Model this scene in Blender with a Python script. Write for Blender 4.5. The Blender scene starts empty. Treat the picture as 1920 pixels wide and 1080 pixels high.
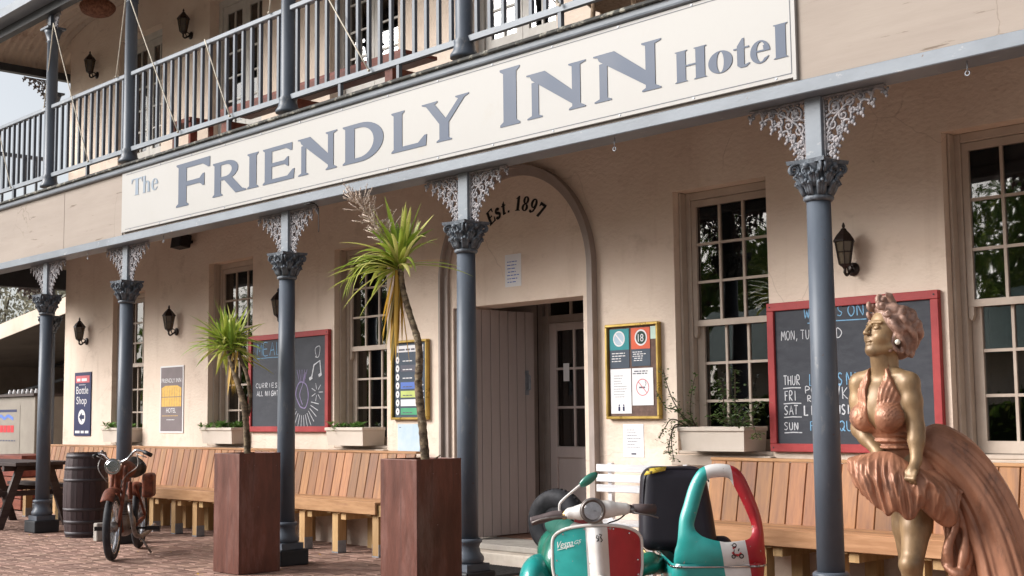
import bpy, bmesh, math, random
import numpy as np
from mathutils import Vector, Matrix
random.seed(7); rng = np.random.RandomState(7)
S = bpy.context.scene
COL = S.collection
PI = math.pi

# ------------------------------------------------------------------ camera
YAW, PITCH, ROLL = 0.8159, 0.0969, -0.0110
fw = Vector((-math.sin(YAW)*math.cos(PITCH), math.cos(YAW)*math.cos(PITCH), math.sin(PITCH)))
rt = Vector((math.cos(YAW), math.sin(YAW), 0)); up = rt.cross(fw)
rt2 = rt*math.cos(ROLL)+up*math.sin(ROLL); up2 = -rt*math.sin(ROLL)+up*math.cos(ROLL)
cam_d = bpy.data.cameras.new('camera'); cam = bpy.data.objects.new('camera', cam_d); COL.objects.link(cam)
M3 = Matrix((rt2, up2, -fw)).transposed()
cam.matrix_world = Matrix.Translation((0, 0, 1.2)) @ M3.to_4x4()
cam_d.sensor_width = 36; cam_d.lens = 2458.4/1920*36
cam_d.clip_start = .05; cam_d.clip_end = 2000
S.camera = cam

# ------------------------------------------------------------------ light
SUN_EL, SUN_AZ = math.radians(29), math.radians(222)      # azimuth clockwise from +Y: from the street, front left
w = bpy.data.worlds.new('World'); S.world = w; w.use_nodes = True
nt = w.node_tree; nt.nodes.clear()
sky = nt.nodes.new('ShaderNodeTexSky'); sky.sky_type = 'NISHITA'; sky.sun_disc = False
sky.sun_elevation = SUN_EL; sky.sun_rotation = SUN_AZ; sky.air_density = 1.0; sky.dust_density = 3.0; sky.ozone_density = 1
hs = nt.nodes.new('ShaderNodeHueSaturation'); hs.inputs['Saturation'].default_value = .30
bg = nt.nodes.new('ShaderNodeBackground'); bg.inputs['Strength'].default_value = .10
wo = nt.nodes.new('ShaderNodeOutputWorld')
nt.links.new(sky.outputs[0], hs.inputs['Color']); nt.links.new(hs.outputs[0], bg.inputs['Color']); nt.links.new(bg.outputs[0], wo.inputs[0])
sd = bpy.data.lights.new('sun', 'SUN'); so = bpy.data.objects.new('sun', sd); COL.objects.link(so)
sd.energy = 2.5; sd.angle = math.radians(34); sd.color = (1, .975, .95)
sdir = Vector((math.sin(SUN_AZ)*math.cos(SUN_EL), math.cos(SUN_AZ)*math.cos(SUN_EL), math.sin(SUN_EL)))
so.rotation_euler = sdir.to_track_quat('Z', 'Y').to_euler(); so.location = (-10, -8, 12)
S.view_settings.view_transform = 'Standard'; S.view_settings.look = 'None'
S.view_settings.gamma = 1; S.view_settings.use_curve_mapping = False
S.view_settings.exposure = 1.0

# ------------------------------------------------------------------ materials
def new_mat(name):
    m = bpy.data.materials.new(name); m.use_nodes = True
    return m, m.node_tree, m.node_tree.nodes['Principled BSDF']
def N(t, k, **kw):
    n = t.nodes.new(k)
    for a, b in kw.items(): setattr(n, a, b)
    return n
def mat(name, col, col2=None, spots=None, streak=None, rough=.6, metal=0., scale=6., stretch=(1, 1, 1), detail=6., bump=0., bscale=None, ramp=(.35, .65),
        rvar=.12, island=0., spec=None, bdist=.01, coat=0., dirt=None, dscale=2.5, dramp=(.55, .75)):
    m, t, b = new_mat(name)
    tc = N(t, 'ShaderNodeTexCoord'); mp = N(t, 'ShaderNodeMapping'); mp.inputs['Scale'].default_value = stretch
    t.links.new(tc.outputs['Object'], mp.inputs[0])
    oi = N(t, 'ShaderNodeObjectInfo')
    if island:
        mx = N(t, 'ShaderNodeVectorMath', operation='ADD'); sc = N(t, 'ShaderNodeVectorMath', operation='SCALE'); sc.inputs['Scale'].default_value = 37.
        cb = N(t, 'ShaderNodeCombineXYZ')
        gi = N(t, 'ShaderNodeNewGeometry'); ad = N(t, 'ShaderNodeMath', operation='ADD')
        t.links.new(oi.outputs['Random'], ad.inputs[0]); t.links.new(gi.outputs['Random Per Island'], ad.inputs[1])
        fr = N(t, 'ShaderNodeMath', operation='FRACT'); t.links.new(ad.outputs[0], fr.inputs[0])
        for i in range(3): t.links.new(fr.outputs[0], cb.inputs[i])
        t.links.new(cb.outputs[0], sc.inputs[0]); t.links.new(mp.outputs[0], mx.inputs[0]); t.links.new(sc.outputs[0], mx.inputs[1])
        vec = mx.outputs[0]; rnd = fr.outputs[0]
    else: vec = mp.outputs[0]; rnd = None
    n1 = N(t, 'ShaderNodeTexNoise'); n1.inputs['Scale'].default_value = scale; n1.inputs['Detail'].default_value = detail; n1.inputs['Roughness'].default_value = .6
    t.links.new(vec, n1.inputs['Vector'])
    cr = N(t, 'ShaderNodeValToRGB'); cr.color_ramp.elements[0].position = ramp[0]; cr.color_ramp.elements[1].position = ramp[1]
    c2 = col2 or tuple(c*.82 for c in col)
    cr.color_ramp.elements[0].color = (*c2, 1); cr.color_ramp.elements[1].color = (*col, 1)
    t.links.new(n1.outputs['Fac'], cr.inputs[0]); out = cr.outputs[0]
    if dirt:
        n3 = N(t, 'ShaderNodeTexNoise'); n3.inputs['Scale'].default_value = dscale; n3.inputs['Detail'].default_value = 8
        n3.inputs['Roughness'].default_value = .7; t.links.new(vec, n3.inputs['Vector'])
        r3 = N(t, 'ShaderNodeMapRange'); r3.inputs[1].default_value = dramp[0]; r3.inputs[2].default_value = dramp[1]
        t.links.new(n3.outputs['Fac'], r3.inputs[0])
        m3 = N(t, 'ShaderNodeMix', data_type='RGBA'); m3.inputs[7].default_value = (*dirt, 1)
        t.links.new(r3.outputs[0], m3.inputs[0]); t.links.new(out, m3.inputs[6]); out = m3.outputs[2]
    for (c_, sc_, lo_, hi_, st_) in (([(*spots, (1,1,1))] if spots else [])+([streak] if streak else [])):
        mp2 = N(t, 'ShaderNodeMapping'); mp2.inputs['Scale'].default_value = st_; t.links.new(tc.outputs['Object'], mp2.inputs[0])
        n4 = N(t, 'ShaderNodeTexNoise'); n4.inputs['Scale'].default_value = sc_; n4.inputs['Detail'].default_value = 7; n4.inputs['Roughness'].default_value = .62; t.links.new(mp2.outputs[0], n4.inputs['Vector'])
        r4 = N(t, 'ShaderNodeMapRange'); r4.inputs[1].default_value = lo_; r4.inputs[2].default_value = hi_; t.links.new(n4.outputs['Fac'], r4.inputs[0])
        m4 = N(t, 'ShaderNodeMix', data_type='RGBA'); m4.inputs[7].default_value = (*c_, 1); t.links.new(r4.outputs[0], m4.inputs[0]); t.links.new(out, m4.inputs[6]); out = m4.outputs[2]
    if rnd is not None:
        hv = N(t, 'ShaderNodeHueSaturation'); mr = N(t, 'ShaderNodeMapRange')
        mr.inputs[3].default_value = 1-island; mr.inputs[4].default_value = 1+island
        t.links.new(rnd, mr.inputs[0]); t.links.new(mr.outputs[0], hv.inputs['Value'])
        m2 = N(t, 'ShaderNodeMath', operation='MULTIPLY'); m2.inputs[1].default_value = 7.31; f2 = N(t, 'ShaderNodeMath', operation='FRACT')
        mh = N(t, 'ShaderNodeMapRange'); mh.inputs[3].default_value = .5-.018*island; mh.inputs[4].default_value = .5+.018*island
        t.links.new(rnd, m2.inputs[0]); t.links.new(m2.outputs[0], f2.inputs[0]); t.links.new(f2.outputs[0], mh.inputs[0]); t.links.new(mh.outputs[0], hv.inputs['Hue'])
        t.links.new(out, hv.inputs['Color']); out = hv.outputs[0]
    t.links.new(out, b.inputs['Base Color'])
    b.inputs['Metallic'].default_value = metal
    if spec is None and not coat and not metal and rough > .34: spec = .22
    if spec is not None: b.inputs['Specular IOR Level'].default_value = spec
    if coat: b.inputs['Coat Weight'].default_value = coat; b.inputs['Coat Roughness'].default_value = .08
    rr = N(t, 'ShaderNodeMapRange'); rr.inputs[3].default_value = max(0.02, rough-rvar); rr.inputs[4].default_value = min(1, rough+rvar)
    t.links.new(n1.outputs['Fac'], rr.inputs[0]); t.links.new(rr.outputs[0], b.inputs['Roughness'])
    if bump:
        n2 = N(t, 'ShaderNodeTexNoise'); n2.inputs['Scale'].default_value = bscale or scale*4; n2.inputs['Detail'].default_value = 5
        t.links.new(vec, n2.inputs['Vector'])
        bp = N(t, 'ShaderNodeBump'); bp.inputs['Strength'].default_value = bump; bp.inputs['Distance'].default_value = bdist
        t.links.new(n2.outputs['Fac'], bp.inputs['Height']); t.links.new(bp.outputs[0], b.inputs['Normal'])
    return m

WALL = mat('cream render', (.76, .64, .535), (.68, .55, .45), rough=.85, scale=1.3, stretch=(1, 1, 1.5), bump=.42, bscale=24, bdist=.015, dirt=(.50, .385, .30), dscale=2.3, dramp=(.56, .80), streak=((.55,.43,.34), 1.5, .56, .9, (3.2,3.2,.5)), spots=((.34,.25,.19), 9, .70, .76))
TRIM = mat('buff trim paint', (.50, .42, .35), (.42, .34, .28), rough=.5, scale=5, bump=.08, bscale=40)
TRIMD = mat('mauve brown trim', (.36, .30, .27), (.30, .25, .22), rough=.5, scale=5, bump=.08, bscale=40)
DOORM = mat('mauve door paint', (.54, .465, .44), (.46, .39, .37), rough=.45, scale=4, stretch=(1, 1, .2), bump=.06)
WOODI = mat('white upstairs joinery', (.62, .60, .56), (.5, .47, .43), rough=.5, scale=5)
GREY = mat('blue grey paint', (.105, .122, .148), (.075, .088, .11), rough=.38, scale=5, stretch=(1, 1, .4), bump=.12, bscale=60, bdist=.004, dirt=(.20, .20, .20), dscale=11, dramp=(.60, .72), spots=((.11,.06,.04), 17, .66, .70))
GREYL = mat('pale grey paint', (.215, .24, .27), (.155, .175, .20), rough=.4, scale=4, stretch=(.5, 1, 1), bump=.2, bscale=50, bdist=.004, dirt=(.42, .42, .42), dscale=12, dramp=(.62, .72), spots=((.14,.09,.06), 21, .67, .71))
DARK = mat('dark grey paint', (.035, .038, .042), (.025, .026, .03), rough=.5, scale=8)
GUT = mat('gutter lip', (.05, .05, .045), (.03, .03, .028), rough=.7, scale=10, dirt=(.30, .29, .24), dscale=14, dramp=(.52, .62))
LACE = mat('cast iron lace paint', (.30, .275, .28), (.15, .148, .16), rough=.45, scale=30, ramp=(.4, .6))
CAPM = mat('capital paint', (.15, .17, .195), (.08, .09, .105), rough=.4, scale=25, ramp=(.4, .6), bump=.3, bscale=60)
FASC = mat('fascia board', (.33, .28, .24), (.285, .238, .202), rough=.75, scale=2, stretch=(.35, 1, 2), bump=.5, bscale=9, bdist=.006, dirt=(.20, .155, .125), dscale=3, dramp=(.62, .8), streak=((.17,.13,.10), 4, .63, .68, (.5,1,5)))
SIGNW = mat('sign white', (.37, .36, .345), (.345, .334, .315), rough=.42, scale=.8, dirt=(.35, .325, .28), dscale=2.2, dramp=(.6, .85))
SIGNL = mat('sign letter blue', (.052, .073, .118), (.042, .060, .10), rough=.4, scale=3)
SIGNT = mat('sign small letter', (.20, .25, .31), rough=.4)
SIGNX = mat('sign letter halo', (.74, .70, .56), rough=.5)
LINE = mat('sign border line', (.13, .14, .16), rough=.5)
BLK = mat('black paint', (.018, .016, .016), rough=.45)
LAMPM = mat('lantern bronze', (.035, .022, .018), (.02, .013, .012), rough=.4, metal=.4, scale=30)
LGLS = mat('lantern glass', (.10, .075, .05), rough=.2, spec=.6)
WOOD = mat('bench timber', (.345, .155, .062), (.21, .088, .036), rough=.45, scale=5, stretch=(6, 6, .7), island=.34, bump=.15, bscale=18, bdist=.003, dirt=(.20, .075, .035), dscale=2.6, dramp=(.6, .75))
WOODH = mat('bench seat timber', (.45, .25, .13), (.32, .165, .08), rough=.5, scale=5, stretch=(.7, 6, 6), island=.2, bump=.15, bscale=18, bdist=.003, dirt=(.25, .12, .07), dscale=3, dramp=(.6, .75))
POST = mat('pale pine posts', (.50, .33, .16), (.38, .23, .10), rough=.6, scale=5, stretch=(5, 5, .6), island=.2, bump=.1)
GALV = mat('galvanised steel', (.33, .36, .40), (.25, .27, .30), rough=.45, metal=.5, scale=20)
CORT = mat('rusted steel planter', (.155, .052, .034), (.078, .025, .016), rough=.42, scale=4.5, stretch=(2.6, 2.6, .7), detail=9, ramp=(.3, .7), bump=.15, bscale=40, dirt=(.23, .125, .105), dscale=1.8, dramp=(.52, .80), metal=.2, spots=((.42,.36,.34), 26, .70, .73), streak=((.07,.03,.025), 3, .54, .72, (7,7,.35)))
SOIL = mat('soil', (.05, .03, .02), rough=1, scale=30, bump=1, bscale=60)
BRICK = mat('paving brick', (.34, .215, .17), (.25, .15, .115), rough=.8, scale=9, island=.24, bump=.4, bscale=60, bdist=.004, dirt=(.33, .23, .18), dscale=1.2, dramp=(.5, .9))
MORT = mat('paving sand', (.24, .165, .125), (.16, .11, .08), rough=1, scale=20, bump=.6)
BOXP = mat('planter box paint', (.60, .53, .46), (.53, .46, .39), rough=.6, scale=3, bump=.15)
SLATE = mat('chalkboard slate', (.035, .038, .048), (.05, .054, .066), rough=.6, scale=2.2, stretch=(1, 1, 2.5), dirt=(.10, .105, .12), dscale=2.3, dramp=(.5, .95))
REDF = mat('chalkboard frame red', (.38, .055, .055), (.30, .04, .042), rough=.45, scale=8, bump=.1)
CHW = mat('white chalk', (.55, .56, .59), (.22, .22, .24), rough=.9, scale=40, ramp=(.25, .5))
CHB = mat('blue chalk', (.20, .40, .60), (.08, .17, .27), rough=.9, scale=40, ramp=(.25, .5))
CHP = mat('purple chalk', (.30, .24, .42), (.18, .16, .26), rough=.9, scale=30, ramp=(.3, .6))
GOLD = mat('gold frame', (.52, .36, .10), (.40, .26, .06), rough=.3, metal=.55, scale=6)
PAPER = mat('white paper', (.76, .75, .76), (.70, .69, .70), rough=.7, scale=3)
PAPERB = mat('pale blue paper', (.38, .50, .60), (.52, .60, .66), rough=.6, scale=5)
NAVY = mat('navy print', (.018, .025, .09), rough=.4); NAVYG = mat('slate blue print', (.055, .075, .105), rough=.5)
TEALP = mat('teal print', (.03, .26, .28), rough=.5); ORNG = mat('orange print', (.70, .12, .055), rough=.5)
PINKP = mat('pink red print', (.62, .14, .16), rough=.5); YELP = mat('yellow print', (.72, .46, .12), (.6, .36, .08), rough=.5, scale=30)
TAUP = mat('taupe print', (.20, .165, .17), rough=.5); CORK = mat('cork backing', (.17, .11, .09), (.11, .07, .06), rough=.9, scale=25)
REDP = mat('red print', (.55, .03, .04), rough=.5); GREENP = mat('green print', (.08, .35, .18), rough=.5); LIME = mat('lime print', (.52, .60, .18), rough=.5)
BLUEP = mat('blue print', (.10, .18, .52), rough=.5); INK = mat('grey ink', (.12, .12, .15), rough=.7)
ALU = mat('brushed aluminium', (.78, .78, .80), (.62, .62, .64), rough=.35, metal=.35, scale=3, stretch=(.3, 1, 6))
CHROME = mat('chrome', (.62, .62, .64), rough=.12, metal=1, rvar=.05)
ROPE = mat('cream rope', (.62, .57, .48), (.48, .43, .35), rough=.9, scale=80)
RUBB = mat('tyre rubber', (.022, .022, .025), (.04, .04, .045), rough=.65, scale=20, bump=.1)
TEAL = mat('teal scooter paint', (.018, .31, .29), (.012, .26, .24), rough=.3, scale=6, coat=.3, rvar=.12, spots=((.30,.36,.34), 34, .69, .71))
TEALD = mat('green scooter paint', (.012, .16, .11), (.010, .12, .08), rough=.3, scale=6, coat=.5, rvar=.06)
WHT = mat('white scooter paint', (.70, .69, .67), (.60, .57, .53), rough=.35, scale=9, coat=.25, rvar=.12, spots=((.22,.16,.11), 30, .68, .71))
REDS = mat('red scooter paint', (.42, .015, .025), (.36, .012, .02), rough=.28, scale=6, coat=.6, rvar=.06)
VINYL = mat('black vinyl', (.020, .018, .024), (.028, .025, .032), rough=.36, scale=3, bump=.1, bscale=120, bdist=.002)
GRIPM = mat('grip rubber', (.10, .075, .075), rough=.5)
SKIN = mat('statue bronze gold', (.35, .225, .115), (.105, .062, .030), rough=.45, metal=.22, scale=7, stretch=(1, 1, .5), ramp=(.32, .68), bump=.15, bscale=60, bdist=.003)
DRESS = mat('statue copper dress', (.46, .215, .125), (.22, .095, .055), rough=.46, metal=.25, scale=5, stretch=(1.5, 1.5, .7), ramp=(.3, .7), bump=.5, bscale=22, bdist=.006, dirt=(.11, .06, .045), dscale=6, dramp=(.54, .72))
HAIRM = mat('statue rose bronze hair', (.40, .245, .185), (.17, .095, .07), rough=.5, metal=.15, scale=14, ramp=(.35, .65), bump=.15)
PEARL = mat('pearl', (.75, .72, .62), rough=.25)
RUST = mat('rusty red motorbike paint', (.24, .07, .036), (.08, .026, .017), rough=.6, scale=14, ramp=(.35, .65), bump=.3, dirt=(.05, .025, .015), dscale=10, dramp=(.5, .7))
STEEL = mat('worn steel', (.28, .26, .25), (.14, .12, .11), rough=.45, metal=.8, scale=20)
BARREL = mat('dark barrel oak', (.070, .048, .050), (.040, .026, .028), rough=.55, scale=4, stretch=(6, 6, .6), island=.25, bump=.3, bscale=20, bdist=.004)
HOOP = mat('barrel hoop', (.060, .052, .058), (.04, .034, .038), rough=.55, metal=.3, scale=12)
TENT = mat('marquee canvas', (.62, .53, .44), (.50, .42, .34), rough=.8, scale=2)
TENTD = mat('marquee lining', (.13, .105, .088), (.09, .07, .06), rough=.9, scale=1.5)
PICN = mat('dark picnic timber', (.075, .055, .050), (.045, .03, .028), rough=.6, scale=5, stretch=(5, .6, 5), island=.2)
REDW = mat('red brown timber', (.23, .06, .035), (.15, .035, .022), rough=.45, scale=5, stretch=(.6, 5, 5), island=.2)
WICK = mat('wicker', (.35, .25, .17), (.20, .13, .08), rough=.7, scale=40, bump=.8, bscale=70)
BASK = mat('brown basket', (.30, .14, .09), (.13, .055, .035), rough=.8, scale=30, bump=1, bscale=60)
CONC = mat('concrete', (.40, .37, .33), (.32, .29, .26), rough=.85, scale=8, bump=.4)
STEPM = mat('painted step stone', (.62, .55, .47), (.50, .43, .36), rough=.7, scale=6, bump=.3, dirt=(.35, .27, .2), dscale=5)
LEAFW = leafmat_later = None
TILE = mat('terracotta floor', (.30, .17, .12), (.23, .13, .09), rough=.6, scale=6)
MATM = mat('black door mat', (.035, .033, .033), (.06, .057, .055), rough=.9, scale=40, bump=.5)
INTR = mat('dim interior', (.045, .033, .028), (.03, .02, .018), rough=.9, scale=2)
CURT = mat('curtain', (.16, .03, .035), (.09, .02, .02), rough=.9, scale=6, stretch=(8, 8, .5))
ROOFM = mat('corrugated roof underside', (.56, .46, .38), (.46, .37, .30), rough=.6, scale=3, dirt=(.2, .13, .09), dscale=3)
PEND = mat('painted soffit', (.16, .12, .10), rough=.8)

def add_cracks(m, col, scale, width, lo=.52, strength=.75):
    t = m.node_tree; b = t.nodes['Principled BSDF']; src = b.inputs['Base Color'].links[0].from_socket
    tc = N(t, 'ShaderNodeTexCoord'); nz = N(t, 'ShaderNodeTexNoise'); nz.inputs['Scale'].default_value = scale*1.6; nz.inputs['Detail'].default_value = 4
    t.links.new(tc.outputs['Object'], nz.inputs['Vector']); mv = N(t, 'ShaderNodeMix', data_type='RGBA'); mv.inputs[0].default_value = .22
    t.links.new(tc.outputs['Object'], mv.inputs[6]); t.links.new(nz.outputs['Color'], mv.inputs[7])
    vo = N(t, 'ShaderNodeTexVoronoi', feature='DISTANCE_TO_EDGE'); vo.inputs['Scale'].default_value = scale; t.links.new(mv.outputs[2], vo.inputs['Vector'])
    r = N(t, 'ShaderNodeMapRange'); r.inputs[1].default_value = 0; r.inputs[2].default_value = width; r.inputs[3].default_value = 1; r.inputs[4].default_value = 0; t.links.new(vo.outputs['Distance'], r.inputs[0])
    n2 = N(t, 'ShaderNodeTexNoise'); n2.inputs['Scale'].default_value = scale*.8; t.links.new(tc.outputs['Object'], n2.inputs['Vector'])
    r2 = N(t, 'ShaderNodeMapRange'); r2.inputs[1].default_value = lo; r2.inputs[2].default_value = lo+.05; r2.inputs[4].default_value = strength; t.links.new(n2.outputs['Fac'], r2.inputs[0])
    mu = N(t, 'ShaderNodeMath', operation='MULTIPLY'); t.links.new(r.outputs[0], mu.inputs[0]); t.links.new(r2.outputs[0], mu.inputs[1])
    mx = N(t, 'ShaderNodeMix', data_type='RGBA'); mx.inputs[7].default_value = (*col, 1); t.links.new(mu.outputs[0], mx.inputs[0]); t.links.new(src, mx.inputs[6]); t.links.new(mx.outputs[2], b.inputs['Base Color'])
add_cracks(WALL, (.42, .32, .25), 1.1, .004, .54, .5); add_cracks(FASC, (.17, .13, .10), 1.6, .005, .57, .6); add_cracks(BOXP, (.3, .25, .2), 3, .01, .58)
def leafmat(name, cols, rough=.5, trans=.25, grad=None):
    m, t, b = new_mat(name)
    gi = N(t, 'ShaderNodeNewGeometry'); cr = N(t, 'ShaderNodeValToRGB')
    e = cr.color_ramp.elements
    while len(e) < len(cols): e.new(.5)
    for i, c in enumerate(cols): e[i].position = i/(len(cols)-1); e[i].color = (*c, 1)
    t.links.new(gi.outputs['Random Per Island'], cr.inputs[0]); t.links.new(cr.outputs[0], b.inputs['Base Color'])
    b.inputs['Roughness'].default_value = rough
    tr = N(t, 'ShaderNodeBsdfTranslucent'); ms = N(t, 'ShaderNodeMixShader'); ms.inputs[0].default_value = trans
    t.links.new(cr.outputs[0], tr.inputs[0]); t.links.new(b.outputs[0], ms.inputs[1]); t.links.new(tr.outputs[0], ms.inputs[2])
    t.links.new(ms.outputs[0], t.nodes['Material Output'].inputs[0])
    return m
LEAFY = leafmat('cordyline leaves', [(.15, .25, .03), (.28, .38, .05), (.44, .50, .09), (.62, .58, .22)], .4, .3)
LEAFD = leafmat('dead leaves', [(.70, .45, .06), (.60, .34, .04), (.42, .36, .12), (.20, .08, .04)], .6, .3)
LEAFG = leafmat('shrub leaves', [(.045, .085, .025), (.08, .14, .035), (.12, .19, .05)], .45, .25)
LEAFB = leafmat('succulent leaves', [(.09, .19, .04), (.14, .28, .06), (.22, .36, .09)], .4, .25)
LEAFT = leafmat('tree leaves', [(.05, .09, .022), (.09, .14, .03), (.17, .19, .05)], .55, .5)
LEAFH = leafmat('hedge leaves', [(.06, .12, .02), (.12, .19, .035), (.22, .24, .05)], .5, .5)
LEAFO = leafmat('grey gum leaves', [(.14, .13, .09), (.22, .21, .15), (.30, .28, .21)], .6, .2)
PANIC = leafmat('flower stems', [(.42, .32, .26), (.62, .52, .44)], .8, .1)
BARK = mat('cordyline bark', (.20, .15, .095), (.065, .045, .03), rough=.85, scale=18, ramp=(.42, .58), stretch=(1, 1, 1.6), bump=.9, bscale=30, dirt=(.30, .25, .17), dscale=16, dramp=(.58, .66))
BARKT = mat('tree bark', (.10, .075, .055), rough=.9, scale=10, bump=.6)

def glassmat():
    m, t, b = new_mat('window glass')
    b.inputs['Base Color'].default_value = (.01, .01, .01, 1)
    g = N(t, 'ShaderNodeBsdfGlossy'); g.inputs['Roughness'].default_value = .015
    tr = N(t, 'ShaderNodeBsdfTransparent'); tr.inputs[0].default_value = (.62, .62, .62, 1)
    fr = N(t, 'ShaderNodeFresnel'); fr.inputs['IOR'].default_value = 2.15
    nz = N(t, 'ShaderNodeTexNoise'); nz.inputs['Scale'].default_value = 1.8; tc = N(t, 'ShaderNodeTexCoord'); t.links.new(tc.outputs['Object'], nz.inputs['Vector'])
    bp = N(t, 'ShaderNodeBump'); bp.inputs['Strength'].default_value = .10; bp.inputs['Distance'].default_value = .02
    t.links.new(nz.outputs['Fac'], bp.inputs['Height']); t.links.new(bp.outputs[0], g.inputs['Normal'])
    ms = N(t, 'ShaderNodeMixShader'); t.links.new(fr.outputs[0], ms.inputs[0]); t.links.new(tr.outputs[0], ms.inputs[1]); t.links.new(g.outputs[0], ms.inputs[2])
    t.links.new(ms.outputs[0], t.nodes['Material Output'].inputs[0]); return m
GLASS = glassmat()
LENS, _t, _b = new_mat('clear lamp lens')
_g = N(_t, 'ShaderNodeBsdfGlossy'); _g.inputs['Roughness'].default_value = .03; _r = N(_t, 'ShaderNodeBsdfTransparent'); _r.inputs[0].default_value = (.92,.94,.96,1)
_f = N(_t, 'ShaderNodeFresnel'); _f.inputs['IOR'].default_value = 1.5; _m = N(_t, 'ShaderNodeMixShader')
_t.links.new(_f.outputs[0], _m.inputs[0]); _t.links.new(_r.outputs[0], _m.inputs[1]); _t.links.new(_g.outputs[0], _m.inputs[2]); _t.links.new(_m.outputs[0], _t.nodes['Material Output'].inputs[0])

# ------------------------------------------------------------------ mesh builder
ORG = {}
class MB:
    def __init__(s): s.v = []; s.f = []; s.mi = []; s.sm = []; s.cm = 0; s.cs = False
    def add(s, vs, fs):
        b = len(s.v); s.v += [tuple(map(float, q)) for q in vs]
        for f in fs: s.f.append([i+b for i in f]); s.mi.append(s.cm); s.sm.append(s.cs)
    def box(s, x0, x1, y0, y1, z0, z1):
        s.add([(x0,y0,z0),(x1,y0,z0),(x1,y1,z0),(x0,y1,z0),(x0,y0,z1),(x1,y0,z1),(x1,y1,z1),(x0,y1,z1)],
              [(3,2,1,0),(4,5,6,7),(0,1,5,4),(1,2,6,5),(2,3,7,6),(3,0,4,7)]); return s
    def cbox(s, c, sx, sy, sz, rx=0, ry=0, rz=0):
        m = Matrix.Translation(c) @ Matrix.Rotation(rz,4,'Z') @ Matrix.Rotation(ry,4,'Y') @ Matrix.Rotation(rx,4,'X')
        q = [m @ Vector((a*sx/2, b*sy/2, c_*sz/2)) for c_ in (-1,1) for a,b in ((-1,-1),(1,-1),(1,1),(-1,1))]
        s.add(q, [(3,2,1,0),(4,5,6,7),(0,1,5,4),(1,2,6,5),(2,3,7,6),(3,0,4,7)]); return s
    def prism(s, poly, y0, y1):           # poly in xz (counter-clockwise seen from -y), extruded in y
        n = len(poly); a = sum(poly[i][0]*poly[(i+1)%n][1]-poly[(i+1)%n][0]*poly[i][1] for i in range(n))
        if a < 0: poly = poly[::-1]
        vs = [(x,y0,z) for x,z in poly]+[(x,y1,z) for x,z in poly]
        s.add(vs, [tuple(range(n)), tuple(range(2*n-1, n-1, -1))]+[((i+1)%n, i, i+n, (i+1)%n+n) for i in range(n)]); return s
    def ring(s, a, b):                     # stitch two vertex index lists
        n = len(a)
        for i in range(n): s.f.append([a[i], a[(i+1)%n], b[(i+1)%n], b[i]]); s.mi.append(s.cm); s.sm.append(s.cs)
    def tube(s, pts, r, n=8, cap=True, flat=None):
        pts = [Vector(p) for p in pts]; R = r if isinstance(r, (list, tuple)) else [r]*len(pts)
        prev = None; ref = None
        for i, p in enumerate(pts):
            d = (pts[min(i+1, len(pts)-1)]-pts[max(i-1, 0)])
            d = d.normalized() if d.length > 1e-9 else Vector((0,0,1))
            if ref is None: ref = Vector((0,0,1)) if abs(d.z) < .9 else Vector((1,0,0)); u = d.cross(ref).normalized()
            else: u = (u - d*u.dot(d)); u = u.normalized() if u.length > 1e-6 else d.orthogonal().normalized()
            v = d.cross(u); b = len(s.v)
            for k in range(n):
                a = 2*PI*k/n; s.v.append(tuple(p+(u*math.cos(a)+v*math.sin(a)*(flat or 1))*R[i]))
            ids = list(range(b, b+n))
            if prev: s.ring(prev, ids)
            elif cap: s.f.append(ids[::-1]); s.mi.append(s.cm); s.sm.append(False)
            prev = ids
        if cap: s.f.append(prev); s.mi.append(s.cm); s.sm.append(False)
        return s
    def lathe(s, prof, c=(0,0,0), n=20, axis='z', cap=True, sq=0):
        prev = None
        for r, h in prof:
            b = len(s.v)
            for k in range(n):
                a = 2*PI*k/n + (PI/4 if sq else 0); x, y = r*math.cos(a), r*math.sin(a)
                q = (x, y, h) if axis == 'z' else ((h, x, y) if axis == 'x' else (y, h, x))
                s.v.append((q[0]+c[0], q[1]+c[1], q[2]+c[2]))
            ids = list(range(b, b+n))
            if prev: s.ring(prev, ids)
            elif cap: s.f.append(ids[::-1]); s.mi.append(s.cm); s.sm.append(False)
            prev = ids
        if cap: s.f.append(prev); s.mi.append(s.cm); s.sm.append(False)
        return s
    def ell(s, c, r, n=16, m=10):
        if not isinstance(r, (tuple, list)): r = (r, r, r)
        prev = None
        for j in range(m+1):
            ph = -PI/2+PI*j/m; b = len(s.v); cr_ = max(math.cos(ph), 1e-3)
            for k in range(n): a = 2*PI*k/n; s.v.append((c[0]+r[0]*cr_*math.cos(a), c[1]+r[1]*cr_*math.sin(a), c[2]+r[2]*math.sin(ph)))
            ids = list(range(b, b+n))
            if prev: s.ring(prev, ids)
            prev = ids
        return s
    def ribbon(s, pts, w, y, n=None):     # flat stroke in the xz plane at depth y facing -y
        pts = [Vector(p) for p in pts]
        b = len(s.v)
        for i, p in enumerate(pts):
            d = pts[min(i+1, len(pts)-1)]-pts[max(i-1, 0)]; d = d.normalized() if d.length > 0 else Vector((1,0)); q = Vector((-d.y, d.x))*w/2
            s.v.append((p.x+q.x, y, p.y+q.y)); s.v.append((p.x-q.x, y, p.y-q.y))
        for i in range(len(pts)-1): s.f.append([b+2*i, b+2*i+1, b+2*i+3, b+2*i+2]); s.mi.append(s.cm); s.sm.append(False)
        return s
    def xform(s, m):
        s.v = [tuple(m @ Vector(q)) for q in s.v]; return s
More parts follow.
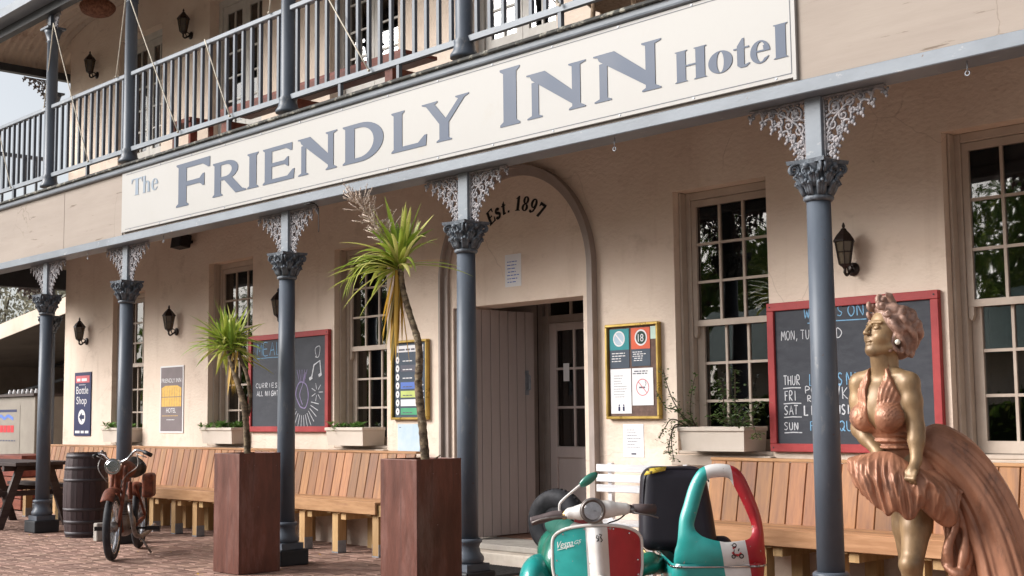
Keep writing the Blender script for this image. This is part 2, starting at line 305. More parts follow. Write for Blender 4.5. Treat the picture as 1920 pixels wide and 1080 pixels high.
    def mesh(s, name, mats, off=(0,0,0)):
        me = bpy.data.meshes.new(name)
        me.from_pydata([(a-off[0], b-off[1], c-off[2]) for a,b,c in s.v], [], s.f)
        for m in (mats if isinstance(mats, (list, tuple)) else [mats]): me.materials.append(m)
        me.polygons.foreach_set('material_index', s.mi); me.polygons.foreach_set('use_smooth', s.sm)
        me.update(); return me
    def build(s, name, mats, parent=None, bevel=0, seg=1, at=None, fixn=False):
        off = ORG.get(parent.name, (0,0,0)) if parent else (0,0,0)
        loc = (0,0,0)
        if at is not None: loc = tuple(at[i]-off[i] for i in range(3)); off = at
        me = s.mesh(name, mats, off)
        if fixn:
            bm = bmesh.new(); bm.from_mesh(me); bmesh.ops.recalc_face_normals(bm, faces=bm.faces); bm.to_mesh(me); bm.free()
        o = bpy.data.objects.new(name, me); COL.objects.link(o); o.parent = parent; o.location = loc
        if at is not None: ORG[o.name] = tuple(at)
        elif parent: ORG[o.name] = ORG.get(parent.name, (0,0,0))
        if bevel:
            m = o.modifiers.new('bevel', 'BEVEL'); m.width = bevel; m.segments = seg; m.limit_method = 'ANGLE'; m.angle_limit = .6
            if seg > 1: m.harden_normals = False
        return o
def obj(name, me, parent, loc=(0,0,0), rot=(0,0,0)):
    o = bpy.data.objects.new(name, me); COL.objects.link(o); o.parent = parent; o.location = loc; o.rotation_euler = rot; return o
def tag(o, label=None, cat=None, group=None, kind=None):
    if label: o['label'] = label
    if cat: o['category'] = cat
    if group: o['group'] = group
    if kind: o['kind'] = kind
    return o
def thing(name, label, cat, loc=(0,0,0), rz=0, group=None):
    o = bpy.data.objects.new(name, None); COL.objects.link(o); o.empty_display_size = .1
    o.location = loc; o.rotation_euler = (0,0,rz)
    ORG[o.name] = tuple(loc) if rz == 0 else (0,0,0)
    return tag(o, label, cat, group)
def copy_tree(o, parent=None):
    c = o.copy(); COL.objects.link(c); c.parent = parent
    if o.name in ORG: ORG[c.name] = ORG[o.name]
    for ch in list(o.children): copy_tree(ch, c)
    return c
def smooth_path(pts, n=6):
    P = [Vector(p) for p in pts]; out = []
    for i in range(len(P)-1):
        a, b, c, d = P[max(i-1,0)], P[i], P[i+1], P[min(i+2,len(P)-1)]
        for k in range(n):
            t = k/n; out.append(.5*((2*b)+(c-a)*t+(2*a-5*b+4*c-d)*t*t+(-a+3*b-3*c+d)*t**3))
    out.append(P[-1]); return out
def text_mesh(mb, s, x, z, h, y, w=None, shear=0, space=1., ang=0):
    """flat letters from the built-in font laid in the xz plane, origin bottom left"""
    c = bpy.data.curves.new('t', 'FONT'); c.body = s; c.size = 1; c.shear = shear; c.space_character = space
    o = bpy.data.objects.new('t', c); COL.objects.link(o)
    dg = bpy.context.evaluated_depsgraph_get(); me = bpy.data.meshes.new_from_object(o.evaluated_get(dg))
    vs = [v.co.copy() for v in me.vertices]; fs = [tuple(p.vertices) for p in me.polygons]
    bpy.data.objects.remove(o); bpy.data.meshes.remove(me)
    if not vs: return
    x0 = min(v.x for v in vs); x1 = max(v.x for v in vs); y1 = max(v.y for v in vs)
    k = h/.73; kx = k if w is None else w/(x1-x0)
    mb.add([(x+(v.x-x0)*kx, y, z+v.y*k) for v in vs], fs)
def scribble(mb, x0, x1, z, h, y, r=None):
    """an illegible line of print as it reads from afar: word-length dashes"""
    r = r or random; x = x0
    while x < x1-h:
        wd = min(r.uniform(1.5, 4.)*h, x1-x); mb.add([(x,y,z),(x+wd,y,z),(x+wd,y,z+h*.7),(x,y,z+h*.7)], [(0,1,2,3)]); x += wd+h*.7
# ================================================================== SETTING
YW = 7.50; YC = 6.125
def struct(name, mb, m, **k):
    o = mb.build(name, m, **k); o['kind'] = 'structure'; return o
g = MB(); g.box(-120, 90, -90, 120, -.30, -.032); ground = struct('ground', g, mat('pale bounce gravel', (.36, .32, .275), (.27, .24, .20), rough=.95, scale=1.5, bump=.5))  # gravel made pale to bounce more light up under the verandah
g = MB(); g.box(-19.5, 2.5, 1.5, 8.2, -.28, -.012); paving = struct('brick_paving', g, MORT)
# herringbone bricks, every brick with its own tilt and height
BL, BW = .23, .115
occ = {}; rects = []
for j in range(0, 58):
    for i in range(0, 190):
        if (i, j) in occ: continue
        k = (i-j) % 4
        if k in (0, 1):
            a = [(i, j), (i+1, j)] if k == 0 else [(i, j)]
        else:
            a = [(i, j), (i, j+1)] if k == 3 else [(i, j)]
        for c in a: occ[c] = 1
        xs = [c[0] for c in a]; ys = [c[1] for c in a]
        rects.append((min(xs)*BW, min(ys)*BW, (max(xs)-min(xs)+1)*BW, (max(ys)-min(ys)+1)*BW))
X0P, Y0P = -19.4, 1.6
def camproj(x, y, z):
    d = Vector((x, y, z-1.2)); zc = d.dot(fw)
    if zc < .3: return None
    return (960+2458.4*d.dot(rt2)/zc, 540-2458.4*d.dot(up2)/zc, zc)
bricks = []
for (x, y, w_, h_) in rects:
    x += X0P; y += Y0P
    if x+w_ > 2.4 or y+h_ > 8.15: continue
    bricks.append((x, y, w_, h_))
def inview(b):
    q = camproj(b[0]+b[2]/2, b[1]+b[3]/2, 0)
    return q and -10 < q[0] < 1930 and q[1] < 1086
vis = sorted([b for b in bricks if inview(b) and b[1] < YW-.05], key=lambda b: camproj(b[0], b[1], 0)[2])
near = set(vis[:300])
def brick_geo(mb, x0, x1, y0, y1, dz, ex=.004):
    e = ex; c = .007
    mb.add([(x0+e,y0+e,-.05),(x1-e,y0+e,-.05),(x1-e,y1-e,-.05),(x0+e,y1-e,-.05),
            (x0+e,y0+e,dz-c),(x1-e,y0+e,dz-c),(x1-e,y1-e,dz-c),(x0+e,y1-e,dz-c),
            (x0+e+c,y0+e+c,dz),(x1-e-c,y0+e+c,dz),(x1-e-c,y1-e-c,dz),(x0+e+c,y1-e-c,dz)],
           [(8,9,10,11),(0,1,5,4),(1,2,6,5),(2,3,7,6),(3,0,4,7),(4,5,9,8),(5,6,10,9),(6,7,11,10),(7,4,8,11)])
shared = {}
st = MB()
for b in bricks:
    x, y, w_, h_ = b; dz = random.uniform(-.0016, .0016)
    if b in near:
        key = (round(w_, 3), round(h_, 3))
        if key not in shared:
            m_ = MB(); brick_geo(m_, -w_/2, w_/2, -h_/2, h_/2, 0); shared[key] = m_.mesh('brick', BRICK)
        obj('brick', shared[key], paving, (x+w_/2, y+h_/2, dz), (random.uniform(-.004,.004), random.uniform(-.004,.004), 0))
    elif not (y > 8.1): brick_geo(st, x, x+w_, y, y+h_, dz)
o = st.build('brick_field', BRICK, paving); o['kind'] = 'stuff'

# ================================================================== HOTEL
hotel = thing('hotel_building', 'two storey cream rendered hotel with sash windows and an arched doorway', 'hotel', (-9, YW, 0))
WIN = [(-15.20, -14.385, 2.74), (-12.90, -11.995, 2.92), (-10.515, -9.677, 2.84), (-6.215, -5.375, 2.845), (-4.04, -3.20, 2.935), (-1.6, -.76, 2.9)]
DX0, DX1, DZ = -8.73, -7.15, 2.14
SILL = .905
holes = [(a, b, SILL, t) for a, b, t in WIN] + [(DX0, DX1, .145, DZ)]
UPD = [(-15.15, -14.05, 3.80, 5.95), (-12.95, -11.85, 3.80, 5.95), (-10.6, -9.5, 3.80, 5.95), (-8.5, -7.4, 3.80, 5.95), (-6.3, -5.2, 3.8, 5.95), (-4.1, -3.0, 3.8, 5.95)]
holes += UPD
WX0, WX1 = -16.55, 2.5
xs = sorted({WX0, WX1, *[h[0] for h in holes], *[h[1] for h in holes]}); zs = sorted({-.05, 7.2, *[h[2] for h in holes], *[h[3] for h in holes]})
TH = .30
wb = MB()
def solid(x, z): return not any(h[0] < x < h[1] and h[2] < z < h[3] for h in holes) and WX0 < x < WX1 and -.05 < z < 7.2
for a, b in zip(xs, xs[1:]):
    for c, d in zip(zs, zs[1:]):
        cx, cz = (a+b)/2, (c+d)/2
        if not solid(cx, cz): continue
        wb.add([(a,YW,c),(b,YW,c),(b,YW,d),(a,YW,d)], [(0,1,2,3)]); wb.add([(a,YW+TH,c),(b,YW+TH,c),(b,YW+TH,d),(a,YW+TH,d)], [(3,2,1,0)])
for (a, b, c, d) in holes:
    wb.add([(a,YW,c),(a,YW+TH,c),(a,YW+TH,d),(a,YW,d)], [(3,2,1,0)][::-1]); wb.add([(b,YW,c),(b,YW+TH,c),(b,YW+TH,d),(b,YW,d)], [(3,2,1,0)])
    wb.add([(a,YW,d),(b,YW,d),(b,YW+TH,d),(a,YW+TH,d)], [(3,2,1,0)]); wb.add([(a,YW,c),(b,YW,c),(b,YW+TH,c),(a,YW+TH,c)], [(0,1,2,3)])
for x in (WX0, WX1): wb.add([(x,YW,-.05),(x,YW+TH,-.05),(x,YW+TH,7.2),(x,YW,7.2)], [(0,1,2,3)])
wall = wb.build('wall', WALL, hotel)
m_ = MB(); m_.box(WX0, WX0+.25, YW+TH, 16, -.05, 7.2); m_.build('side_wall', WALL, hotel)
m_ = MB(); m_.box(WX1-.25, WX1, YW+TH, 16, -.05, 7.2); m_.box(WX0+.25, WX1-.25, 15.7, 16, -.05, 7.2); m_.build('rear_wall', WALL, hotel)
# rooms behind the glass
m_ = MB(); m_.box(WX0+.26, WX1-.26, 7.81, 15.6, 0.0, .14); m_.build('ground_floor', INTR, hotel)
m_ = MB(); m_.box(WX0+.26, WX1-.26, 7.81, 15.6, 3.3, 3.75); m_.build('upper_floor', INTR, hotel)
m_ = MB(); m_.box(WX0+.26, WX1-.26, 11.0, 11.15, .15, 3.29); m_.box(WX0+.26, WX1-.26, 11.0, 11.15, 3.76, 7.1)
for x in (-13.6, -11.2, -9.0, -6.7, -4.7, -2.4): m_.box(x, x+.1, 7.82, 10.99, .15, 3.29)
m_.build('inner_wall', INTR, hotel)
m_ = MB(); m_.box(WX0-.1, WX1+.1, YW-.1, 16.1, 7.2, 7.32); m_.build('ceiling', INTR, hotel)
m_ = MB()
m_.add([(WX0-.4,YW-.3,7.33),(WX1+.4,YW-.3,7.33),(WX1+.4,11.75,9.6),(WX0-.4,11.75,9.6),(WX1+.4,16.4,7.33),(WX0-.4,16.4,7.33)], [(0,1,2,3),(3,2,4,5),(0,3,5),(1,4,2),(0,5,4,1)])
m_.build('roof', ROOFM, hotel)

# windows: frame, two sashes of nine panes each, sill
PW_ = {}
def window(a, b, top, red=False):
    yf = YW+.13; fwid = .055
    f = MB()
    f.box(a+.001, a+fwid, yf, yf+.11, SILL+.03, top-.001); f.box(b-fwid, b-.001, yf, yf+.11, SILL+.03, top-.001)
    f.box(a+fwid+.001, b-fwid-.001, yf+.001, yf+.11, top-.06, top-.001)
    f.box(a+.001, a+.022, YW+.06, yf-.001, SILL+.03, top-.001); f.box(b-.022, b-.001, YW+.06, yf-.001, SILL+.03, top-.001)
    W = f.build('window', TRIM, hotel, at=((a+b)/2, yf, SILL), bevel=.006)
    s = MB(); s.prism([(0,0),(1,0)], 0, 1) if False else None
    s.box(a-.02, b+.02, YW-.06, YW-.001, SILL-.08, SILL-.004); s.box(a+.001, b-.001, YW, yf+.12, SILL-.002+.003, SILL+.028); s.build('sill', TRIM, W, bevel=.006)
    ax, bx = a+fwid+.004, b-fwid-.004; mid = SILL+.955; gt = top-.064
    for (z0, z1, y0, ymat, nm, botr, topr) in ((mid-.02, gt, yf+.012, 0, 'upper_sash', .045, .05), (SILL+.032, mid+.015, yf+.052, 0, 'lower_sash', .075, .03)):
        q = MB(); st_ = .042 if nm == 'upper_sash' else .065
        lx0, lx1 = ax+(st_ if nm == 'upper_sash' else st_), bx-st_
        q.box(ax, lx0, y0, y0+.036, z0, z1); q.box(lx1, bx, y0, y0+.036, z0, z1)
        q.box(lx0, lx1, y0+.0005, y0+.036, z1-topr, z1); q.box(lx0, lx1, y0+.0005, y0+.036, z0, z0+botr)
        if nm == 'upper_sash':        # horns under the meeting rail
            for hx in (ax, bx-.035): q.prism([(hx, z0-.07), (hx+.02, z0-.085), (hx+.035, z0-.05), (hx+.035, z0-.001), (hx, z0-.001)], y0+.002, y0+.034)
        gx0, gx1, gz0, gz1 = lx0, lx1, z0+botr, z1-topr; bw = .019
        cx = [(gx1-gx0)*k/3+gx0 for k in range(4)]; cz = [(gz1-gz0)*k/3+gz0 for k in range(4)]
        for k in (1, 2):
            q.box(cx[k]-bw/2, cx[k]+bw/2, y0+.004, y0+.032, gz0, gz1)
            for i in range(3): q.box(cx[i]+(bw/2 if i else 0), cx[i+1]-(bw/2 if i < 2 else 0), y0+.005, y0+.031, cz[k]-bw/2, cz[k]+bw/2)
        SA = q.build(nm, TRIM, W, at=(a, y0, z0))
        pw, ph = (gx1-gx0)/3, (gz1-gz0)/3
        key = (round(pw,3), round(ph,3))
        if key not in PW_:
            e = MB(); e.box(-pw/2+.004, pw/2-.004, -.0015, .0015, -ph/2+.004, ph/2-.004); PW_[key] = e.mesh('pane', GLASS)
        for i in range(3):
            for k in range(3):
                obj('pane', PW_[key], SA, (gx0+pw*(i+.5)-a, .018, gz0+ph*(k+.5)-z0), (random.uniform(-.006,.006), 0, random.uniform(-.006,.006)))
    c = MB()          # curtains gathered at both sides of the room
    for sx in (0, 1):
        pts = []; x0 = a+.03 if not sx else b-.03; sg = 1 if not sx else -1; wd = .30 if red else .16
        n = 14
        for i in range(n+1): pts.append((x0+sg*wd*i/n, YW+.42+.03*math.sin(i*1.9)))
        for i in range(n):
            (p, r_), (s_, t_) = pts[i], pts[i+1]
            c.add([(p,r_,SILL+(.0 if red else .2)),(s_,t_,SILL+(.0 if red else .2)),(s_,t_,top-.05),(p,r_,top-.05)], [(0,1,2,3)])
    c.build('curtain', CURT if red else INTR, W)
    return W
for i, (a, b, t) in enumerate(WIN): window(a, b, t, red=(i == 2))

# arched moulding round the doorway
def arch_ring(r0, r1, y0, y1, cx=-7.93, cz=2.36, zb=.13, mb=None):
    mb = mb or MB(); n = 40
    P = [(r0*math.cos(PI*k/n), r0*math.sin(PI*k/n)) for k in range(n+1)]; Q = [(r1*math.cos(PI*k/n), r1*math.sin(PI*k/n)) for k in range(n+1)]
    P = [(r0, zb-cz)]+P+[(-r0, zb-cz)]; Q = [(r1, zb-cz)]+Q+[(-r1, zb-cz)]
    for k in range(len(P)-1):
        a, b, c, d = P[k], P[k+1], Q[k+1], Q[k]
        for y, fl in ((y0, 0), (y1, 1)):
            f = [(cx+q[0], y, cz+q[1]) for q in (a, b, c, d)]; mb.add(f, [(0,1,2,3)] if not fl else [(3,2,1,0)])
        for (e, h) in ((a, b), (d, c)): mb.add([(cx+e[0],y0,cz+e[1]),(cx+h[0],y0,cz+h[1]),(cx+h[0],y1,cz+h[1]),(cx+e[0],y1,cz+e[1])], [(0,1,2,3)])
    return mb
ar = arch_ring(.845, .905, YW-.028, YW-.001); ar = arch_ring(.906, .932, YW-.062, YW-.001, mb=ar); ar.build('arch_moulding', TRIMD, hotel, fixn=True)

# door recess: jambs, open plank leaf, glazed inner door, transom
d = MB(); yi = 8.42
d.box(DX0-.001, DX0+.02, YW+.02, YW+TH, .145, DZ-.001); d.box(DX1-.02, DX1+.001, YW+.02, YW+TH, .145, DZ-.001)
d.box(DX0, -8.56, YW+TH+.001, YW+TH+.05, .145, 2.6)
d.box(-8.68, -8.62, YW+TH+.06, yi, .145, 2.6); d.box(-7.06, -7.0, YW+TH+.001, yi, .145, 2.6); d.box(-8.68, -7.0, YW+TH+.001, yi, 2.60, 2.68)
d.box(-8.61, -8.55, yi, yi+.06, .145, 2.59); d.box(-8.50, -8.46, yi-.01, yi+.05, .145, 2.59); d.box(-8.549, -7.07, yi, yi+.05, 2.03, 2.10); d.box(-8.549, -7.07, yi, yi+.05, 2.30, 2.59)
d.box(-8.549, -8.501, yi+.01, yi+.05, .145, 2.029)
d.build('door_frame', TRIMD, hotel)
q = MB(); q.box(-8.459, -7.07, yi+.02, yi+.026, 2.101, 2.299); q.build('transom_glass', GLASS, hotel)
q = MB()
for x in (-8.2, -7.9, -7.6, -7.3): q.box(x, x+.02, yi-.002, yi+.019, 2.101, 2.299)
q.build('transom_bar', TRIM, hotel)
# inner glazed door
d = MB(); ix0, ix1 = -8.455, -7.62; y0 = yi-.012; 
gl = (ix0+.085, ix1-.085, .92, 1.96)
d.box(ix0, gl[0], y0, y0+.045, .15, 2.028); d.box(gl[1], ix1, y0, y0+.045, .15, 2.028)
d.box(gl[0], gl[1], y0, y0+.045, gl[3], 2.028); d.box(gl[0], gl[1], y0, y0+.045, .15, .30); d.box(gl[0], gl[1], y0, y0+.045, .82, gl[2])
d.box((gl[0]+gl[1])/2-.045, (gl[0]+gl[1])/2+.045, y0, y0+.045, .30, .82)
d.box(gl[0], gl[1], y0+.02, y0+.03, .30, .82)
for k in (1, 2): z = gl[2]+(gl[3]-gl[2])*k/3; d.box(gl[0], gl[1], y0+.004, y0+.04, z-.011, z+.011)
for k in (1, 2): x = gl[0]+(gl[1]-gl[0])*k/3; d.box(x-.011, x+.011, y0+.003, y0+.041, gl[2], gl[3])
ID = d.build('inner_door', DOORM, hotel, bevel=.004)
pw, ph = (gl[1]-gl[0])/3, (gl[3]-gl[2])/3
e = MB(); e.box(-pw/2+.006, pw/2-.006, -.0015, .0015, -ph/2+.006, ph/2-.006); pm = e.mesh('pane', GLASS)
for i in range(3):
    for k in range(3):
        o = obj('pane', pm, ID); o.location = Vector((gl[0]+pw*(i+.5), y0+.02, gl[2]+ph*(k+.5)))-Vector(ORG[ID.name])
q = MB(); q.box(-8.27, -8.20, y0-.006, y0-.001, 1.5, 1.66); q.build('door_notice', PAPER, ID)
# open leaf of vertical planks, perpendicular to the wall
LX = -8.49
lf = thing('x', None, None) if False else None
lv = MB(); lv.box(LX-.045, LX-.012, 7.51, 8.26, .165, 2.125)
LEAF = lv.build('door_leaf', DOORM, hotel, at=(LX, 7.51, .16))
e = MB(); e.box(-.0115, .004, .003, .0995, 0, 1.955); plm = e.mesh('plank', DOORM)
for k in range(7): 
    o = obj('plank', plm, LEAF, (0, .105*k, .007))
q = MB(); q.box(LX-.046, LX+.012, 7.492, 7.509, .165, 2.125); q.build('leaf_edge', TRIM, LEAF)
q = MB(); q.box(LX+.006, LX+.016, 8.13, 8.17, 1.38, 1.60); q.tube([(LX+.014,8.15,1.42),(LX+.05,8.15,1.43),(LX+.05,8.15,1.55),(LX+.014,8.15,1.56)], .008, 6); q.build('handle', GALV, LEAF)
# step and threshold
q = MB(); q.box(-8.86, -7.0, 7.22, YW+TH, -.02, .10); q.build('step', STEPM, hotel, bevel=.012, seg=2)
q = MB(); q.box(DX0-.06, DX1+.06, 7.34, YW+TH+.03, .102, .150); q.build('threshold', WHT if False else CONC, hotel, bevel=.008, seg=2)
q = MB(); q.box(-8.67, -7.07, YW+TH+.04, yi-.02, .141, .157); q.build('entry_floor', TILE, hotel)

# upstairs french doors
for k, (a, b, z0, z1) in enumerate(UPD):
    f = MB(); y0 = YW+.12
    f.box(a+.001, a+.07, y0, y0+.08, z0, z1-.001); f.box(b-.07, b-.001, y0, y0+.08, z0, z1-.001); f.box(a+.07, b-.07, y0+.001, y0+.08, z1-.08, z1-.001)
    F = f.build('french_door_frame', WOODI, hotel, at=(a, y0, z0))
    m = (a+b)/2
    for (p, r_) in ((a+.075, m-.003), (m+.003, b-.075)):
        h = MB(); h.box(p, p+.075, y0+.02, y0+.06, z0+.01, z1-.085); h.box(r_-.075, r_, y0+.02, y0+.06, z0+.01, z1-.085)
        for (c, dd) in ((z0+.01, z0+.20), (z0+.62, z0+.70), (z1-.17, z1-.085)): h.box(p+.075, r_-.075, y0+.021, y0+.059, c, dd)
        for z in (z0+.95+.0, z0+1.22, z0+1.5): h.box(p+.075, r_-.075, y0+.024, y0+.056, z, z+.02)
        h.box((p+r_)/2-.01, (p+r_)/2+.01, y0+.023, y0+.057, z0+.70, z1-.17)
        L = h.build('french_door', WOODI, F)
        e = MB(); e.box(p+.07, r_-.07, y0+.036, y0+.04, z0+.19, z1-.16); e.build('glass', GLASS, L)

# ================================================================== VERANDAH
ver = thing('verandah', 'grey and cream two storey verandah with cast iron lace, along the hotel front', 'verandah', (-9, YC, 0))
VX0, VX1 = -16.95, 2.0
q = MB(); q.box(VX0+.01, VX1, 5.985, 6.19, 2.935, 3.012); q.box(VX0+.01, VX1, 6.03, 6.17, 3.0125, 3.33); q.build('front_beam', GREYL, ver, bevel=.005)
q = MB(); q.box(VX0+.01, VX0+.16, 6.191, 12, 2.94, 3.20); q.build('end_beam', DARK, ver)
# fascia boards: separate sheets with joints
joints = [VX0, -13.32, -11.995]; rest = [-4.062, -1.6, 1.0, VX1]
fx = list(zip(joints, joints[1:]))+list(zip(rest, rest[1:]))
for a, b in fx:
    q = MB(); q.box(a+.003, b-.003, 6.0, 6.028, 3.014, 3.645); q.build('fascia_board', FASC, ver, at=(a, 6.0, 3.014), bevel=.002)
q = MB(); q.box(-11.99, -4.066, 6.012, 6.028, 3.014, 3.645); q.build('fascia_board', FASC, ver)
q = MB(); q.box(VX0-.01, VX0+.02, 6.03, 12, 3.20, 3.645); q.build('end_fascia', FASC, ver)
q = MB()
q.prism([(5.975,3.628),(5.962,3.634),(5.957,3.645),(5.955,3.678),(6.1,3.678),(6.1,3.646),(5.998,3.646),(5.998,3.628)], VX0-.03, VX1)
q.v = [(y_, x_, z_) for x_, y_, z_ in q.v]; q.f = [f[::-1] for f in q.f]
q.build('cornice', GREYL, ver)
q = MB(); q.box(VX0-.05, VX1, 5.93, 5.952, 3.679, 3.706); q.box(VX0-.05, VX1, 5.953, 6.119, 3.6795, 3.698); q.build('gutter', GUT, ver, bevel=.006)
# balcony deck and joists
q = MB(); q.box(VX0, VX1, 6.12, 7.495, 3.72, 3.775); q.build('balcony_deck', PEND, ver)
q = MB(); q.box(VX0+.02, VX1, 6.2, 7.495, 3.60, 3.62); q.build('verandah_ceiling', TRIMD, ver)
jm = MB(); jm.box(-.022, .022, 6.20, 7.494, 3.46, 3.599); jme = jm.mesh('joist', PEND, (0, YC, 0))
k = VX0+.3
while k < VX1: obj('joist', jme, ver, (k+9, 0, 0)); k += .6

# capital, bracket and column masters
def flute_base():
    q = MB()
    q.box(-.135, .135, -.135, .135, 0, .125); return q
def column_parts():
    P = {}
    q = MB(); q.box(-.138, .138, -.138, .138, 0, .13); P['plinth'] = (q, DARK, .012)
    q = MB(); q.cs = True; q.box(-.105, .105, -.105, .105, .1305, .18); q.sm = [False]*len(q.f)
    q.lathe([(.10,.1805),(.112,.20),(.108,.225),(.088,.25),(.078,.29),(.082,.31),(.098,.325),(.098,.34),(.085,.35)], n=28); P['base'] = (q, GREY, 0)
    q = MB(); q.cs = True; q.lathe([(.074,.3501),(.073,1.2),(.066,2.352)], n=28); P['shaft'] = (q, GREY, 0)
    # corinthian style capital: bell, two rows of leaves, four corner scrolls, abacus
    q = MB(); q.cs = True
    q.lathe([(.074,2.3521),(.084,2.362),(.084,2.375),(.07,2.385),(.072,2.44),(.084,2.50),(.108,2.55),(.112,2.556)], n=24)
    for row, (z, r, h, n_, rot) in enumerate(((2.385,.075,.085,8,0), (2.43,.084,.085,8,PI/8))):
        for i in range(n_):
            a = 2*PI*i/n_+rot
            for s_ in (-1, 0, 1):
                aa = a+s_*.16
                pts = [(math.cos(aa)*(r+t_*.035+(.014 if t_ > .8 else 0)), math.sin(aa)*(r+t_*.035+(.014 if t_ > .8 else 0)), z+h*(t_-(.25 if t_ > .9 else 0))*(1 if s_ == 0 else .85)) for t_ in (0,.35,.7,.9,1.)]
                q.tube(pts, [.010,.013,.013,.010,.006], 5)
    for i in range(4):
        a = PI/4+PI/2*i; c, s_ = math.cos(a), math.sin(a)
        for side in (-.45, .45):
            pts = []
            for t_ in range(26):
                tt = t_/25; th = tt*3.6*PI; rad = .030*(1-tt*.85)
                u = .118+.012-rad*math.cos(th+PI*.2); zz = 2.527+rad*math.sin(th+PI*.2)
                off = side*.028
                pts.append((c*u-s_*off, s_*u+c*off, zz))
            q.tube([(c*.085-s_*side*.05, s_*.085+c*side*.05, 2.46), (c*.105-s_*side*.04, s_*.105+c*side*.04, 2.50)]+pts, [.008]*2+[.0085*(1-.4*t_/25) for t_ in range(26)], 5)
    for i in range(4):
        a = PI/2*i; c, s_ = math.cos(a), math.sin(a)
        q.ell((c*.112, s_*.112, 2.54), .018, 8, 6)
        for e_ in (-1, 1):
            pts = [(c*.105-s_*e_*(.014+.016*math.sin(t_)), s_*.105+c*e_*(.014+.016*math.sin(t_)), 2.50+.016*(1-math.cos(t_))) for t_ in [k_*.5 for k_ in range(8)]]
            q.tube(pts, .006, 5)
    q.cs = False
    ab = []
    for i in range(4):
        a = PI/4+PI/2*i
        for t_ in range(5):
            f_ = t_/5; p0 = Vector((math.cos(a), math.sin(a)))*.168; p1 = Vector((math.cos(a+PI/2), math.sin(a+PI/2)))*.168
            p = p0.lerp(p1, f_); p *= 1-.17*math.sin(PI*f_); ab.append(p)
    n_ = len(ab); q.add([(p.x,p.y,2.5565) for p in ab]+[(p.x*1.04,p.y*1.04,2.578) for p in ab], [tuple(range(n_))[::-1], tuple(range(n_,2*n_))]+[(i,(i+1)%n_,(i+1)%n_+n_,i+n_) for i in range(n_)])
    P['capital'] = (q, CAPM, 0)
    q = MB(); q.box(-.052, .052, -.03, .03, 2.5785, 2.934); P['post'] = (q, GREYL, .004)
    q = MB(); q.box(-.052, .052, .0301, .045, 2.58, 2.93); P['post_edge'] = (q, GREY, 0)
    return P
def lace_bracket():
    """quarter round fretwork, x from 0 (post) to .36, z from 0 (beam) down to -.36"""
    q = MB(); q.box(0, .012, -.012, .012, -.355, -.003); q.box(.0121, .385, -.012, .012, -.014, -.003)
    r = .0092
    def spiral(cx, cz, R, a0, turns, sg=1, n=16):
        pts = [(cx+R*(1-.78*t/n)*math.cos(a0+sg*turns*2*PI*t/n), 0, cz+R*(1-.78*t/n)*math.sin(a0+sg*turns*2*PI*t/n)) for t in range(n+1)]
        q.tube(pts, [r*(1-.3*t/n) for t in range(n+1)], 5); q.ell(pts[-1], r*1.5, 6, 4)
    def trefoil(x, z, a, s_=1.):
        s_ = s_*1.3
        q.ell((x+.010*s_*math.cos(a), 0, z+.010*s_*math.sin(a)), (.0115*s_, .008, .0115*s_), 7, 5)
        for e_ in (-1, 1): q.ell((x+.014*s_*math.cos(a+e_*1.5), 0, z+.014*s_*math.sin(a+e_*1.5)), (.0085*s_, .007, .0085*s_), 6, 4)
        q.ell((x+.026*s_*math.cos(a), 0, z+.026*s_*math.sin(a)), (.008*s_, .006, .008*s_), 6, 4)
    q.cs = True
    # concave edge curve from (.37,-.03) to (.035,-.345)
    E_ = []
    for k in range(9):
        t = k/8; x = .375*(1-t)**1.75+.045*t; z = -.04*(1-t)-.335*t-.0*(t*(1-t)); x = .05+.33*(1-t)**2.1; z = -.035-.31*t**.92
        E_.append((x, z))
    for k in range(8):
        (x0, z0), (x1, z1) = E_[k], E_[k+1]
        mx, mz = (x0+x1)/2, (z0+z1)/2; R = math.hypot(x1-x0, z1-z0)*.56
        a = math.atan2(z1-z0, x1-x0)
        pts = [(mx+R*math.cos(a+PI-PI*t/8)*1.0, 0, mz+R*math.sin(a+PI-PI*t/8)) for t in range(9)]
        ax, az = -math.sin(a), math.cos(a)
        pts = [(x0+(x1-x0)*t/8 - ax*R*.9*math.sin(PI*t/8), 0, z0+(z1-z0)*t/8 - az*R*.9*math.sin(PI*t/8)) for t in range(9)]
        q.tube(pts, r, 5)
    for k in range(9):
        x, z = E_[k]; a = math.atan2(-.75, .66)+(.5-k/8)*-.9; trefoil(x, z, a)
        if k % 2 == 0 and k < 8: trefoil(x-.02, z+.028, a+.4, .7)
    for (cx, cz, R, a0, tn, sg) in ((.075,-.075,.055,0,1.4,1), (.075,-.075,.030,2,1.0,-1), (.165,-.055,.040,PI,1.3,-1), (.235,-.045,.030,PI,1.3,-1), (.295,-.034,.021,PI,1.2,-1),
                                    (.055,-.165,.036,PI/2,1.3,1), (.125,-.125,.034,1,1.3,1), (.045,-.235,.026,PI/2,1.3,1), (.098,-.195,.026,1,1.3,-1), (.185,-.105,.024,2,1.2,1), (.036,-.29,.019,PI/2,1.2,1), (.075,-.262,.018,1,1.2,-1)):
        spiral(cx, cz, R, a0, tn, sg)
    for i in range(14): q.ell((.018, 0, -.35+.024*i), (.007,.008,.009), 6, 4)
    for i in range(14): q.ell((.03+.024*i, 0, -.019), (.009,.008,.007), 6, 4)
    # joining stems
    q.tube([(.012,0,-.31),(.03,0,-.2),(.07,0,-.13),(.13,0,-.08),(.2,0,-.04),(.3,0,-.012)], r, 5)
    q.tube([(.012,0,-.12),(.05,0,-.10),(.1,0,-.05),(.12,0,-.012)], r, 5)
    return q
CP = column_parts()
CPm = {n_: q.mesh(n_, m) for n_, (q, m, b) in CP.items()}
lb = lace_bracket(); LBm = lb.mesh('lace_bracket', LACE)
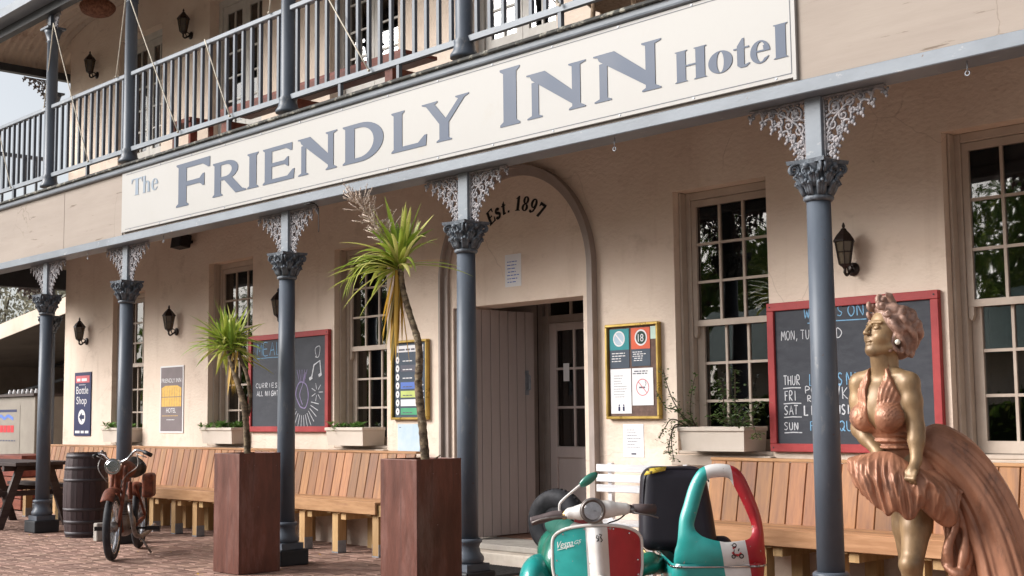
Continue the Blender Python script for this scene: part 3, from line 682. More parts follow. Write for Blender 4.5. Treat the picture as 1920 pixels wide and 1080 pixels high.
lb2 = lace_bracket(); lb2.v = [(-x, y, z) for x, y, z in lb2.v]; lb2.f = [f[::-1] for f in lb2.f]; LBm2 = lb2.mesh('lace_bracket', LACE)
LABC = {}
def column(x, y=YC, rz=0, brs=(1, -1)):
    c = obj('column', CPm['shaft'], ver, (x+9, y-YC, 0), (0,0,rz))
    for n_ in ('plinth', 'base', 'capital', 'post', 'post_edge'):
        o = obj(n_, CPm[n_], c)
        if CP[n_][2]: bv = o.modifiers.new('bevel', 'BEVEL'); bv.width = CP[n_][2]; bv.segments = 2; bv.limit_method = 'ANGLE'
    for s_ in brs: obj('lace_bracket', LBm if s_ > 0 else LBm2, c, (.053*s_, 0, 2.933))
    return c
COLX = [-16.87, -13.99, -12.12, -9.265, -6.985, -4.04, -1.15]
for x in COLX: column(x, brs=(1, -1) if x > -16 else (1,))
column(-16.83, 7.42, PI/2, (-1,))

# upper storey columns, railing, roof
q = MB(); q.cs = True; q.lathe([(.105,3.776),(.105,3.80),(.085,3.83),(.075,3.88),(.08,3.90),(.066,3.92),(.060,5.42),(.07,5.43),(.062,5.44),(.085,5.52),(.10,5.56)], n=24)
q.cs = False; q.box(-.105,.105,-.105,.105,5.5605,5.585); q.box(-.03,.03,-.045,.045,5.5855,5.93)
UCm = q.mesh('upper_column', GREY)
for x in COLX:
    c = obj('upper_column', UCm, ver, (x+9, 0, 0))
    obj('upper_lace_bracket', LBm, c, (.035, 0, 5.93)); 
    if x > -16: obj('upper_lace_bracket', LBm2, c, (-.035, 0, 5.93))
c = obj('upper_column', UCm, ver, (-16.83+9, 7.40-YC, 0), (0,0,PI/2)); obj('upper_lace_bracket', LBm2, c, (-.035, 0, 5.93)) if False else obj('upper_lace_bracket', LBm2, c, (-.035,0,5.75))
spans = list(zip(COLX, COLX[1:]))
bl = MB(); bl.box(-.015, .015, -.014, .014, 3.93, 4.655); blm = bl.mesh('baluster', GREY)
for a, b in spans:
    q = MB(); q.box(a+.058, b-.058, YC-.03, YC+.03, 4.656, 4.70); TR_ = q.build('top_rail', GREYL, ver, bevel=.006)
    q = MB(); q.box(a+.063, b-.063, YC-.02, YC+.02, 3.885, 3.929); q.build('bottom_rail', GREYL, ver)
    n_ = round((b-a)/.143)
    for i in range(1, n_): obj('baluster', blm, ver, (a+(b-a)*i/n_+9, 0, 0))
    nq = max(1, round((b-a)/1.45)) 
    for i in range(1, nq+1):
        x = a+(b-a)*(i-.0)/(nq+1) if nq > 1 else (a+b)/2
        q = MB(); q.box(x-.016, x+.016, YC-.016, YC+.016, 3.776, 3.884); q.build('rail_foot', GREY, ver)
# end railing at the far left
q = MB(); q.box(VX0+.06, VX0+.12, YC+.08, 7.35, 4.656, 4.70); q.box(VX0+.07, VX0+.11, YC+.08, 7.35, 3.885, 3.929); q.build('end_rail', GREY, ver)
for i in range(8):
    o = obj('baluster', blm, ver, (VX0+.09+9, .17+.15*i, 0)); o.rotation_euler = (0,0,PI/2)
# curved corrugated roof with a bull nose at front and end
def roof_z(x, y):
    df, de = y-5.93, x-(-17.02); dd = min(df, de, 1.6); t = max(dd, 0)/1.6
    de = min(max(de, 0), 1.65)/1.65; base = min(5.88+.55*math.sqrt(max(0, 1-(1-de)**2.2)), 5.90+.62*max(df, 0))
    return base, y
q = MB(); q.cs = True
XS = [-17.02+.07*k for k in range(26)]; XS += [XS[-1]+.8*(k+1) for k in range(22)]
XS = [x for x in XS if x < 1.9]
YS = [5.93+(7.52-5.93)*k/150 for k in range(151)]
vs = []
for y in YS:
    for x in XS:
        z, c_ = roof_z(x, y); vs.append((x, y, z+.019*math.sin(c_*2*PI/.095)))
nx = len(XS); fs = [(j*nx+i, (j+1)*nx+i, (j+1)*nx+i+1, j*nx+i+1) for j in range(len(YS)-1) for i in range(nx-1)]
q.add(vs, fs)
q.build('verandah_roof', ROOFM, ver); q = MB(); q.cs = True; vs = []; ys_ = [7.49+.0158*k for k in range(286)]; xe = [-17.02+.47*(k/8) for k in range(9)]
for y in ys_:
    for x in xe: vs.append((x, y, 5.86+.56*math.sqrt(max(0, 1-(1-(x+17.02)/1.6)**2.2))+.013*math.sin(y*2*PI/.095)))
q.add(vs, [(j*9+i, (j+1)*9+i, (j+1)*9+i+1, j*9+i+1) for j in range(285) for i in range(8)])
# finer ribs over the part left of the building corner, where the sheets turn
q.build('verandah_roof', ROOFM, ver)
q = MB(); q.box(VX0-.02, VX1, 6.02, 6.11, 5.73, 5.845); q.build('roof_plate', DARK, ver)
q = MB(); q.box(VX0-.02, VX0+.08, 6.111, 12, 5.80, 5.90); q.build('end_plate', DARK, ver)
q = MB(); q.box(VX0-.12, VX1, 5.86, 6.02, 5.83, 5.86); q.box(VX0-.12, VX1, 5.83, 5.86, 5.83, 5.93); q.build('roof_gutter', GREYL, ver)
# festoon ropes tied between columns and rail
def rope(p, q_, label=None, r=.0065):
    n = 8; P = [Vector(p).lerp(Vector(q_), i/n)+Vector((0, 0, -.012*math.sin(PI*i/n))) for i in range(n+1)]
    m_ = MB(); m_.cs = True; m_.tube(P, r, 6); m_.ell(P[-1], r*2, 6, 4); return m_
ROPES = [((-13.84,6.06,5.60),(-14.08,6.08,4.70),'cream rope from the leftmost visible upper column down to the handrail on its left'),
         ((-13.84,6.06,5.60),(-12.95,6.08,3.91),'cream rope slanting right from the leftmost visible upper column to the bottom rail'),
         ((-12.09,6.05,5.55),(-12.35,6.08,4.70),'short cream rope left of the second upper column'),
         ((-12.09,6.05,5.55),(-11.06,6.08,3.91),'cream rope slanting right from the second upper column to the bottom rail'),
         ((-10.55,6.06,4.69),(-10.13,6.08,3.90),'cream rope crossing the railing halfway between second and third upper columns'),
         ((-9.29,6.05,5.55),(-9.50,6.08,4.70),'short cream rope left of the third upper column'),
         ((-9.29,6.05,5.55),(-8.07,6.08,3.90),'cream rope slanting right from the third upper column, above the letters LY'),
         ((-6.985,6.05,5.5),(-5.97,6.08,3.92),'cream rope end tied to the rail foot above the second N of the sign'),
         ((-15.32,6.06,4.69),(-14.95,6.08,3.90),'cream rope over the far left end of the railing')]
for a, b, lbl in ROPES: tag(rope(a, b).build('rope', ROPE, at=b), lbl, 'rope', 'ropes tied to the balcony')
# ================================================================== MAIN SIGN
sg_ = thing('hotel_sign', 'long white signboard with blue grey lettering fixed along the verandah fascia', 'sign', (-8.03, 5.99, 3.03))
q = MB(); q.box(-11.985, -4.07, 5.985, 5.9995, 3.035, 3.625); q.build('board', SIGNW, sg_, bevel=.002)
q = MB()
for a in ((-11.90,-4.09,3.600,3.6045),(-11.90,-4.09,3.0585,3.063)): q.box(a[0], a[1], 5.983, 5.9849, a[2], a[3])
q.box(-4.094, -4.090, 5.983, 5.9849, 3.0631, 3.5999); q.build('border_line', LINE, sg_)
q = MB(); q.box(-4.080, -4.058, 5.979, 5.9995, 3.02, 3.625); q.build('end_strip', SIGNW, sg_)
q = MB(); q.lathe([(.006, -.003), (.006, .001)], (0, 0, 0), 6, axis='y'); scm = q.mesh('screw', GALV)
for i in range(14): 
    for z in (3.05, 3.613): obj('screw', scm, sg_, (-11.8+.585*i+8.03, 5.984-5.99, z-3.03))
def arc(cx, cz, rx, rz, a0, a1, n=18): return [(cx+rx*math.cos(a0+(a1-a0)*k/n), cz+rz*math.sin(a0+(a1-a0)*k/n)) for k in range(n+1)]
def stem(x, w_, s_=.05, t=.035, h=1.): return [(x-s_,0),(x+w_+s_,0),(x+w_+s_,t),(x+w_,t*2.4),(x+w_,h-t*2.4),(x+w_+s_,h-t),(x+w_+s_,h),(x-s_,h),(x-s_,h-t),(x,h-t*2.4),(x,t*2.4),(x-s_,t)]
# glyphs: (pieces, width) in units of cap height
G = {}
sw = .19
G['I'] = ([stem(.06, sw)], .31)
G['F'] = ([stem(.06, sw), [(.2,1),(.2,.875),(.62,.875),(.74,.77),(.78,.77),(.78,1)], [(.2,.565),(.55,.565),(.62,.655),(.66,.655),(.66,.38),(.62,.38),(.55,.455),(.2,.455)]], .80)
G['E'] = ([stem(.06, sw), [(.2,1),(.2,.885),(.62,.885),(.74,.79),(.78,.79),(.78,1)], [(.2,.56),(.58,.56),(.66,.64),(.69,.64),(.69,.38),(.66,.38),(.58,.455),(.2,.455)], [(.2,0),(.2,.115),(.66,.115),(.80,.27),(.84,.27),(.82,0)]], .84)
G['L'] = ([stem(.06, sw), [(.2,0),(.2,.115),(.60,.115),(.74,.27),(.79,.27),(.77,0)]], .78)
G['D'] = ([stem(.06, sw), arc(.36,.5,.46,.5,-PI/2,PI/2)[0:]+[(.2,1),(.2,.885)]+arc(.34,.5,.29,.385,PI/2,-PI/2)+[(.2,.115),(.2,0)]], .84)
G['R'] = ([stem(.06, sw), arc(.42,.725,.33,.275,-PI/2,PI/2)+[(.2,1),(.2,.90)]+arc(.38,.725,.19,.175,PI/2,-PI/2)+[(.2,.55),(.2,.45)], [(.34,.46),(.56,.50),(.86,.10),(.98,.04),(.98,0),(.68,0)]], .96)
G['N'] = ([[(-.01,0),(.25,0),(.25,.03),(.19,.07),(.19,.80),(.07,.80),(.07,.07),(-.01,.03)], [(-.02,.97),(-.02,1.0),(.30,1.0),(.86,.30),(.86,.10),(.80,0.08),(.07,.86),(.04,.95)], [(.70,1),(.98,1),(.98,.97),(.89,.93),(.89,.10),(.97,.03),(.97,0),(.70,0),(.70,.03),(.755,.07),(.755,.93),(.70,.97)]], .97)
G['Y'] = ([[(.30,0),(.62,0),(.62,.03),(.56,.07),(.56,.44),(.36,.44),(.36,.07),(.30,.03)], [(-.02,1),(-.02,.97),(.07,.93),(.36,.43),(.56,.43),(.26,.93),(.32,.97),(.32,1)], [(.98,1),(.98,.97),(.89,.93),(.56,.43),(.42,.43),(.76,.93),(.70,.97),(.70,1)]], .96)
G['H'] = ([stem(.05,.26,.05,.02), stem(.60,.26,.05,.02), [(.2,.47),(.7,.47),(.7,.52),(.2,.52)]], .92)
def ringp(cx, cz, ro, rzo, ri, rzi): return [arc(cx,cz,ro,rzo,PI/2,3*PI/2)+arc(cx,cz,ri,rzi,3*PI/2,PI/2), arc(cx,cz,ro,rzo,-PI/2,PI/2)+arc(cx,cz,ri,rzi,PI/2,-PI/2)]
G['o'] = (ringp(.34,.34,.34,.35,.10,.32), .68)
G['e'] = ([arc(.33,.34,.33,.35,PI*.15,PI*1.85,28)+arc(.36,.34,.15,.30,PI*1.75,PI*.2,24), [(.2,.34),(.2,.39),(.655,.39),(.62,.34)], arc(.33,.34,.33,.35,0,PI*.2,6)+arc(.33,.34,.12,.30,PI*.2,0,6)], .66)
G['t'] = ([[(.12,.08),(.22,0),(.42,.0),(.55,.10),(.52,.12),(.36,.08),(.36,.95),(.30,.95),(.12,.72)], [(0,.66),(0,.61),(.52,.61),(.52,.66)]], .52)
G['l'] = ([stem(.05,.25,.05,.02)], .35)
G['T'] = ([stem(.30,.22,.06,.02,.96), [(0,1),(0,.72),(.03,.72),(.10,.93),(.72,.93),(.79,.72),(.82,.72),(.82,1)]], .82)
G['h'] = ([[(0,0),(.30,0),(.30,.02),(.25,.04),(.25,1),(.0,1),(.0,.98),(.05,.96),(.05,.04),(0,.02)], arc(.40,.44,.25,.24,0,PI*.93,14)+arc(.36,.42,.10,.20,PI*.9,0,12)+[(.46,.02),(.41,.02),(.41,0),(.70,0),(.70,.02),(.65,.04)]], .70)
def glyph(mb, ch, x0, x1, z0, h, y, th=.0016, halo=0):
    ps, w_ = G[ch]; k = (x1-x0)/w_
    for i, p in enumerate(ps):
        poly = [(x0+a*k, z0+b*h) for a, b in p]
        if halo:
            cx = sum(a for a, b in poly)/len(poly); 
            poly = [(a+halo, b-halo) for a, b in poly]
        mb.prism(poly, y-th-i*.00023, y+.0002+i*.00002)
LT = [('F',-10.905,-10.28,3.150,.40),('R',-10.25,-9.70,3.160,.305),('I',-9.675,-9.49,3.160,.305),('E',-9.43,-8.95,3.160,.305),('N',-8.89,-8.36,3.160,.305),('D',-8.285,-7.745,3.160,.305),('L',-7.665,-7.25,3.160,.305),('Y',-7.29,-6.79,3.160,.305),
      ('I',-6.465,-6.255,3.155,.40),('N',-6.185,-5.655,3.160,.305),('N',-5.57,-5.025,3.160,.305)]
hl = MB()
for (c, a, b, z, h) in LT:
    q = MB(); glyph(q, c, a, b, z, h, 5.983); q.build('letter', SIGNL, sg_, fixn=True)
    glyph(hl, c, a, b, z, h, 5.9847, th=.0003, halo=-.022) if False else None
for (c, a, b, z, h) in [('T',-11.78,-11.56,3.375,.165),('h',-11.55,-11.40,3.375,.165),('e',-11.38,-11.25,3.375,.165),('H',-4.915,-4.675,3.160,.19),('o',-4.665,-4.49,3.160,.19),('t',-4.482,-4.373,3.160,.18),('e',-4.365,-4.23,3.160,.19),('l',-4.205,-4.11,3.160,.195)]:
    q = MB(); glyph(q, c, a, b, z, h, 5.983); q.build('letter', SIGNL if z < 3.2 else SIGNT, sg_, fixn=True)

# ================================================================== "Est. 1897" over the door
est = thing('established_lettering', 'black painted lettering Est. 1897 curving under the arch above the door', 'lettering', (-7.93, YW-.01, 2.85))
yE = YW-.006
def sten(x, w_, s_=.06): return stem(x, w_, s_, .03)
EG = {'E': ([sten(.05,.20), [(.15,1),(.15,.92),(.55,.92),(.60,.70),(.64,.70),(.64,1)], [(.2,.54),(.46,.54),(.46,.46),(.2,.46)], [(.15,0),(.15,.08),(.56,.08),(.62,.32),(.66,.32),(.66,0)]], .66),
      's': ('rib', [(.40,.52),(.30,.64),(.16,.64),(.08,.52),(.16,.40),(.34,.30),(.42,.18),(.32,.03),(.14,.03),(.05,.16)], .50),
      't': ([[(.10,0),(.36,0),(.40,.10),(.28,.08),(.28,.9),(.10,.75)], [(0,.66),(0,.58),(.40,.58),(.40,.66)]], .42),
      '.': ([[(.05,0),(.20,0),(.20,.15),(.05,.15)]], .25), ' ': ([], .30),
      '1': ([[(.02,0),(.46,0),(.46,.03),(.36,.07),(.36,1),(.26,1),(.04,.84),(.04,.80),(.14,.82),(.14,.07),(.02,.03)]], .50),
      '8': (ringp(.29,.25,.29,.26,.10,.19)+ringp(.29,.74,.26,.27,.09,.19), .60),
      '9': (ringp(.29,.68,.29,.33,.10,.25)+[[(.42,.6),(.58,.65),(.56,.40),(.44,.12),(.22,-.02),(.06,.05),(.06,.18),(.16,.20),(.30,.10),(.40,.30)]], .60),
      '7': ([[(0,1),(.02,.68),(.07,.68),(.14,.82),(.40,.82),(.14,0),(.34,0),(.58,.84),(.58,1)]], .58)}
txt = 'Est. 1897'; H_ = .124; adv = sum(EG[c][2] if EG[c][0] == 'rib' else EG[c][1] for c in txt)*H_*1.02+.012*len(txt)
R0 = .53; ang = PI/2+adv/R0/2-.02; 
for c in txt:
    e_ = EG[c]; w_ = (e_[2] if e_[0] == 'rib' else e_[1])*H_*1.02
    am = ang-w_/2/R0
    ca, sa = math.cos(am-PI/2), math.sin(am-PI/2); ox, oz = -7.93+R0*math.cos(am), 2.38+R0*math.sin(am)
    def tr(p): a, b = p[0]*H_*1.02-w_/2+p[1]*.012, p[1]*H_; return (ox+a*ca-b*sa, oz+a*sa+b*ca)
    q = MB()
    if e_[0] == 'rib': 
        P_ = smooth_path([tr(p) for p in e_[1]], 4); q.ribbon(P_, .026, yE)
    else:
        for i, p in enumerate(e_[0]): q.prism([tr(a) for a in p], yE-.0004*i, yE+.004)
    if q.v: q.build('letter', BLK, est, fixn=True)
    ang -= (w_+.012)/R0

# ================================================================== WALL LANTERNS
def lantern(lx, lz, label, y=YW):
    t = thing('wall_lantern', label, 'wall lamp', (lx, y, lz), 0, 'wall lanterns')
    ORG[t.name] = (0,0,0)
    q = MB(); q.cs = True; q.lathe([(.0,-.001),(.045,-.001),(.045,-.012),(.03,-.02),(.012,-.022)], (0,0,-.06), 14, axis='y')
    q.tube(smooth_path([(0,-.02,-.06),(0,-.06,-.09),(0,-.085,-.103),(0,-.103,-.09),(0,-.105,-.065)], 5), .010, 7); q.tube(smooth_path([(0,-.02,-.05),(0,-.05,-.03),(0,-.075,-.05),(0,-.06,-.08)], 5), .006, 6)
    q.build('bracket', LAMPM, t); 
    q = MB(); q.lathe([(.006,-.075),(.014,-.06),(.022,-.05),(.038,-.04),(.042,-.032)], (0,-.105,0), 6); q.lathe([(.078,.115),(.074,.125),(.05,.16),(.022,.19),(.02,.197),(.008,.205),(.013,.218),(.004,.24)], (0,-.105,0), 6)
    for i in range(6):
        a = 2*PI*i/6; q.tube([(.040*math.cos(a), -.105+.040*math.sin(a), -.033), (.066*math.cos(a), -.105+.066*math.sin(a), .116)], .005, 4)
        q.tube([(.053*math.cos(a), -.105+.053*math.sin(a), .045), (.053*math.cos(a+PI/3), -.105+.053*math.sin(a+PI/3), .045)], .003, 4)
    q.ell((0,-.105,-.085), .012, 8, 6); q.build('lantern_frame', LAMPM, t)
    q = MB(); q.lathe([(.036,-.031),(.060,.114)], (0,-.105,0), 6); q.build('glass', LGLS, t)
    return t
for x, z, l in [(-4.695, 2.19, 'bronze wall lantern between the big column and the tall right window, above the large chalkboard'), (-11.345, 2.28, 'bronze wall lantern half hidden behind the column in front of the small chalkboard'),
                (-13.60, 2.26, 'bronze wall lantern above the taupe hotel poster'), (-15.90, 2.26, 'bronze wall lantern above the navy bottle shop sign'),
                (-13.36, 5.69, 'upstairs wall lantern right of the second upper column'), (-15.76, 5.70, 'upstairs wall lantern near the far left corner of the hotel')]: lantern(x, z, l)

# speaker and hooks under the verandah
t = thing('wall_speaker', 'small black loudspeaker under the verandah ceiling, left of the second window', 'speaker', (-13.28, YW, 3.2))
q = MB(); q.cbox((-13.28,7.36,3.2), .24, .13, .15, rx=-.15); q.build('cabinet', BLK, t, bevel=.012, seg=2); q = MB(); q.box(-13.30,-13.26,7.40,7.498,3.19,3.22); q.build('bracket', BLK, t); q = MB(); q.cbox((-13.28,7.292,3.19), .20,.006,.12, rx=-.15); q.build('grille', DARK, t)
for x, d_, l in [(-5.475, .06, 'white hook hanging under the beam below the second N'), (-3.10, .05, 'white hook under the beam at the far right'), (-12.85, .05, 'small hook under the beam between the second and third columns'), (-11.25, .04, 'small hook under the beam left of the third column')]:
    q = MB(); q.cs = True; q.tube([(x,6.05,2.935),(x,6.05,2.935-d_)], .003, 5); q.tube([(x+.012*math.cos(a*PI/6), 6.05, 2.935-d_-.012+.012*math.sin(a*PI/6)) for a in range(3, 15)], .003, 6)
    tag(q.build('ceiling_hook', GALV, at=(x,6.05,2.935)), l, 'hook', 'hooks under the beam')
q = MB(); q.cs = True; q.tube(smooth_path([(-8.80,6.08,2.94),(-8.78,6.1,2.90),(-8.77,6.1,2.80),(-8.77,6.1,2.70)]), .004, 5); q.cs = False; q.box(-8.84,-8.75,6.0,6.05,2.925,2.95)
tag(q.build('loose_cable', BLK, at=(-8.8,6.08,2.94)), 'short black cable hanging beside the third column bracket', 'cable')

# ================================================================== CHALKBOARDS
def chalkboard(x0, x1, z0, z1, label, fr=.055):
    t = thing('chalkboard', label, 'chalkboard', ((x0+x1)/2, YW, z0))
    q = MB(); q.box(x0+fr*.6, x1-fr*.6, YW-.022, YW-.002, z0+fr*.6, z1-fr*.6); q.build('slate', SLATE, t)
    for (a, b, c, d_) in ((x0,x1,z1-fr,z1),(x0,x1,z0,z0+fr)):
        q = MB(); q.box(a, b, YW-.040, YW-.001, c, d_); q.build('frame_rail', REDF, t, bevel=.003)
    for (a, b) in ((x0,x0+fr),(x1-fr,x1)):
        q = MB(); q.box(a, b, YW-.0405, YW-.001, z0+fr+.001, z1-fr-.001); q.build('frame_stile', REDF, t, bevel=.003)
    q = MB(); q.lathe([(.006,-.0435),(.006,-.039)], (0,0,0), 6, axis='y'); m_ = q.mesh('screw', DARK)
    for x in (x0+fr/2, x1-fr/2):
        for z in (z0+fr/2, z1-fr/2): obj('screw', m_, t, (x-(x0+x1)/2, 0, z-z0))
    return t
# single stroke capitals for hand lettering, on a 0..1 by 0..1 box
SF = {'A':[[(0,0),(.45,1),(.9,0)],[(.18,.38),(.74,.40)]], 'C':[[(.85,.85),(.5,1),(.12,.75),(.05,.4),(.3,.03),(.85,.1)]], 'D':[[(.05,0),(.05,1),(.5,.92),(.85,.5),(.5,.05),(.05,0)]], 'E':[[(.8,1),(.05,1),(.05,0),(.82,0)],[(.05,.5),(.65,.52)]],
      'F':[[(.85,1),(.08,.97),(.08,0)],[(.08,.5),(.65,.52)]], 'G':[[(.85,.85),(.5,1),(.08,.6),(.2,.05),(.8,.08),(.85,.45),(.5,.45)]], 'H':[[(.05,0),(.05,1)],[(.8,0),(.8,1)],[(.05,.5),(.8,.5)]], 'I':[[(.4,0),(.4,1)]], 'K':[[(.05,0),(.05,1)],[(.8,1),(.05,.45),(.85,0)]],
      'L':[[(.08,1),(.05,0),(.8,.02)]], 'M':[[(0,0),(.1,1),(.48,.35),(.85,1),(.95,0)]], 'N':[[(.05,0),(.08,1),(.8,0),(.85,1)]], 'O':[[(.45,1),(.1,.8),(.03,.4),(.4,0),(.82,.3),(.8,.8),(.45,1)]], 'P':[[(.08,0),(.08,1),(.7,.95),(.75,.6),(.08,.48)]], 'Q':[[(.45,1),(.1,.8),(.03,.4),(.4,0),(.82,.3),(.8,.8),(.45,1)],[(.5,.25),(.95,-.08)]],
      'R':[[(.08,0),(.08,1),(.7,.95),(.72,.6),(.08,.5),(.8,0)]], 'S':[[(.8,.9),(.4,1),(.08,.78),(.4,.52),(.78,.3),(.45,0),(.03,.1)]], 'T':[[(0,1),(.9,1)],[(.45,1),(.42,0)]], 'U':[[(.05,1),(.08,.2),(.4,0),(.75,.2),(.8,1)]], 'V':[[(.0,1),(.42,0),(.85,1)]], 'W':[[(0,1),(.22,0),(.48,.7),(.72,0),(.98,1)]],
      'Y':[[(0,1),(.42,.5),(.85,1)],[(.42,.5),(.4,0)]], '/':[[(0,-.2),(.7,1.15)]], ',':[[(.25,.1),(.1,-.2)]], "'":[[(.3,1.05),(.25,.8)]], '!':[[(.3,1),(.3,.3)],[(.3,.08),(.3,0)]], '&':[[(.8,0),(.2,.75),(.4,1),(.55,.75),(.08,.25),(.3,0),(.8,.4)]]}
yk = [0]
def chalk(m, par, s, x, z, h, y, w_=None, cw=.6, gap=.2, lw=.008, jit=.03):
    mb = MB()
    k = cw*h if w_ is None else w_/(len(s)*(1+gap)); 
    for i, ch in enumerate(s):
        for st_ in SF.get(ch, []):
            yk[0] = (yk[0]+1) % 9
            pts = [(x+(p[0]+random.uniform(-jit,jit))*k, z+(p[1]+random.uniform(-jit,jit))*h) for p in st_]
            if len(pts) > 3: pts = [(p.x, p.y) for p in smooth_path(pts, 3)]
            mb.ribbon(pts, lw*random.uniform(.62,.9), y-.00012*yk[0])
        x += k*(1+gap)
    if isinstance(par, bpy.types.Object): mb.build('writing', m, par)
    return x
def uline(mb, x0, x1, z, y, lw=.008): mb.ribbon([(x0,z),((x0+x1)/2,z+.004),(x1,z+.002)], lw, y)
cbR = chalkboard(-5.372, -4.085, .935, 1.948, 'large red framed chalkboard listing what is on each day, behind the statue')
ys = YW-.0235
def ul(x0, x1, z, par, m=CHW, lw=.007): q = MB(); uline(q, x0, x1, z, ys-.001, lw); q.build('underline', m, par)
for (m_, s_, x, z, h, w_, lw) in [(CHB,"WHAT'S",-5.075,1.830,.065,.31,.009),(CHB,"ON",-4.738,1.825,.070,.135,.009),(CHW,"MON,TUE,",-5.265,1.690,.062,.315,.008),(CHW,"WED",-4.945,1.688,.060,.175,.008),
    (CHW,"THUR",-5.257,1.385,.062,.140,.009),(CHW,"FRI",-5.25,1.280,.064,.105,.009),(CHW,"SAT",-5.258,1.185,.060,.120,.009),(CHW,"SUN",-5.262,1.082,.050,.120,.009),
    (CHB,"LOCALS",-5.05,1.375,.080,.265,.010),(CHB,"NIGHT",-4.765,1.375,.082,.25,.010),(CHW,"POOL",-5.085,1.325,.045,.19,.008),(CHW,"RAFF",-5.07,1.270,.040,.16,.007),(CHW,"L",-4.875,1.315,.045,.035,.008),(CHW,"/",-4.845,1.255,.115,.05,.009),(CHW,"KARAOKE",-4.80,1.285,.075,.38,.010),
    (CHB,"NIGHT",-4.735,1.255,.03,.12,.006),(CHW,"LIVE",-5.10,1.180,.062,.185,.013),(CHW,"MUSIC",-4.885,1.185,.060,.19,.013),(CHB,"FRANQUE",-5.055,1.078,.062,.39,.010)]: chalk(m_, cbR, s_, x, z, h, ys, w_=w_, lw=lw)
ul(-5.05, -4.60, 1.795, cbR, CHB)
for z in (1.362, 1.258, 1.166, 1.062): ul(-5.262, -5.12, z, cbR)
cbL = chalkboard(-12.01, -10.562, 1.06, 2.062, 'smaller red framed chalkboard with a sunburst drawing, left of the third window')
for (m_, s_, x, z, h, w_, lw) in [(CHB,"MEALS",-11.86,1.85,.13,.60,.010),(CHW,"CURRIES",-11.88,1.515,.045,.42,.010),(CHW,"ALL",-11.86,1.43,.05,.13,.013),(CHW,"NIGHT",-11.70,1.43,.05,.27,.015)]: chalk(m_, cbL, s_, x, z, h, ys, w_=w_, lw=lw)
ul(-11.88, -11.35, 1.82, cbL, CHB, .006)
q = MB()
cx, cz = -11.02, 1.43
for i in range(17):
    a = -PI*.05-i*PI*1.1/16; r0, r1 = .15, .27+.05*random.random(); q.ribbon([(cx+r0*math.cos(a), cz-.05+r0*1.05*math.sin(a)), (cx+r1*math.cos(a), cz-.05+r1*1.05*math.sin(a))], .008, ys-.0001*i)
for i in range(7):
    a = i*2*PI/7; q.ribbon([(cx+.25+.03*math.cos(a), cz+.02+.03*math.sin(a)), (cx+.25+.10*math.cos(a), cz+.02+.09*math.sin(a))], .007, ys-.0001*i)
q.ribbon([(-10.86,1.60),(-10.82,1.72),(-10.72,1.76),(-10.70,1.62)], .016, ys-.002); q.ribbon([(-10.90,1.58),(-10.85,1.60)], .03, ys-.0022); q.ribbon([(-10.74,1.61),(-10.69,1.63)], .03, ys-.0022)
q.ribbon([(p.x,p.y) for p in smooth_path([(-10.78,1.80),(-10.80,1.88),(-10.72,1.90),(-10.74,1.80),(-10.80,1.80)], 4)], .007, ys-.002)
q.build('white_drawing', CHW, cbL)['kind'] = 'stuff'
q = MB(); q.ribbon(smooth_path([(cx-.04,cz-.12),(cx-.12,cz),(cx-.06,cz+.12),(cx+.06,cz+.10),(cx+.10,cz-.02),(cx+.05,cz-.13),(cx-.04,cz-.12)], 5), .012, ys-.0005); q.ribbon(smooth_path([(cx,cz-.1),(cx-.05,cz),(cx,cz+.1),(cx+.05,cz+.22)], 5), .010, ys-.0007)
for i in range(5): q.ribbon([(cx-.05+.02*i,cz+.12),(cx-.10+.045*i,cz+.25)], .006, ys-.0009-.0001*i)
q.build('purple_drawing', CHP, cbL)

# ================================================================== BOARDS AND POSTERS
def plate(x0, x1, z0, z1, y, m, parent, name='sheet', th=.0012):
    q = MB(); q.box(x0, x1, y-th, y, z0, z1); return q.build(name, m, parent)
def lines(x0, x1, z0, z1, n_, y, m, parent, h=None, name='print'):
    q = MB(); r_ = random.Random(int(x0*100)+n_); st_ = (z1-z0)/n_; h = h or st_*.45
    for i in range(n_): scribble(q, x0+r_.random()*.02, x1-r_.random()*.06, z0+st_*i, h, y, r_)
    return q.build(name, m, parent)
def framed(x0, x1, z0, z1, label, back, name='notice_board'):
    t = thing(name, label, 'notice board', ((x0+x1)/2, YW, z0)); f_ = .022
    plate(x0+f_, x1-f_, z0+f_, z1-f_, YW-.012, back, t, 'backing', .008)
    q = MB(); q.box(x0, x1, YW-.045, YW-.001, z1-f_, z1); q.box(x0, x1, YW-.045, YW-.001, z0, z0+f_); q.box(x0, x0+f_, YW-.0452, YW-.001, z0+f_, z1-f_); q.box(x1-f_, x1, YW-.0452, YW-.001, z0+f_, z1-f_)
    q.build('frame', GOLD, t, bevel=.004); return t
nb = framed(-6.888, -6.352, 1.163, 1.888, 'gold framed notice board with teal and orange posters, right of the doorway', CORK)
y = YW-.022
plate(-6.852, -6.655, 1.55, 1.85, y, NAVYG, nb, 'poster'); plate(-6.852, -6.655, 1.69, 1.85, y-.0015, TEALP, nb, 'poster_top')
q = MB(); q.v = []
def circ(mb, cx, cz, r0, r1, y): 
    n_ = 28; mb.add([(cx+r*math.cos(2*PI*k/n_), y, cz+r*math.sin(2*PI*k/n_)) for r in (r0, r1) for k in range(n_)], [(k, (k+1)%n_, (k+1)%n_+n_, k+n_) for k in range(n_)])
def disc(mb, cx, cz, r, y, sz=1.): n_ = 24; mb.add([(cx+r*math.cos(2*PI*k/n_), y, cz+r*sz*math.sin(2*PI*k/n_)) for k in range(n_)], [tuple(range(n_))])
circ(q, -6.755, 1.775, .048, .060, y-.004); q.ribbon([(-6.79,1.81),(-6.72,1.74)], .012, y-.0042); circ(q, -6.533, 1.775, .050, .062, y-.004); q.build('ring', PAPER, nb)
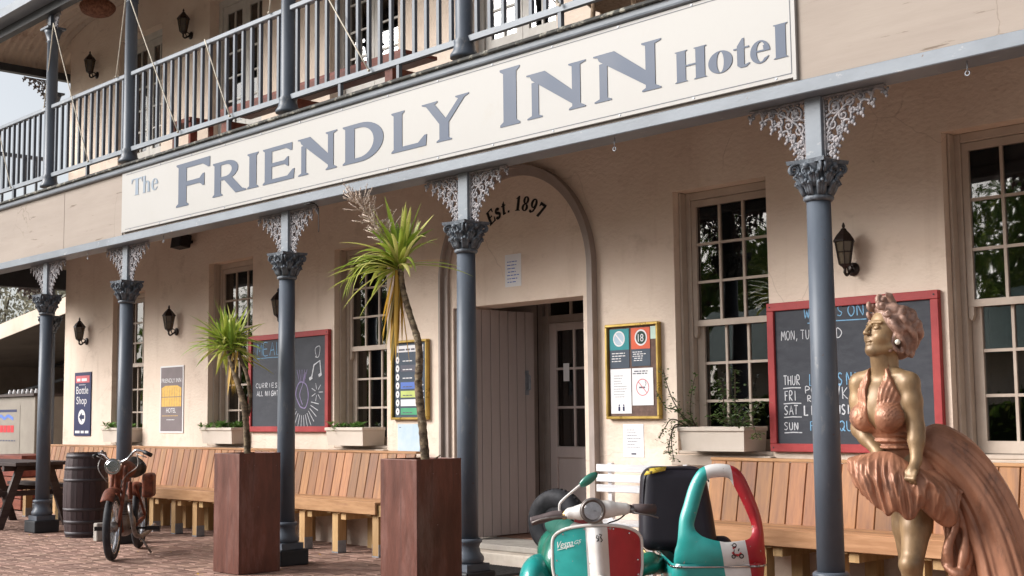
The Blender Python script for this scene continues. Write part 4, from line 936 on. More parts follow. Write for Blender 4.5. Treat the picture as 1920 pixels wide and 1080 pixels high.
q = MB(); disc(q, -6.755, 1.775, .047, y-.0035); q.build('disc', PAPERB, nb)
lines(-6.845, -6.68, 1.60, 1.68, 4, y-.0035, PAPER, nb, .010)
plate(-6.850, -6.640, 1.205, 1.545, y-.001, PAPER, nb, 'sheet'); lines(-6.82, -6.68, 1.33, 1.51, 9, y-.0035, INK, nb, .005)
q = MB()
for x in (-6.765, -6.720): q.ell((x, y-.003, 1.268), (.007,.0015,.007), 8, 6); q.box(x-.008, x+.008, y-.0045, y-.003, 1.225, 1.258)
q.build('toilet_symbol', NAVY, nb)
plate(-6.632, -6.445, 1.56, 1.85, y, NAVYG, nb, 'poster'); plate(-6.632, -6.445, 1.69, 1.85, y-.0015, ORNG, nb, 'poster_top')
q = MB(); disc(q, -6.533, 1.775, .049, y-.0035); q.build('disc', mat('dark green print', (.02,.06,.05)), nb)
q = MB(); text_mesh(q, '18', -6.562, 1.745, .06, y-.0045, w=.055); q.build('number', PAPER, nb)
lines(-6.62, -6.47, 1.60, 1.68, 5, y-.0035, PAPER, nb, .009)
plate(-6.630, -6.420, 1.265, 1.545, y-.002, PAPER, nb, 'sheet'); lines(-6.62, -6.44, 1.50, 1.535, 2, y-.0045, INK, nb, .012)
q = MB(); circ(q, -6.525, 1.40, .058, .064, y-.0045); q.ribbon([(-6.567,1.442),(-6.483,1.358)], .006, y-.0046); q.build('no_smoking_ring', PINKP, nb)
q = MB(); q.box(-6.56,-6.50,y-.0044,y-.0043,1.393,1.405); q.ribbon(smooth_path([(-6.50,1.41),(-6.49,1.43),(-6.50,1.44),(-6.49,1.455)],3), .004, y-.0044); q.build('cigarette', INK, nb)
plate(-6.44, -6.385, 1.76, 1.855, y-.0005, mat('pale green paper', (.55,.70,.62)), nb, 'card')
t = thing('paper_notice', 'plain white paper notice taped to the wall under the gold notice board', 'notice', (-6.65, YW, .87)); plate(-6.750, -6.545, .875, 1.125, YW-.002, PAPER, t); lines(-6.72, -6.57, .95, 1.10, 7, YW-.0045, INK, t, .006)
q = MB(); scribble(q, -6.67, -6.62, .895, .018, YW-.0045); q.build('emblem', INK, t)
t = thing('paper_notice', 'white notice above the doorway below the Est. 1897 lettering', 'notice', (-7.95, YW, 2.27)); plate(-8.052, -7.856, 2.275, 2.548, YW-.002, PAPER, t); lines(-8.03, -7.88, 2.31, 2.51, 7, YW-.0045, BLUEP, t, .011)
mb_ = framed(-9.568, -9.050, 1.172, 1.892, 'yellow framed specials board with round white markers, behind the tall cordyline trunk', NAVYG, 'menu_board')
plate(-9.50, -9.12, 1.785, 1.845, y, PAPER, mb_, 'header'); lines(-9.47, -9.16, 1.80, 1.83, 1, y-.003, INK, mb_, .022)
q = MB()
for k in range(7): disc(q, -9.49, 1.715-.078*k, .026, y-.002, 1.25)
q.build('round_marker', PAPER, mb_)
q = MB()
for k in range(7): disc(q, -9.49, 1.715-.078*k, .008, y-.0025, 1.25)
q.build('marker_number', INK, mb_)
for k, m_ in enumerate((NAVYG, INK, NAVYG, BLUEP, LIME, PAPER, GREENP)):
    plate(-9.445, -9.20, 1.685-.078*k, 1.745-.078*k, y, m_, mb_, 'menu_strip')
    if k != 5: lines(-9.42, -9.24, 1.70-.078*k, 1.735-.078*k, 1, y-.003, PAPER if k < 3 else INK, mb_, .012)
lines(-9.19, -9.10, 1.25, 1.76, 9, y-.001, CHW, mb_, .018)
t = thing('paper_notice', 'pale blue map sheet on the wall under the specials board', 'notice', (-9.35, YW, .88)); plate(-9.515, -9.175, .885, 1.133, YW-.002, PAPERB, t); lines(-9.50,-9.44,1.10,1.115,1,YW-.0045,INK,t,.008)
# bottle shop sign
bs = thing('bottle_shop_sign', 'narrow navy Bottle Shop sign with a white arrow, near the hotel corner', 'sign', (-15.97, YW, 1.0))
plate(-16.20, -15.738, 1.003, 1.808, YW-.002, NAVY, bs, 'panel', .012); y = YW-.0145
plate(-16.165, -15.775, 1.675, 1.765, y, PINKP, bs, 'banner'); lines(-16.13, -15.80, 1.695, 1.745, 1, y-.002, PAPER, bs, .05)
lines(-16.08, -15.86, 1.645, 1.66, 1, y-.001, PAPER, bs, .010)
q = MB(); text_mesh(q, 'Bottle', -16.145, 1.535, .10, y-.001, w=.34); text_mesh(q, 'Shop', -16.135, 1.405, .10, y-.001, w=.29); disc(q, -15.975, 1.24, .10, y-.001, .95); q.build('lettering', PAPER, bs)
q = MB(); q.add([(a, y-.003, b) for a, b in ((-16.05,1.24),(-15.97,1.18),(-15.97,1.215),(-15.90,1.215),(-15.90,1.265),(-15.97,1.265),(-15.97,1.30))], [tuple(range(7))]); q.build('arrow', NAVY, bs)
lines(-16.17, -15.77, 1.035, 1.085, 1, y-.001, PAPER, bs, .045)
hp = thing('hotel_poster', 'taupe Friendly Inn Hotel poster with a yellow building picture, between two windows', 'poster', (-13.68, YW, 1.05))
plate(-13.955, -13.418, 1.045, 1.812, YW-.002, PAPER, hp, 'border', .008); y = YW-.0105
plate(-13.935, -13.44, 1.062, 1.795, y, TAUP, hp, 'panel')
q = MB(); text_mesh(q, 'FRIENDLY INN', -13.915, 1.62, .05, y-.0025, w=.45); text_mesh(q, 'HOTEL', -13.80, 1.275, .055, y-.0025, w=.22); q.build('lettering', PAPER, hp)
plate(-13.915, -13.46, 1.345, 1.56, y-.0015, YELP, hp, 'picture'); q = MB()
q.add([(-13.90,y-.0017,1.561),(-13.48,y-.0017,1.561),(-13.55,y-.0017,1.585),(-13.83,y-.0017,1.585)], [(0,1,2,3)]); q.build('picture_roof', YELP, hp)
q = MB()
for i in range(8): q.box(-13.90+.057*i, -13.896+.057*i, y-.0033, y-.0029, 1.35, 1.555)
q.box(-13.91,-13.465,y-.0036,y-.0033,1.45,1.458); q.build('picture_lines', TAUP, hp)
lines(-13.90, -13.50, 1.235, 1.25, 1, y-.002, YELP, hp, .010); lines(-13.79, -13.60, 1.19, 1.21, 1, y-.002, PAPER, hp, .010)

# ================================================================== BENCHES
def bench(name, x0, x1, label, legs, segs):
    t = thing(name, label, 'bench', ((x0+x1)/2, 7.1, 0))
    # backrest slats, all one shared mesh, leaning back a little
    n_ = int(round((x1-x0)/.131)); pw = (x1-x0)/n_
    s_ = MB(); s_.box(-pw/2+.0025, pw/2-.0025, -.011, .011, 0, .415); sm_ = s_.mesh('backrest_slat', WOOD)
    for i in range(n_):
        o = obj('backrest_slat', sm_, t, (x0+pw*(i+.5)-(x0+x1)/2, 7.27-7.1+random.uniform(-.0015,.0015), .462), (-.20, 0, 0))
        bv = o.modifiers.new('bevel', 'BEVEL'); bv.width = .004; bv.segments = 1
    q = MB(); q.box(x0-.01, x1+.01, 7.345, 7.42, .871, .893); q.build('top_cap', WOODH, t, at=(x0, 7.34, .87), bevel=.004)
    a = x0
    for b in segs+[x1]:
        for k in range(3):
            y0 = 6.925+.115*k; q = MB(); q.box(a+.002, b-.002, y0, y0+.11, .445, .470); q.build('seat_board', WOODH, t, at=(a, y0, .445), bevel=.004)
        q = MB(); q.box(a+.002, b-.002, 6.90, 6.9245, .365, .4705); q.build('front_board', WOODH, t, at=(a, 6.9, .365), bevel=.004); a = b
    l_ = MB(); l_.box(-.043,.043,-.043,.043,.012,.4445); lm = l_.mesh('leg', POST, (0,0,0))
    r_ = MB(); r_.box(-.035,.035,.0,.40,.30,.364); rm = r_.mesh('seat_bearer', POST)
    cc = MB(); cc.box(-.026,.026,-.02,.04,.35,.444); cl_ = cc.mesh('cleat', POST)
    k_ = MB(); k_.box(-.046,-.0435,-.045,.045,0,.11); k_.box(.0435,.046,-.045,.045,0,.11); k_.box(-.046,.046,-.045,.045,0,.011); km = k_.mesh('post_shoe', GALV)
    for i, x in enumerate(legs):
        for yy in (6.99, 7.38):
            o = obj('leg', lm, t, (x-(x0+x1)/2, yy-7.1, -.0 if yy < 7.2 else 0))
            if yy < 7.2 : obj('post_shoe', km, o, (0, 0, 0))
        [obj('cleat', cl_, t, (x+o_*.071-(x0+x1)/2, 6.948-7.1, 0)) for o_ in (-1, 1)]
        obj('seat_bearer', rm, t, (x+.135-(x0+x1)/2, 6.94-7.1, 0))
    return t
bench('timber_wall_bench', -16.62, -9.07, 'long slatted timber bench along the left half of the wall', [-16.4,-15.9,-15.45,-15.0,-14.5,-14.05,-13.6,-13.1,-12.62,-12.18,-11.7,-11.25,-10.75,-10.24,-9.72,-9.13], [-13.3,-11.1])
bench('timber_wall_bench', -5.79, 1.2, 'slatted timber bench right of the doorway behind the scooter and statue', [-5.65,-5.1,-4.55,-4.0,-3.45,-2.9,-2.3,-1.7,-1.0,-.3,.5], [-3.0,-.8])
t = thing('metal_bench', 'white aluminium slatted bench against the wall behind the scooter', 'bench', (-6.5, 7.15, 0))
for z in (.625, .70, .775): q = MB(); q.box(-6.82, -5.90, 7.26, 7.28, z, z+.055); q.build('backrest_slat', ALU, t, bevel=.004)
for yy in (6.9, 7.0, 7.1): q = MB(); q.box(-6.82, -5.90, yy, yy+.085, .42, .44); q.build('seat_slat', ALU, t, bevel=.004)
for x in (-6.72, -6.0):
    q = MB(); q.box(x, x+.035, 7.285, 7.32, 0, .84); q.box(x, x+.035, 6.9, 7.284, .385, .4195); q.box(x, x+.035, 6.9, 6.935, 0, .384); q.build('leg', ALU, t)

# door mat
q = MB(); q.box(-8.5, -7.3, 6.62, 7.18, .001, .010)
for i in range(40): q.box(-8.48+.0295*i, -8.465+.0295*i, 6.64, 7.16, .0101, .018)
tag(q.build('door_mat', MATM, at=(-7.9, 6.9, 0)), 'dark ribbed rubber mat on the bricks in front of the doorway step', 'door mat')

# ================================================================== PLANTER BOXES AND PLANTS ON SILLS
def sill_box(x0, x1, label):
    t = thing('window_box', label, 'planter box', ((x0+x1)/2, 7.42, SILL), 0, 'planter boxes on the window sills')
    zb, zt = SILL+.030, 1.105; y0, y1 = 7.34, 7.60; tp = .012
    q = MB(); vs = []
    for (z, e) in ((zb, tp), (zt-.03, 0)): vs += [(x0+e,y0+e,z),(x1-e,y0+e,z),(x1-e,y1,z),(x0+e,y1,z)]
    q.add(vs, [(3,2,1,0),(0,1,5,4),(1,2,6,5),(2,3,7,6),(3,0,4,7)]); q.build('box', BOXP, t)
    q = MB(); r = .012; q.box(x0-r, x1+r, y0-r, y0+.02, zt-.03, zt); q.box(x0-r, x1+r, y1-.02, y1, zt-.03, zt); q.box(x0-r, x0+.02, y0+.0205, y1-.0205, zt-.03, zt); q.box(x1-.02, x1+r, y0+.0205, y1-.0205, zt-.03, zt); q.build('rim', BOXP, t, bevel=.003)
    q = MB(); q.box(x0+.021, x1-.021, y0+.021, y1-.021, zt-.03, zt-.015); q.build('soil', SOIL, t)
sill_box(-15.10, -14.46, 'cream window box on the leftmost window sill, partly behind a column')
sill_box(-12.75, -12.13, 'cream window box on the sill behind the short cordyline')
sill_box(-10.42, -9.84, 'cream window box with low green succulents beside the small chalkboard')
sill_box(-6.07, -5.50, 'cream window box with tall straggling shrubs, right of the notice board')
def leaf(mb, p, d, L, w_, droop=.3, n=3, roll=0):
    p = Vector(p); d = Vector(d).normalized(); side = d.cross(Vector((0,0,1)))
    side = side.normalized() if side.length > .05 else Vector((1,0,0))
    side = (Matrix.Rotation(roll, 3, d) @ side)
    b = len(mb.v)
    for i in range(n+1):
        t = i/n; q_ = p+d*L*t+Vector((0,0,-droop*L*t*t)); ww = w_*.5*(math.sin(PI*min(1,(t*.85+.12)))**.8 if i < n else .03)
        mb.v.append(tuple(q_+side*ww)); mb.v.append(tuple(q_-side*ww))
    for i in range(n): mb.f.append([b+2*i, b+2*i+1, b+2*i+3, b+2*i+2]); mb.mi.append(mb.cm); mb.sm.append(True)
def rdir(up=.3): 
    a = random.uniform(0, 2*PI); z = random.uniform(-.5, 1)+up; return Vector((math.cos(a), math.sin(a), z)).normalized()
def low_plants(x0, x1, label, n_=14, h=.07):
    t = thing('sill_plant', label, 'plant', ((x0+x1)/2, 7.45, 1.09), 0, 'plants in the window boxes')
    q = MB()
    for i in range(n_):
        c = Vector((random.uniform(x0, x1), random.uniform(7.35, 7.52), 1.09+random.uniform(0,h*.4)))
        for k in range(16): leaf(q, c, rdir(.35), random.uniform(.5,1.1)*h, .022, .25, 2)
    q.build('leaves', LEAFB, t); q = MB(); 
    for i in range(n_): x = random.uniform(x0, x1); q.tube([(x,7.45,1.08),(x+random.uniform(-.02,.02),7.45,1.12)], .004, 4)
    q.build('stems', BARKT, t)['kind'] = 'stuff'
low_plants(-15.17, -14.5, 'leafy green plants in the leftmost window box', 18, .12)
low_plants(-12.85, -12.2, 'trailing green plants in the window box behind the short cordyline', 20, .12)
low_plants(-10.40, -9.95, 'bright green succulents in the window box beside the small chalkboard', 16, .10)
def shrub(stems, label, dens=46, lw=.022, fat=1.):
    s0 = stems[0][0]; t = thing('window_shrub', label, 'shrub', (s0[0], 7.42, 1.09))
    L, B = MB(), MB(); B.cs = True
    for pts in stems:
        P = smooth_path(pts, 6); B.tube(P, [.006*(1-.6*i/len(P)) for i in range(len(P))], 5)
        n_ = int(dens*sum((P[i+1]-P[i]).length for i in range(len(P)-1))/.3)
        for k in range(n_):
            i = random.randrange(1, len(P)); c = P[i]+Vector((random.gauss(0,.018*fat), random.gauss(0,.018*fat), random.gauss(0,.012)))
            leaf(L, c, rdir(.2), random.uniform(.018,.036), lw*random.uniform(.6,1), .2, 2)
    L.build('leaves', LEAFG, t); B.build('stems', BARKT, t)
shrub([[(-6.0,7.42,1.09),(-6.07,7.36,1.2),(-6.15,7.34,1.35),(-6.20,7.33,1.52)], [(-5.97,7.42,1.09),(-5.98,7.36,1.2),(-5.95,7.34,1.34),(-5.9,7.33,1.48)], [(-6.0,7.4,1.09),(-6.08,7.31,1.12),(-6.11,7.30,1.0),(-6.08,7.29,.86)],
       [(-6.0,7.4,1.09),(-6.1,7.31,1.16),(-6.17,7.30,1.10),(-6.22,7.29,1.02)], [(-5.99,7.42,1.09),(-6.1,7.36,1.22),(-6.2,7.35,1.25),(-6.28,7.34,1.37)], [(-6.02,7.4,1.09),(-6.09,7.31,1.10),(-6.13,7.29,.95),(-6.10,7.28,.90)], [(-5.95,7.4,1.1),(-6.02,7.33,1.16),(-6.05,7.33,1.22)]],
      'straggly shrub hanging over the left end of the right hand window box', 60)
shrub([[(-5.62,7.42,1.09),(-5.6,7.38,1.2),(-5.58,7.36,1.35),(-5.57,7.35,1.50)], [(-5.68,7.42,1.09),(-5.7,7.38,1.2),(-5.68,7.36,1.33),(-5.70,7.35,1.43)], [(-5.6,7.42,1.09),(-5.5,7.38,1.18),(-5.42,7.36,1.22),(-5.36,7.35,1.27)],
       [(-5.6,7.42,1.09),(-5.5,7.36,1.14),(-5.42,7.33,1.13),(-5.37,7.31,1.03)], [(-5.65,7.42,1.1),(-5.72,7.36,1.16),(-5.76,7.34,1.18)], [(-5.6,7.42,1.1),(-5.55,7.36,1.2),(-5.48,7.34,1.26)], [(-5.6,7.42,1.1),(-5.62,7.34,1.18),(-5.64,7.32,1.24)], [(-5.55,7.42,1.1),(-5.46,7.34,1.17),(-5.44,7.32,1.2)], [(-5.7,7.42,1.1),(-5.66,7.34,1.15),(-5.6,7.32,1.16)]],
      'bushy dark green shrub in the right end of the right hand window box', 95, .024, 1.6)

# ================================================================== TALL STEEL PLANTERS WITH CORDYLINES
def tall_planter(x0, y0, label, s_=.375, h=.928):
    t = thing('steel_planter', label, 'planter', (x0+s_/2, y0+s_/2, 0), 0, 'tall rusted steel planters'); tk = .012
    q = MB(); q.box(x0, x0+s_, y0, y0+tk, 0.003, h); q.box(x0, x0+s_, y0+s_-tk, y0+s_, 0.003, h); q.box(x0, x0+tk, y0+tk, y0+s_-tk, .003, h); q.box(x0+s_-tk, x0+s_, y0+tk, y0+s_-tk, .003, h)
    q.box(x0+tk, x0+s_-tk, y0+tk, y0+s_-tk, .003, .02); q.build('box', CORT, t, bevel=.003, seg=2)
    q = MB(); q.box(x0+tk+.001, x0+s_-tk-.001, y0+tk+.001, y0+s_-tk-.001, h-.10, h-.03); q.build('soil', SOIL, t)
tall_planter(-9.283, 5.463, 'tall rusted steel planter further left, in front of the third column')
tall_planter(-6.886, 5.28, 'tall rusted steel planter in front of the fourth column, by the doorway')
def sword(mb, p, d, L, w_, droop, n=7, twist=0, fold=0):
    p = Vector(p); d = Vector(d).normalized(); side = d.cross(Vector((0,0,1))); side = side.normalized() if side.length > .05 else Vector((1,0,0))
    b = len(mb.v); pos = p.copy(); cur = d.copy(); stp = L/n
    for i in range(n+1):
        t = i/n; ww = w_*.5*(min(1, .45+t*2.2))*(1-max(0,(t-.55)/.45)**1.6)+.0006
        sd = (Matrix.Rotation(twist*t, 3, cur) @ side)
        nn = cur.cross(sd).normalized()
        mb.v += [tuple(pos+sd*ww), tuple(pos-nn*ww*.35), tuple(pos-sd*ww)]
        cur = (cur+Vector((0,0,-droop*stp*(.4+1.6*t)))).normalized(); pos = pos+cur*stp
        if fold and abs(t-fold) < .5/n: cur = Vector((cur.x*.35, cur.y*.35, -1)).normalized()
    for i in range(n):
        for k in (0, 1): mb.f.append([b+3*i+k, b+3*i+k+1, b+3*i+4+k, b+3*i+3+k]); mb.mi.append(mb.cm); mb.sm.append(True)
def trunk(mb, pts, r0, r1):
    P = smooth_path(pts, 8); n_ = len(P)
    R = [r0+(r1-r0)*i/(n_-1) + .0012*math.sin(i*2.6)+random.uniform(-.0018,.0018) for i in range(n_)]; mb.cs = True; mb.tube(P, R, 10)
RGT = Vector((math.cos(YAW), math.sin(YAW), 0))
c2 = thing('cordyline', 'tall cordyline with bent trunk, drooping yellow leaves and pale flower plume', 'cordyline plant', (-6.68, 5.45, .83))
q = MB(); trunk(q, [(-6.635,5.46,.83),(-6.65,5.46,.98),(-6.675,5.46,1.17),(-6.71,5.46,1.40),(-6.70,5.46,1.56),(-6.715,5.46,1.70),(-6.80,5.46,1.88),(-6.87,5.46,2.05),(-6.90,5.46,2.20)], .030, .019); q.build('trunk', BARK, c2)
q = MB(); trunk(q, [(-6.64,5.47,.86),(-6.61,5.48,.90),(-6.57,5.50,.935),(-6.54,5.5,.95)], .008, .004); q.build('side_shoot', BARK, c2)
q = MB(); head = Vector((-6.90, 5.46, 2.21))
for i in range(112):
    a = random.uniform(0, 2*PI); el = random.choice([random.uniform(.2,1.35), random.uniform(-.1,.9), random.uniform(.6,1.45)]); L = random.uniform(.28,.46)
    d_ = Vector((math.cos(a)*math.cos(el), math.sin(a)*math.cos(el), math.sin(el)))
    # leans away from the building to the left, as the wind set it
    d_ = (d_ - RGT*(.55 if el < .8 else .02)).normalized()
    if el < .8 and d_.dot(RGT) > .35: continue
    sword(q, head+Vector((random.gauss(0,.012), random.gauss(0,.012), random.uniform(-.04,.05))), d_, L, random.uniform(.024,.036), random.uniform(.8,3.6) if el < .9 else random.uniform(.1,1.1), twist=random.uniform(-.6,.6))
for dx, dz, L, dr in ((-1,-.10,.52,1.0),(-1,.08,.50,1.0),(-1,.22,.50,1.3),(-.9,-.35,.50,1.6),(-.7,-.7,.46,1.2),(-.8,.45,.5,3.),(-.6,.3,.52,4.6),(-.45,.25,.5,5.2),(-.7,.2,.52,4.0),(-.5,.35,.54,5.6),(-.35,.3,.5,6.5),(-.85,.3,.5,3.4),(1,.05,.52,.9),(1,.15,.42,1.),(.35,1,.45,.6),(-.15,1,.48,.3)):
    sword(q, head, RGT*dx+Vector((0,0,dz))+Vector((.1,-.15,0)), L, .030, dr, twist=.3)
q.build('leaves', LEAFY, c2)
q = MB()
for i in range(30):
    d_ = RGT*random.uniform(-.22,.10)+Vector((random.uniform(-.08,.08), random.uniform(-.12,.08), -1))
    sword(q, head+RGT*random.uniform(-.045,.02)+Vector((0, random.uniform(-.02,.02), -.03)), d_, random.uniform(.30,.66), random.uniform(.016,.028), .3, twist=random.uniform(-1,1))
sword(q, head+Vector((0,0,.02)), RGT*1.+Vector((0,0,.12)), .34, .014, .5)
q.build('dead_leaves', LEAFD, c2)
q = MB(); q.cs = True
ax = smooth_path([tuple(head), tuple(head+RGT*-.06+Vector((0,0,.15))), tuple(head+RGT*-.17+Vector((0,0,.30))), tuple(head+RGT*-.30+Vector((0,0,.46)))], 8); q.tube(ax, .005, 5)
for i in range(8, len(ax)):
    for k in range(6):
        d_ = Vector((random.gauss(0,1), random.gauss(0,1), random.uniform(-.3,1.2))).normalized(); d_ = (d_-RGT*.3).normalized(); L = random.uniform(.09,.19)*(1-.3*(i-8)/(len(ax)-8)); e = ax[i]+d_*L+Vector((0,0,.03))
        m_ = ax[i].lerp(e, .5)+Vector((0,0,-.008)); q.tube([ax[i], m_, e], [.002,.0025,.003], 4)
        for u in range(8): p_ = m_.lerp(e, random.random()); q.ell(p_+Vector((random.gauss(0,.004),random.gauss(0,.004),random.gauss(0,.004))), random.uniform(.002,.005), 5, 3)
q.build('flower_plume', PANIC, c2)
c1 = thing('cordyline', 'short cordyline with two trunks and a spiky yellow green head', 'cordyline plant', (-9.10, 5.65, .83))
q = MB(); trunk(q, [(-9.09,5.65,.83),(-9.10,5.65,1.0),(-9.13,5.65,1.22),(-9.18,5.65,1.36),(-9.27,5.65,1.52),(-9.36,5.65,1.68),(-9.40,5.65,1.78)], .028, .020); q.build('trunk', BARK, c1)
q = MB(); trunk(q, [(-9.13,5.67,1.22),(-9.14,5.70,1.35),(-9.18,5.70,1.52),(-9.26,5.69,1.66),(-9.30,5.68,1.74)], .018, .014); q.build('trunk', BARK, c1)
q = MB()
for (hx, hz, n_) in ((-9.44,1.80,104),(-9.32,1.76,34)):
    head = Vector((hx, 5.65, hz))
    for i in range(n_):
        a = random.uniform(0, 2*PI); el = random.uniform(-.45,1.45); L = random.uniform(.24,.40)
        d_ = Vector((math.cos(a)*math.cos(el), math.sin(a)*math.cos(el), math.sin(el)))
        sword(q, head+Vector((random.gauss(0,.012), random.gauss(0,.012), random.uniform(-.03,.04))), d_, L, random.uniform(.020,.031), random.uniform(.4,2.8), twist=random.uniform(-.6,.6))
q.build('leaves', LEAFY, c1)
q = MB()
for i in range(16): sword(q, Vector((-9.37+random.uniform(-.02,.1),5.66,1.74)), Vector((random.uniform(-.25,.25), random.uniform(-.25,.1), -1)), random.uniform(.2,.38), .014, .3, twist=random.uniform(-1,1))
q.build('dead_leaves', LEAFD, c1)
# ================================================================== implicit surfaces (statue, seats, cowls)
class SDF:
    def __init__(s, lo, hi, h):
        s.lo = np.array(lo, float); s.h = h; n = np.ceil((np.array(hi)-s.lo)/h).astype(int)+1; s.n = n
        s.ax = [s.lo[i]+h*np.arange(n[i]) for i in range(3)]
        s.F = np.full(tuple(n), 1e3, dtype=np.float32)
    def sub(s, lo, hi):
        a = [max(0, int((lo[i]-s.lo[i])/s.h)) for i in range(3)]; b = [min(s.n[i], int((hi[i]-s.lo[i])/s.h)+2) for i in range(3)]
        if any(b[i] <= a[i] for i in range(3)): return None, None
        sl = tuple(slice(a[i], b[i]) for i in range(3))
        X, Y, Z = np.meshgrid(*[s.ax[i][sl[i]] for i in range(3)], indexing='ij', sparse=True); return sl, (X, Y, Z)
    def comb(s, sl, d, k, op):
        A = s.F[sl]
        if op == 'u':
            hh = np.clip(.5+.5*(A-d)/k, 0, 1); s.F[sl] = A*(1-hh)+d*hh-k*hh*(1-hh)
        elif op == 's':
            hh = np.clip(.5-.5*(A+d)/k, 0, 1); s.F[sl] = A*(1-hh)+(-d)*hh+k*hh*(1-hh)
        elif op == 'i': s.F[sl] = np.maximum(A, d)
    def cap(s, a, b, ra, rb, k=.01, op='u'):
        a = np.array(a, float); b = np.array(b, float); m = max(ra, rb)+4*k+.01
        sl, g_ = s.sub(np.minimum(a, b)-m, np.maximum(a, b)+m)
        if sl is None: return s
        X, Y, Z = g_; ab = b-a; L = (ab@ab)+1e-12
        t = np.clip(((X-a[0])*ab[0]+(Y-a[1])*ab[1]+(Z-a[2])*ab[2])/L, 0, 1)
        d = np.sqrt((X-a[0]-ab[0]*t)**2+(Y-a[1]-ab[1]*t)**2+(Z-a[2]-ab[2]*t)**2)-(ra+(rb-ra)*t)
        s.comb(sl, d, k, op); return s
    def chain(s, pts, rs, k=.01, op='u'):
        for i in range(len(pts)-1): s.cap(pts[i], pts[i+1], rs[i], rs[i+1], k, op)
        return s
    def ell(s, c, r, k=.01, op='u', M=None):
        c = np.array(c, float); r = np.array(r if isinstance(r, (list, tuple)) else (r, r, r), float); m = max(r)+4*k+.01
        sl, g_ = s.sub(c-m, c+m)
        if sl is None: return s
        X, Y, Z = g_[0]-c[0], g_[1]-c[1], g_[2]-c[2]
        if M is not None: X, Y, Z = [M[0][j]*X+M[1][j]*Y+M[2][j]*Z for j in range(3)]
        q = np.sqrt((X/r[0])**2+(Y/r[1])**2+(Z/r[2])**2)+1e-9; q2 = np.sqrt((X/r[0]**2)**2+(Y/r[1]**2)**2+(Z/r[2]**2)**2)+1e-9
        s.comb(sl, (q*(q-1)/q2).astype(np.float32), k, op); return s
    def mesh(s, mb, xf=None):
        F = s.F; ins = F < 0
        c = np.zeros(tuple(np.array(F.shape)-1), bool); c8 = [ins[i:F.shape[0]-1+i, j:F.shape[1]-1+j, k:F.shape[2]-1+k] for i in (0,1) for j in (0,1) for k in (0,1)]
        anyi = np.logical_or.reduce(c8); alli = np.logical_and.reduce(c8); act = anyi & ~alli
        idx = -np.ones(act.shape, int); I = np.argwhere(act); idx[act] = np.arange(len(I))
        acc = np.zeros((len(I), 3)); cnt = np.zeros(len(I)); off = [(i,j,k) for i in (0,1) for j in (0,1) for k in (0,1)]
        for a in range(8):
            for b in range(a+1, 8):
                if sum(abs(off[a][t]-off[b][t]) for t in range(3)) != 1: continue
                A = np.array(off[a]); B = np.array(off[b]); fa = F[tuple((I+A).T)]; fb = F[tuple((I+B).T)]; m = (fa < 0) != (fb < 0)
                t = np.where(m, fa/(fa-fb+1e-20), 0)[:, None]; p = A+(B-A)*t; acc[m] += p[m]; cnt[m] += 1
        V = (I+acc/cnt[:, None])*s.h+s.lo
        faces = []
        for d in range(3):
            u, v = (d+1) % 3, (d+2) % 3; sh = list(F.shape); sl0 = [slice(None)]*3; sl1 = [slice(None)]*3; sl0[d] = slice(0, sh[d]-1); sl1[d] = slice(1, sh[d])
            E_ = np.argwhere(ins[tuple(sl0)] != ins[tuple(sl1)])
            ok = (E_[:, u] > 0) & (E_[:, v] > 0) & (E_[:, u] < sh[u]-1) & (E_[:, v] < sh[v]-1) & (E_[:, d] < sh[d]-1); E_ = E_[ok]
            q = []
            for (du, dv) in ((-1,-1),(0,-1),(0,0),(-1,0)):
                c_ = E_.copy(); c_[:, u] += du; c_[:, v] += dv; q.append(idx[tuple(c_.T)])
            Q = np.stack(q, 1); flip = ~ins[tuple(E_.T)]; Q[flip] = Q[flip][:, ::-1]; faces.append(Q)
        Fs = np.concatenate(faces); Fs = Fs[(Fs >= 0).all(1)]
        if xf is not None: V = (np.array(xf.to_3x3())@V.T).T+np.array(xf.translation)
        b = len(mb.v); mb.v += list(map(tuple, V)); mb.f += (Fs+b).tolist(); mb.mi += [mb.cm]*len(Fs); mb.sm += [True]*len(Fs); return mb
def laplace(mb, it=2, lam=.5):
    V = np.array(mb.v); Fq = np.array([f for f in mb.f if len(f) == 4]); n = len(V)
    E_ = np.concatenate([Fq[:, [i, (i+1)%4]] for i in range(4)])
    for _ in range(it):
        A = np.zeros_like(V); c = np.zeros(n); np.add.at(A, E_[:,0], V[E_[:,1]]); np.add.at(A, E_[:,1], V[E_[:,0]]); np.add.at(c, E_[:,0], 1); np.add.at(c, E_[:,1], 1)
        m = c > 0; V[m] = V[m]*(1-lam)+lam*A[m]/c[m][:, None]
    mb.v = list(map(tuple, V)); return mb

# ================================================================== STATUE  (x right in view, y away, z up)
ST = thing('bronze_statue', 'bronze statue of a woman in a halter dress holding down her billowing copper skirt', 'statue', (-3.13, 5.33, 0), YAW)
ldir = Vector((.66, -.75, 0)); fdir = Vector((-.75, -.66, 0))       # her left, her front
def P3(c, f=0, l=0, u=0): q = Vector(c)+fdir*f+ldir*l+Vector((0,0,u)); return (q.x, q.y, q.z)
ch = Vector((-.072, -.03, 1.22)); pel = Vector((.035, .02, .90)); wa = Vector((-.036, .0, 1.05)); nb_ = Vector((-.075, -.035, 1.375))
B = SDF((-.34,-.36,.06), (.30,.32,1.50), .0075)
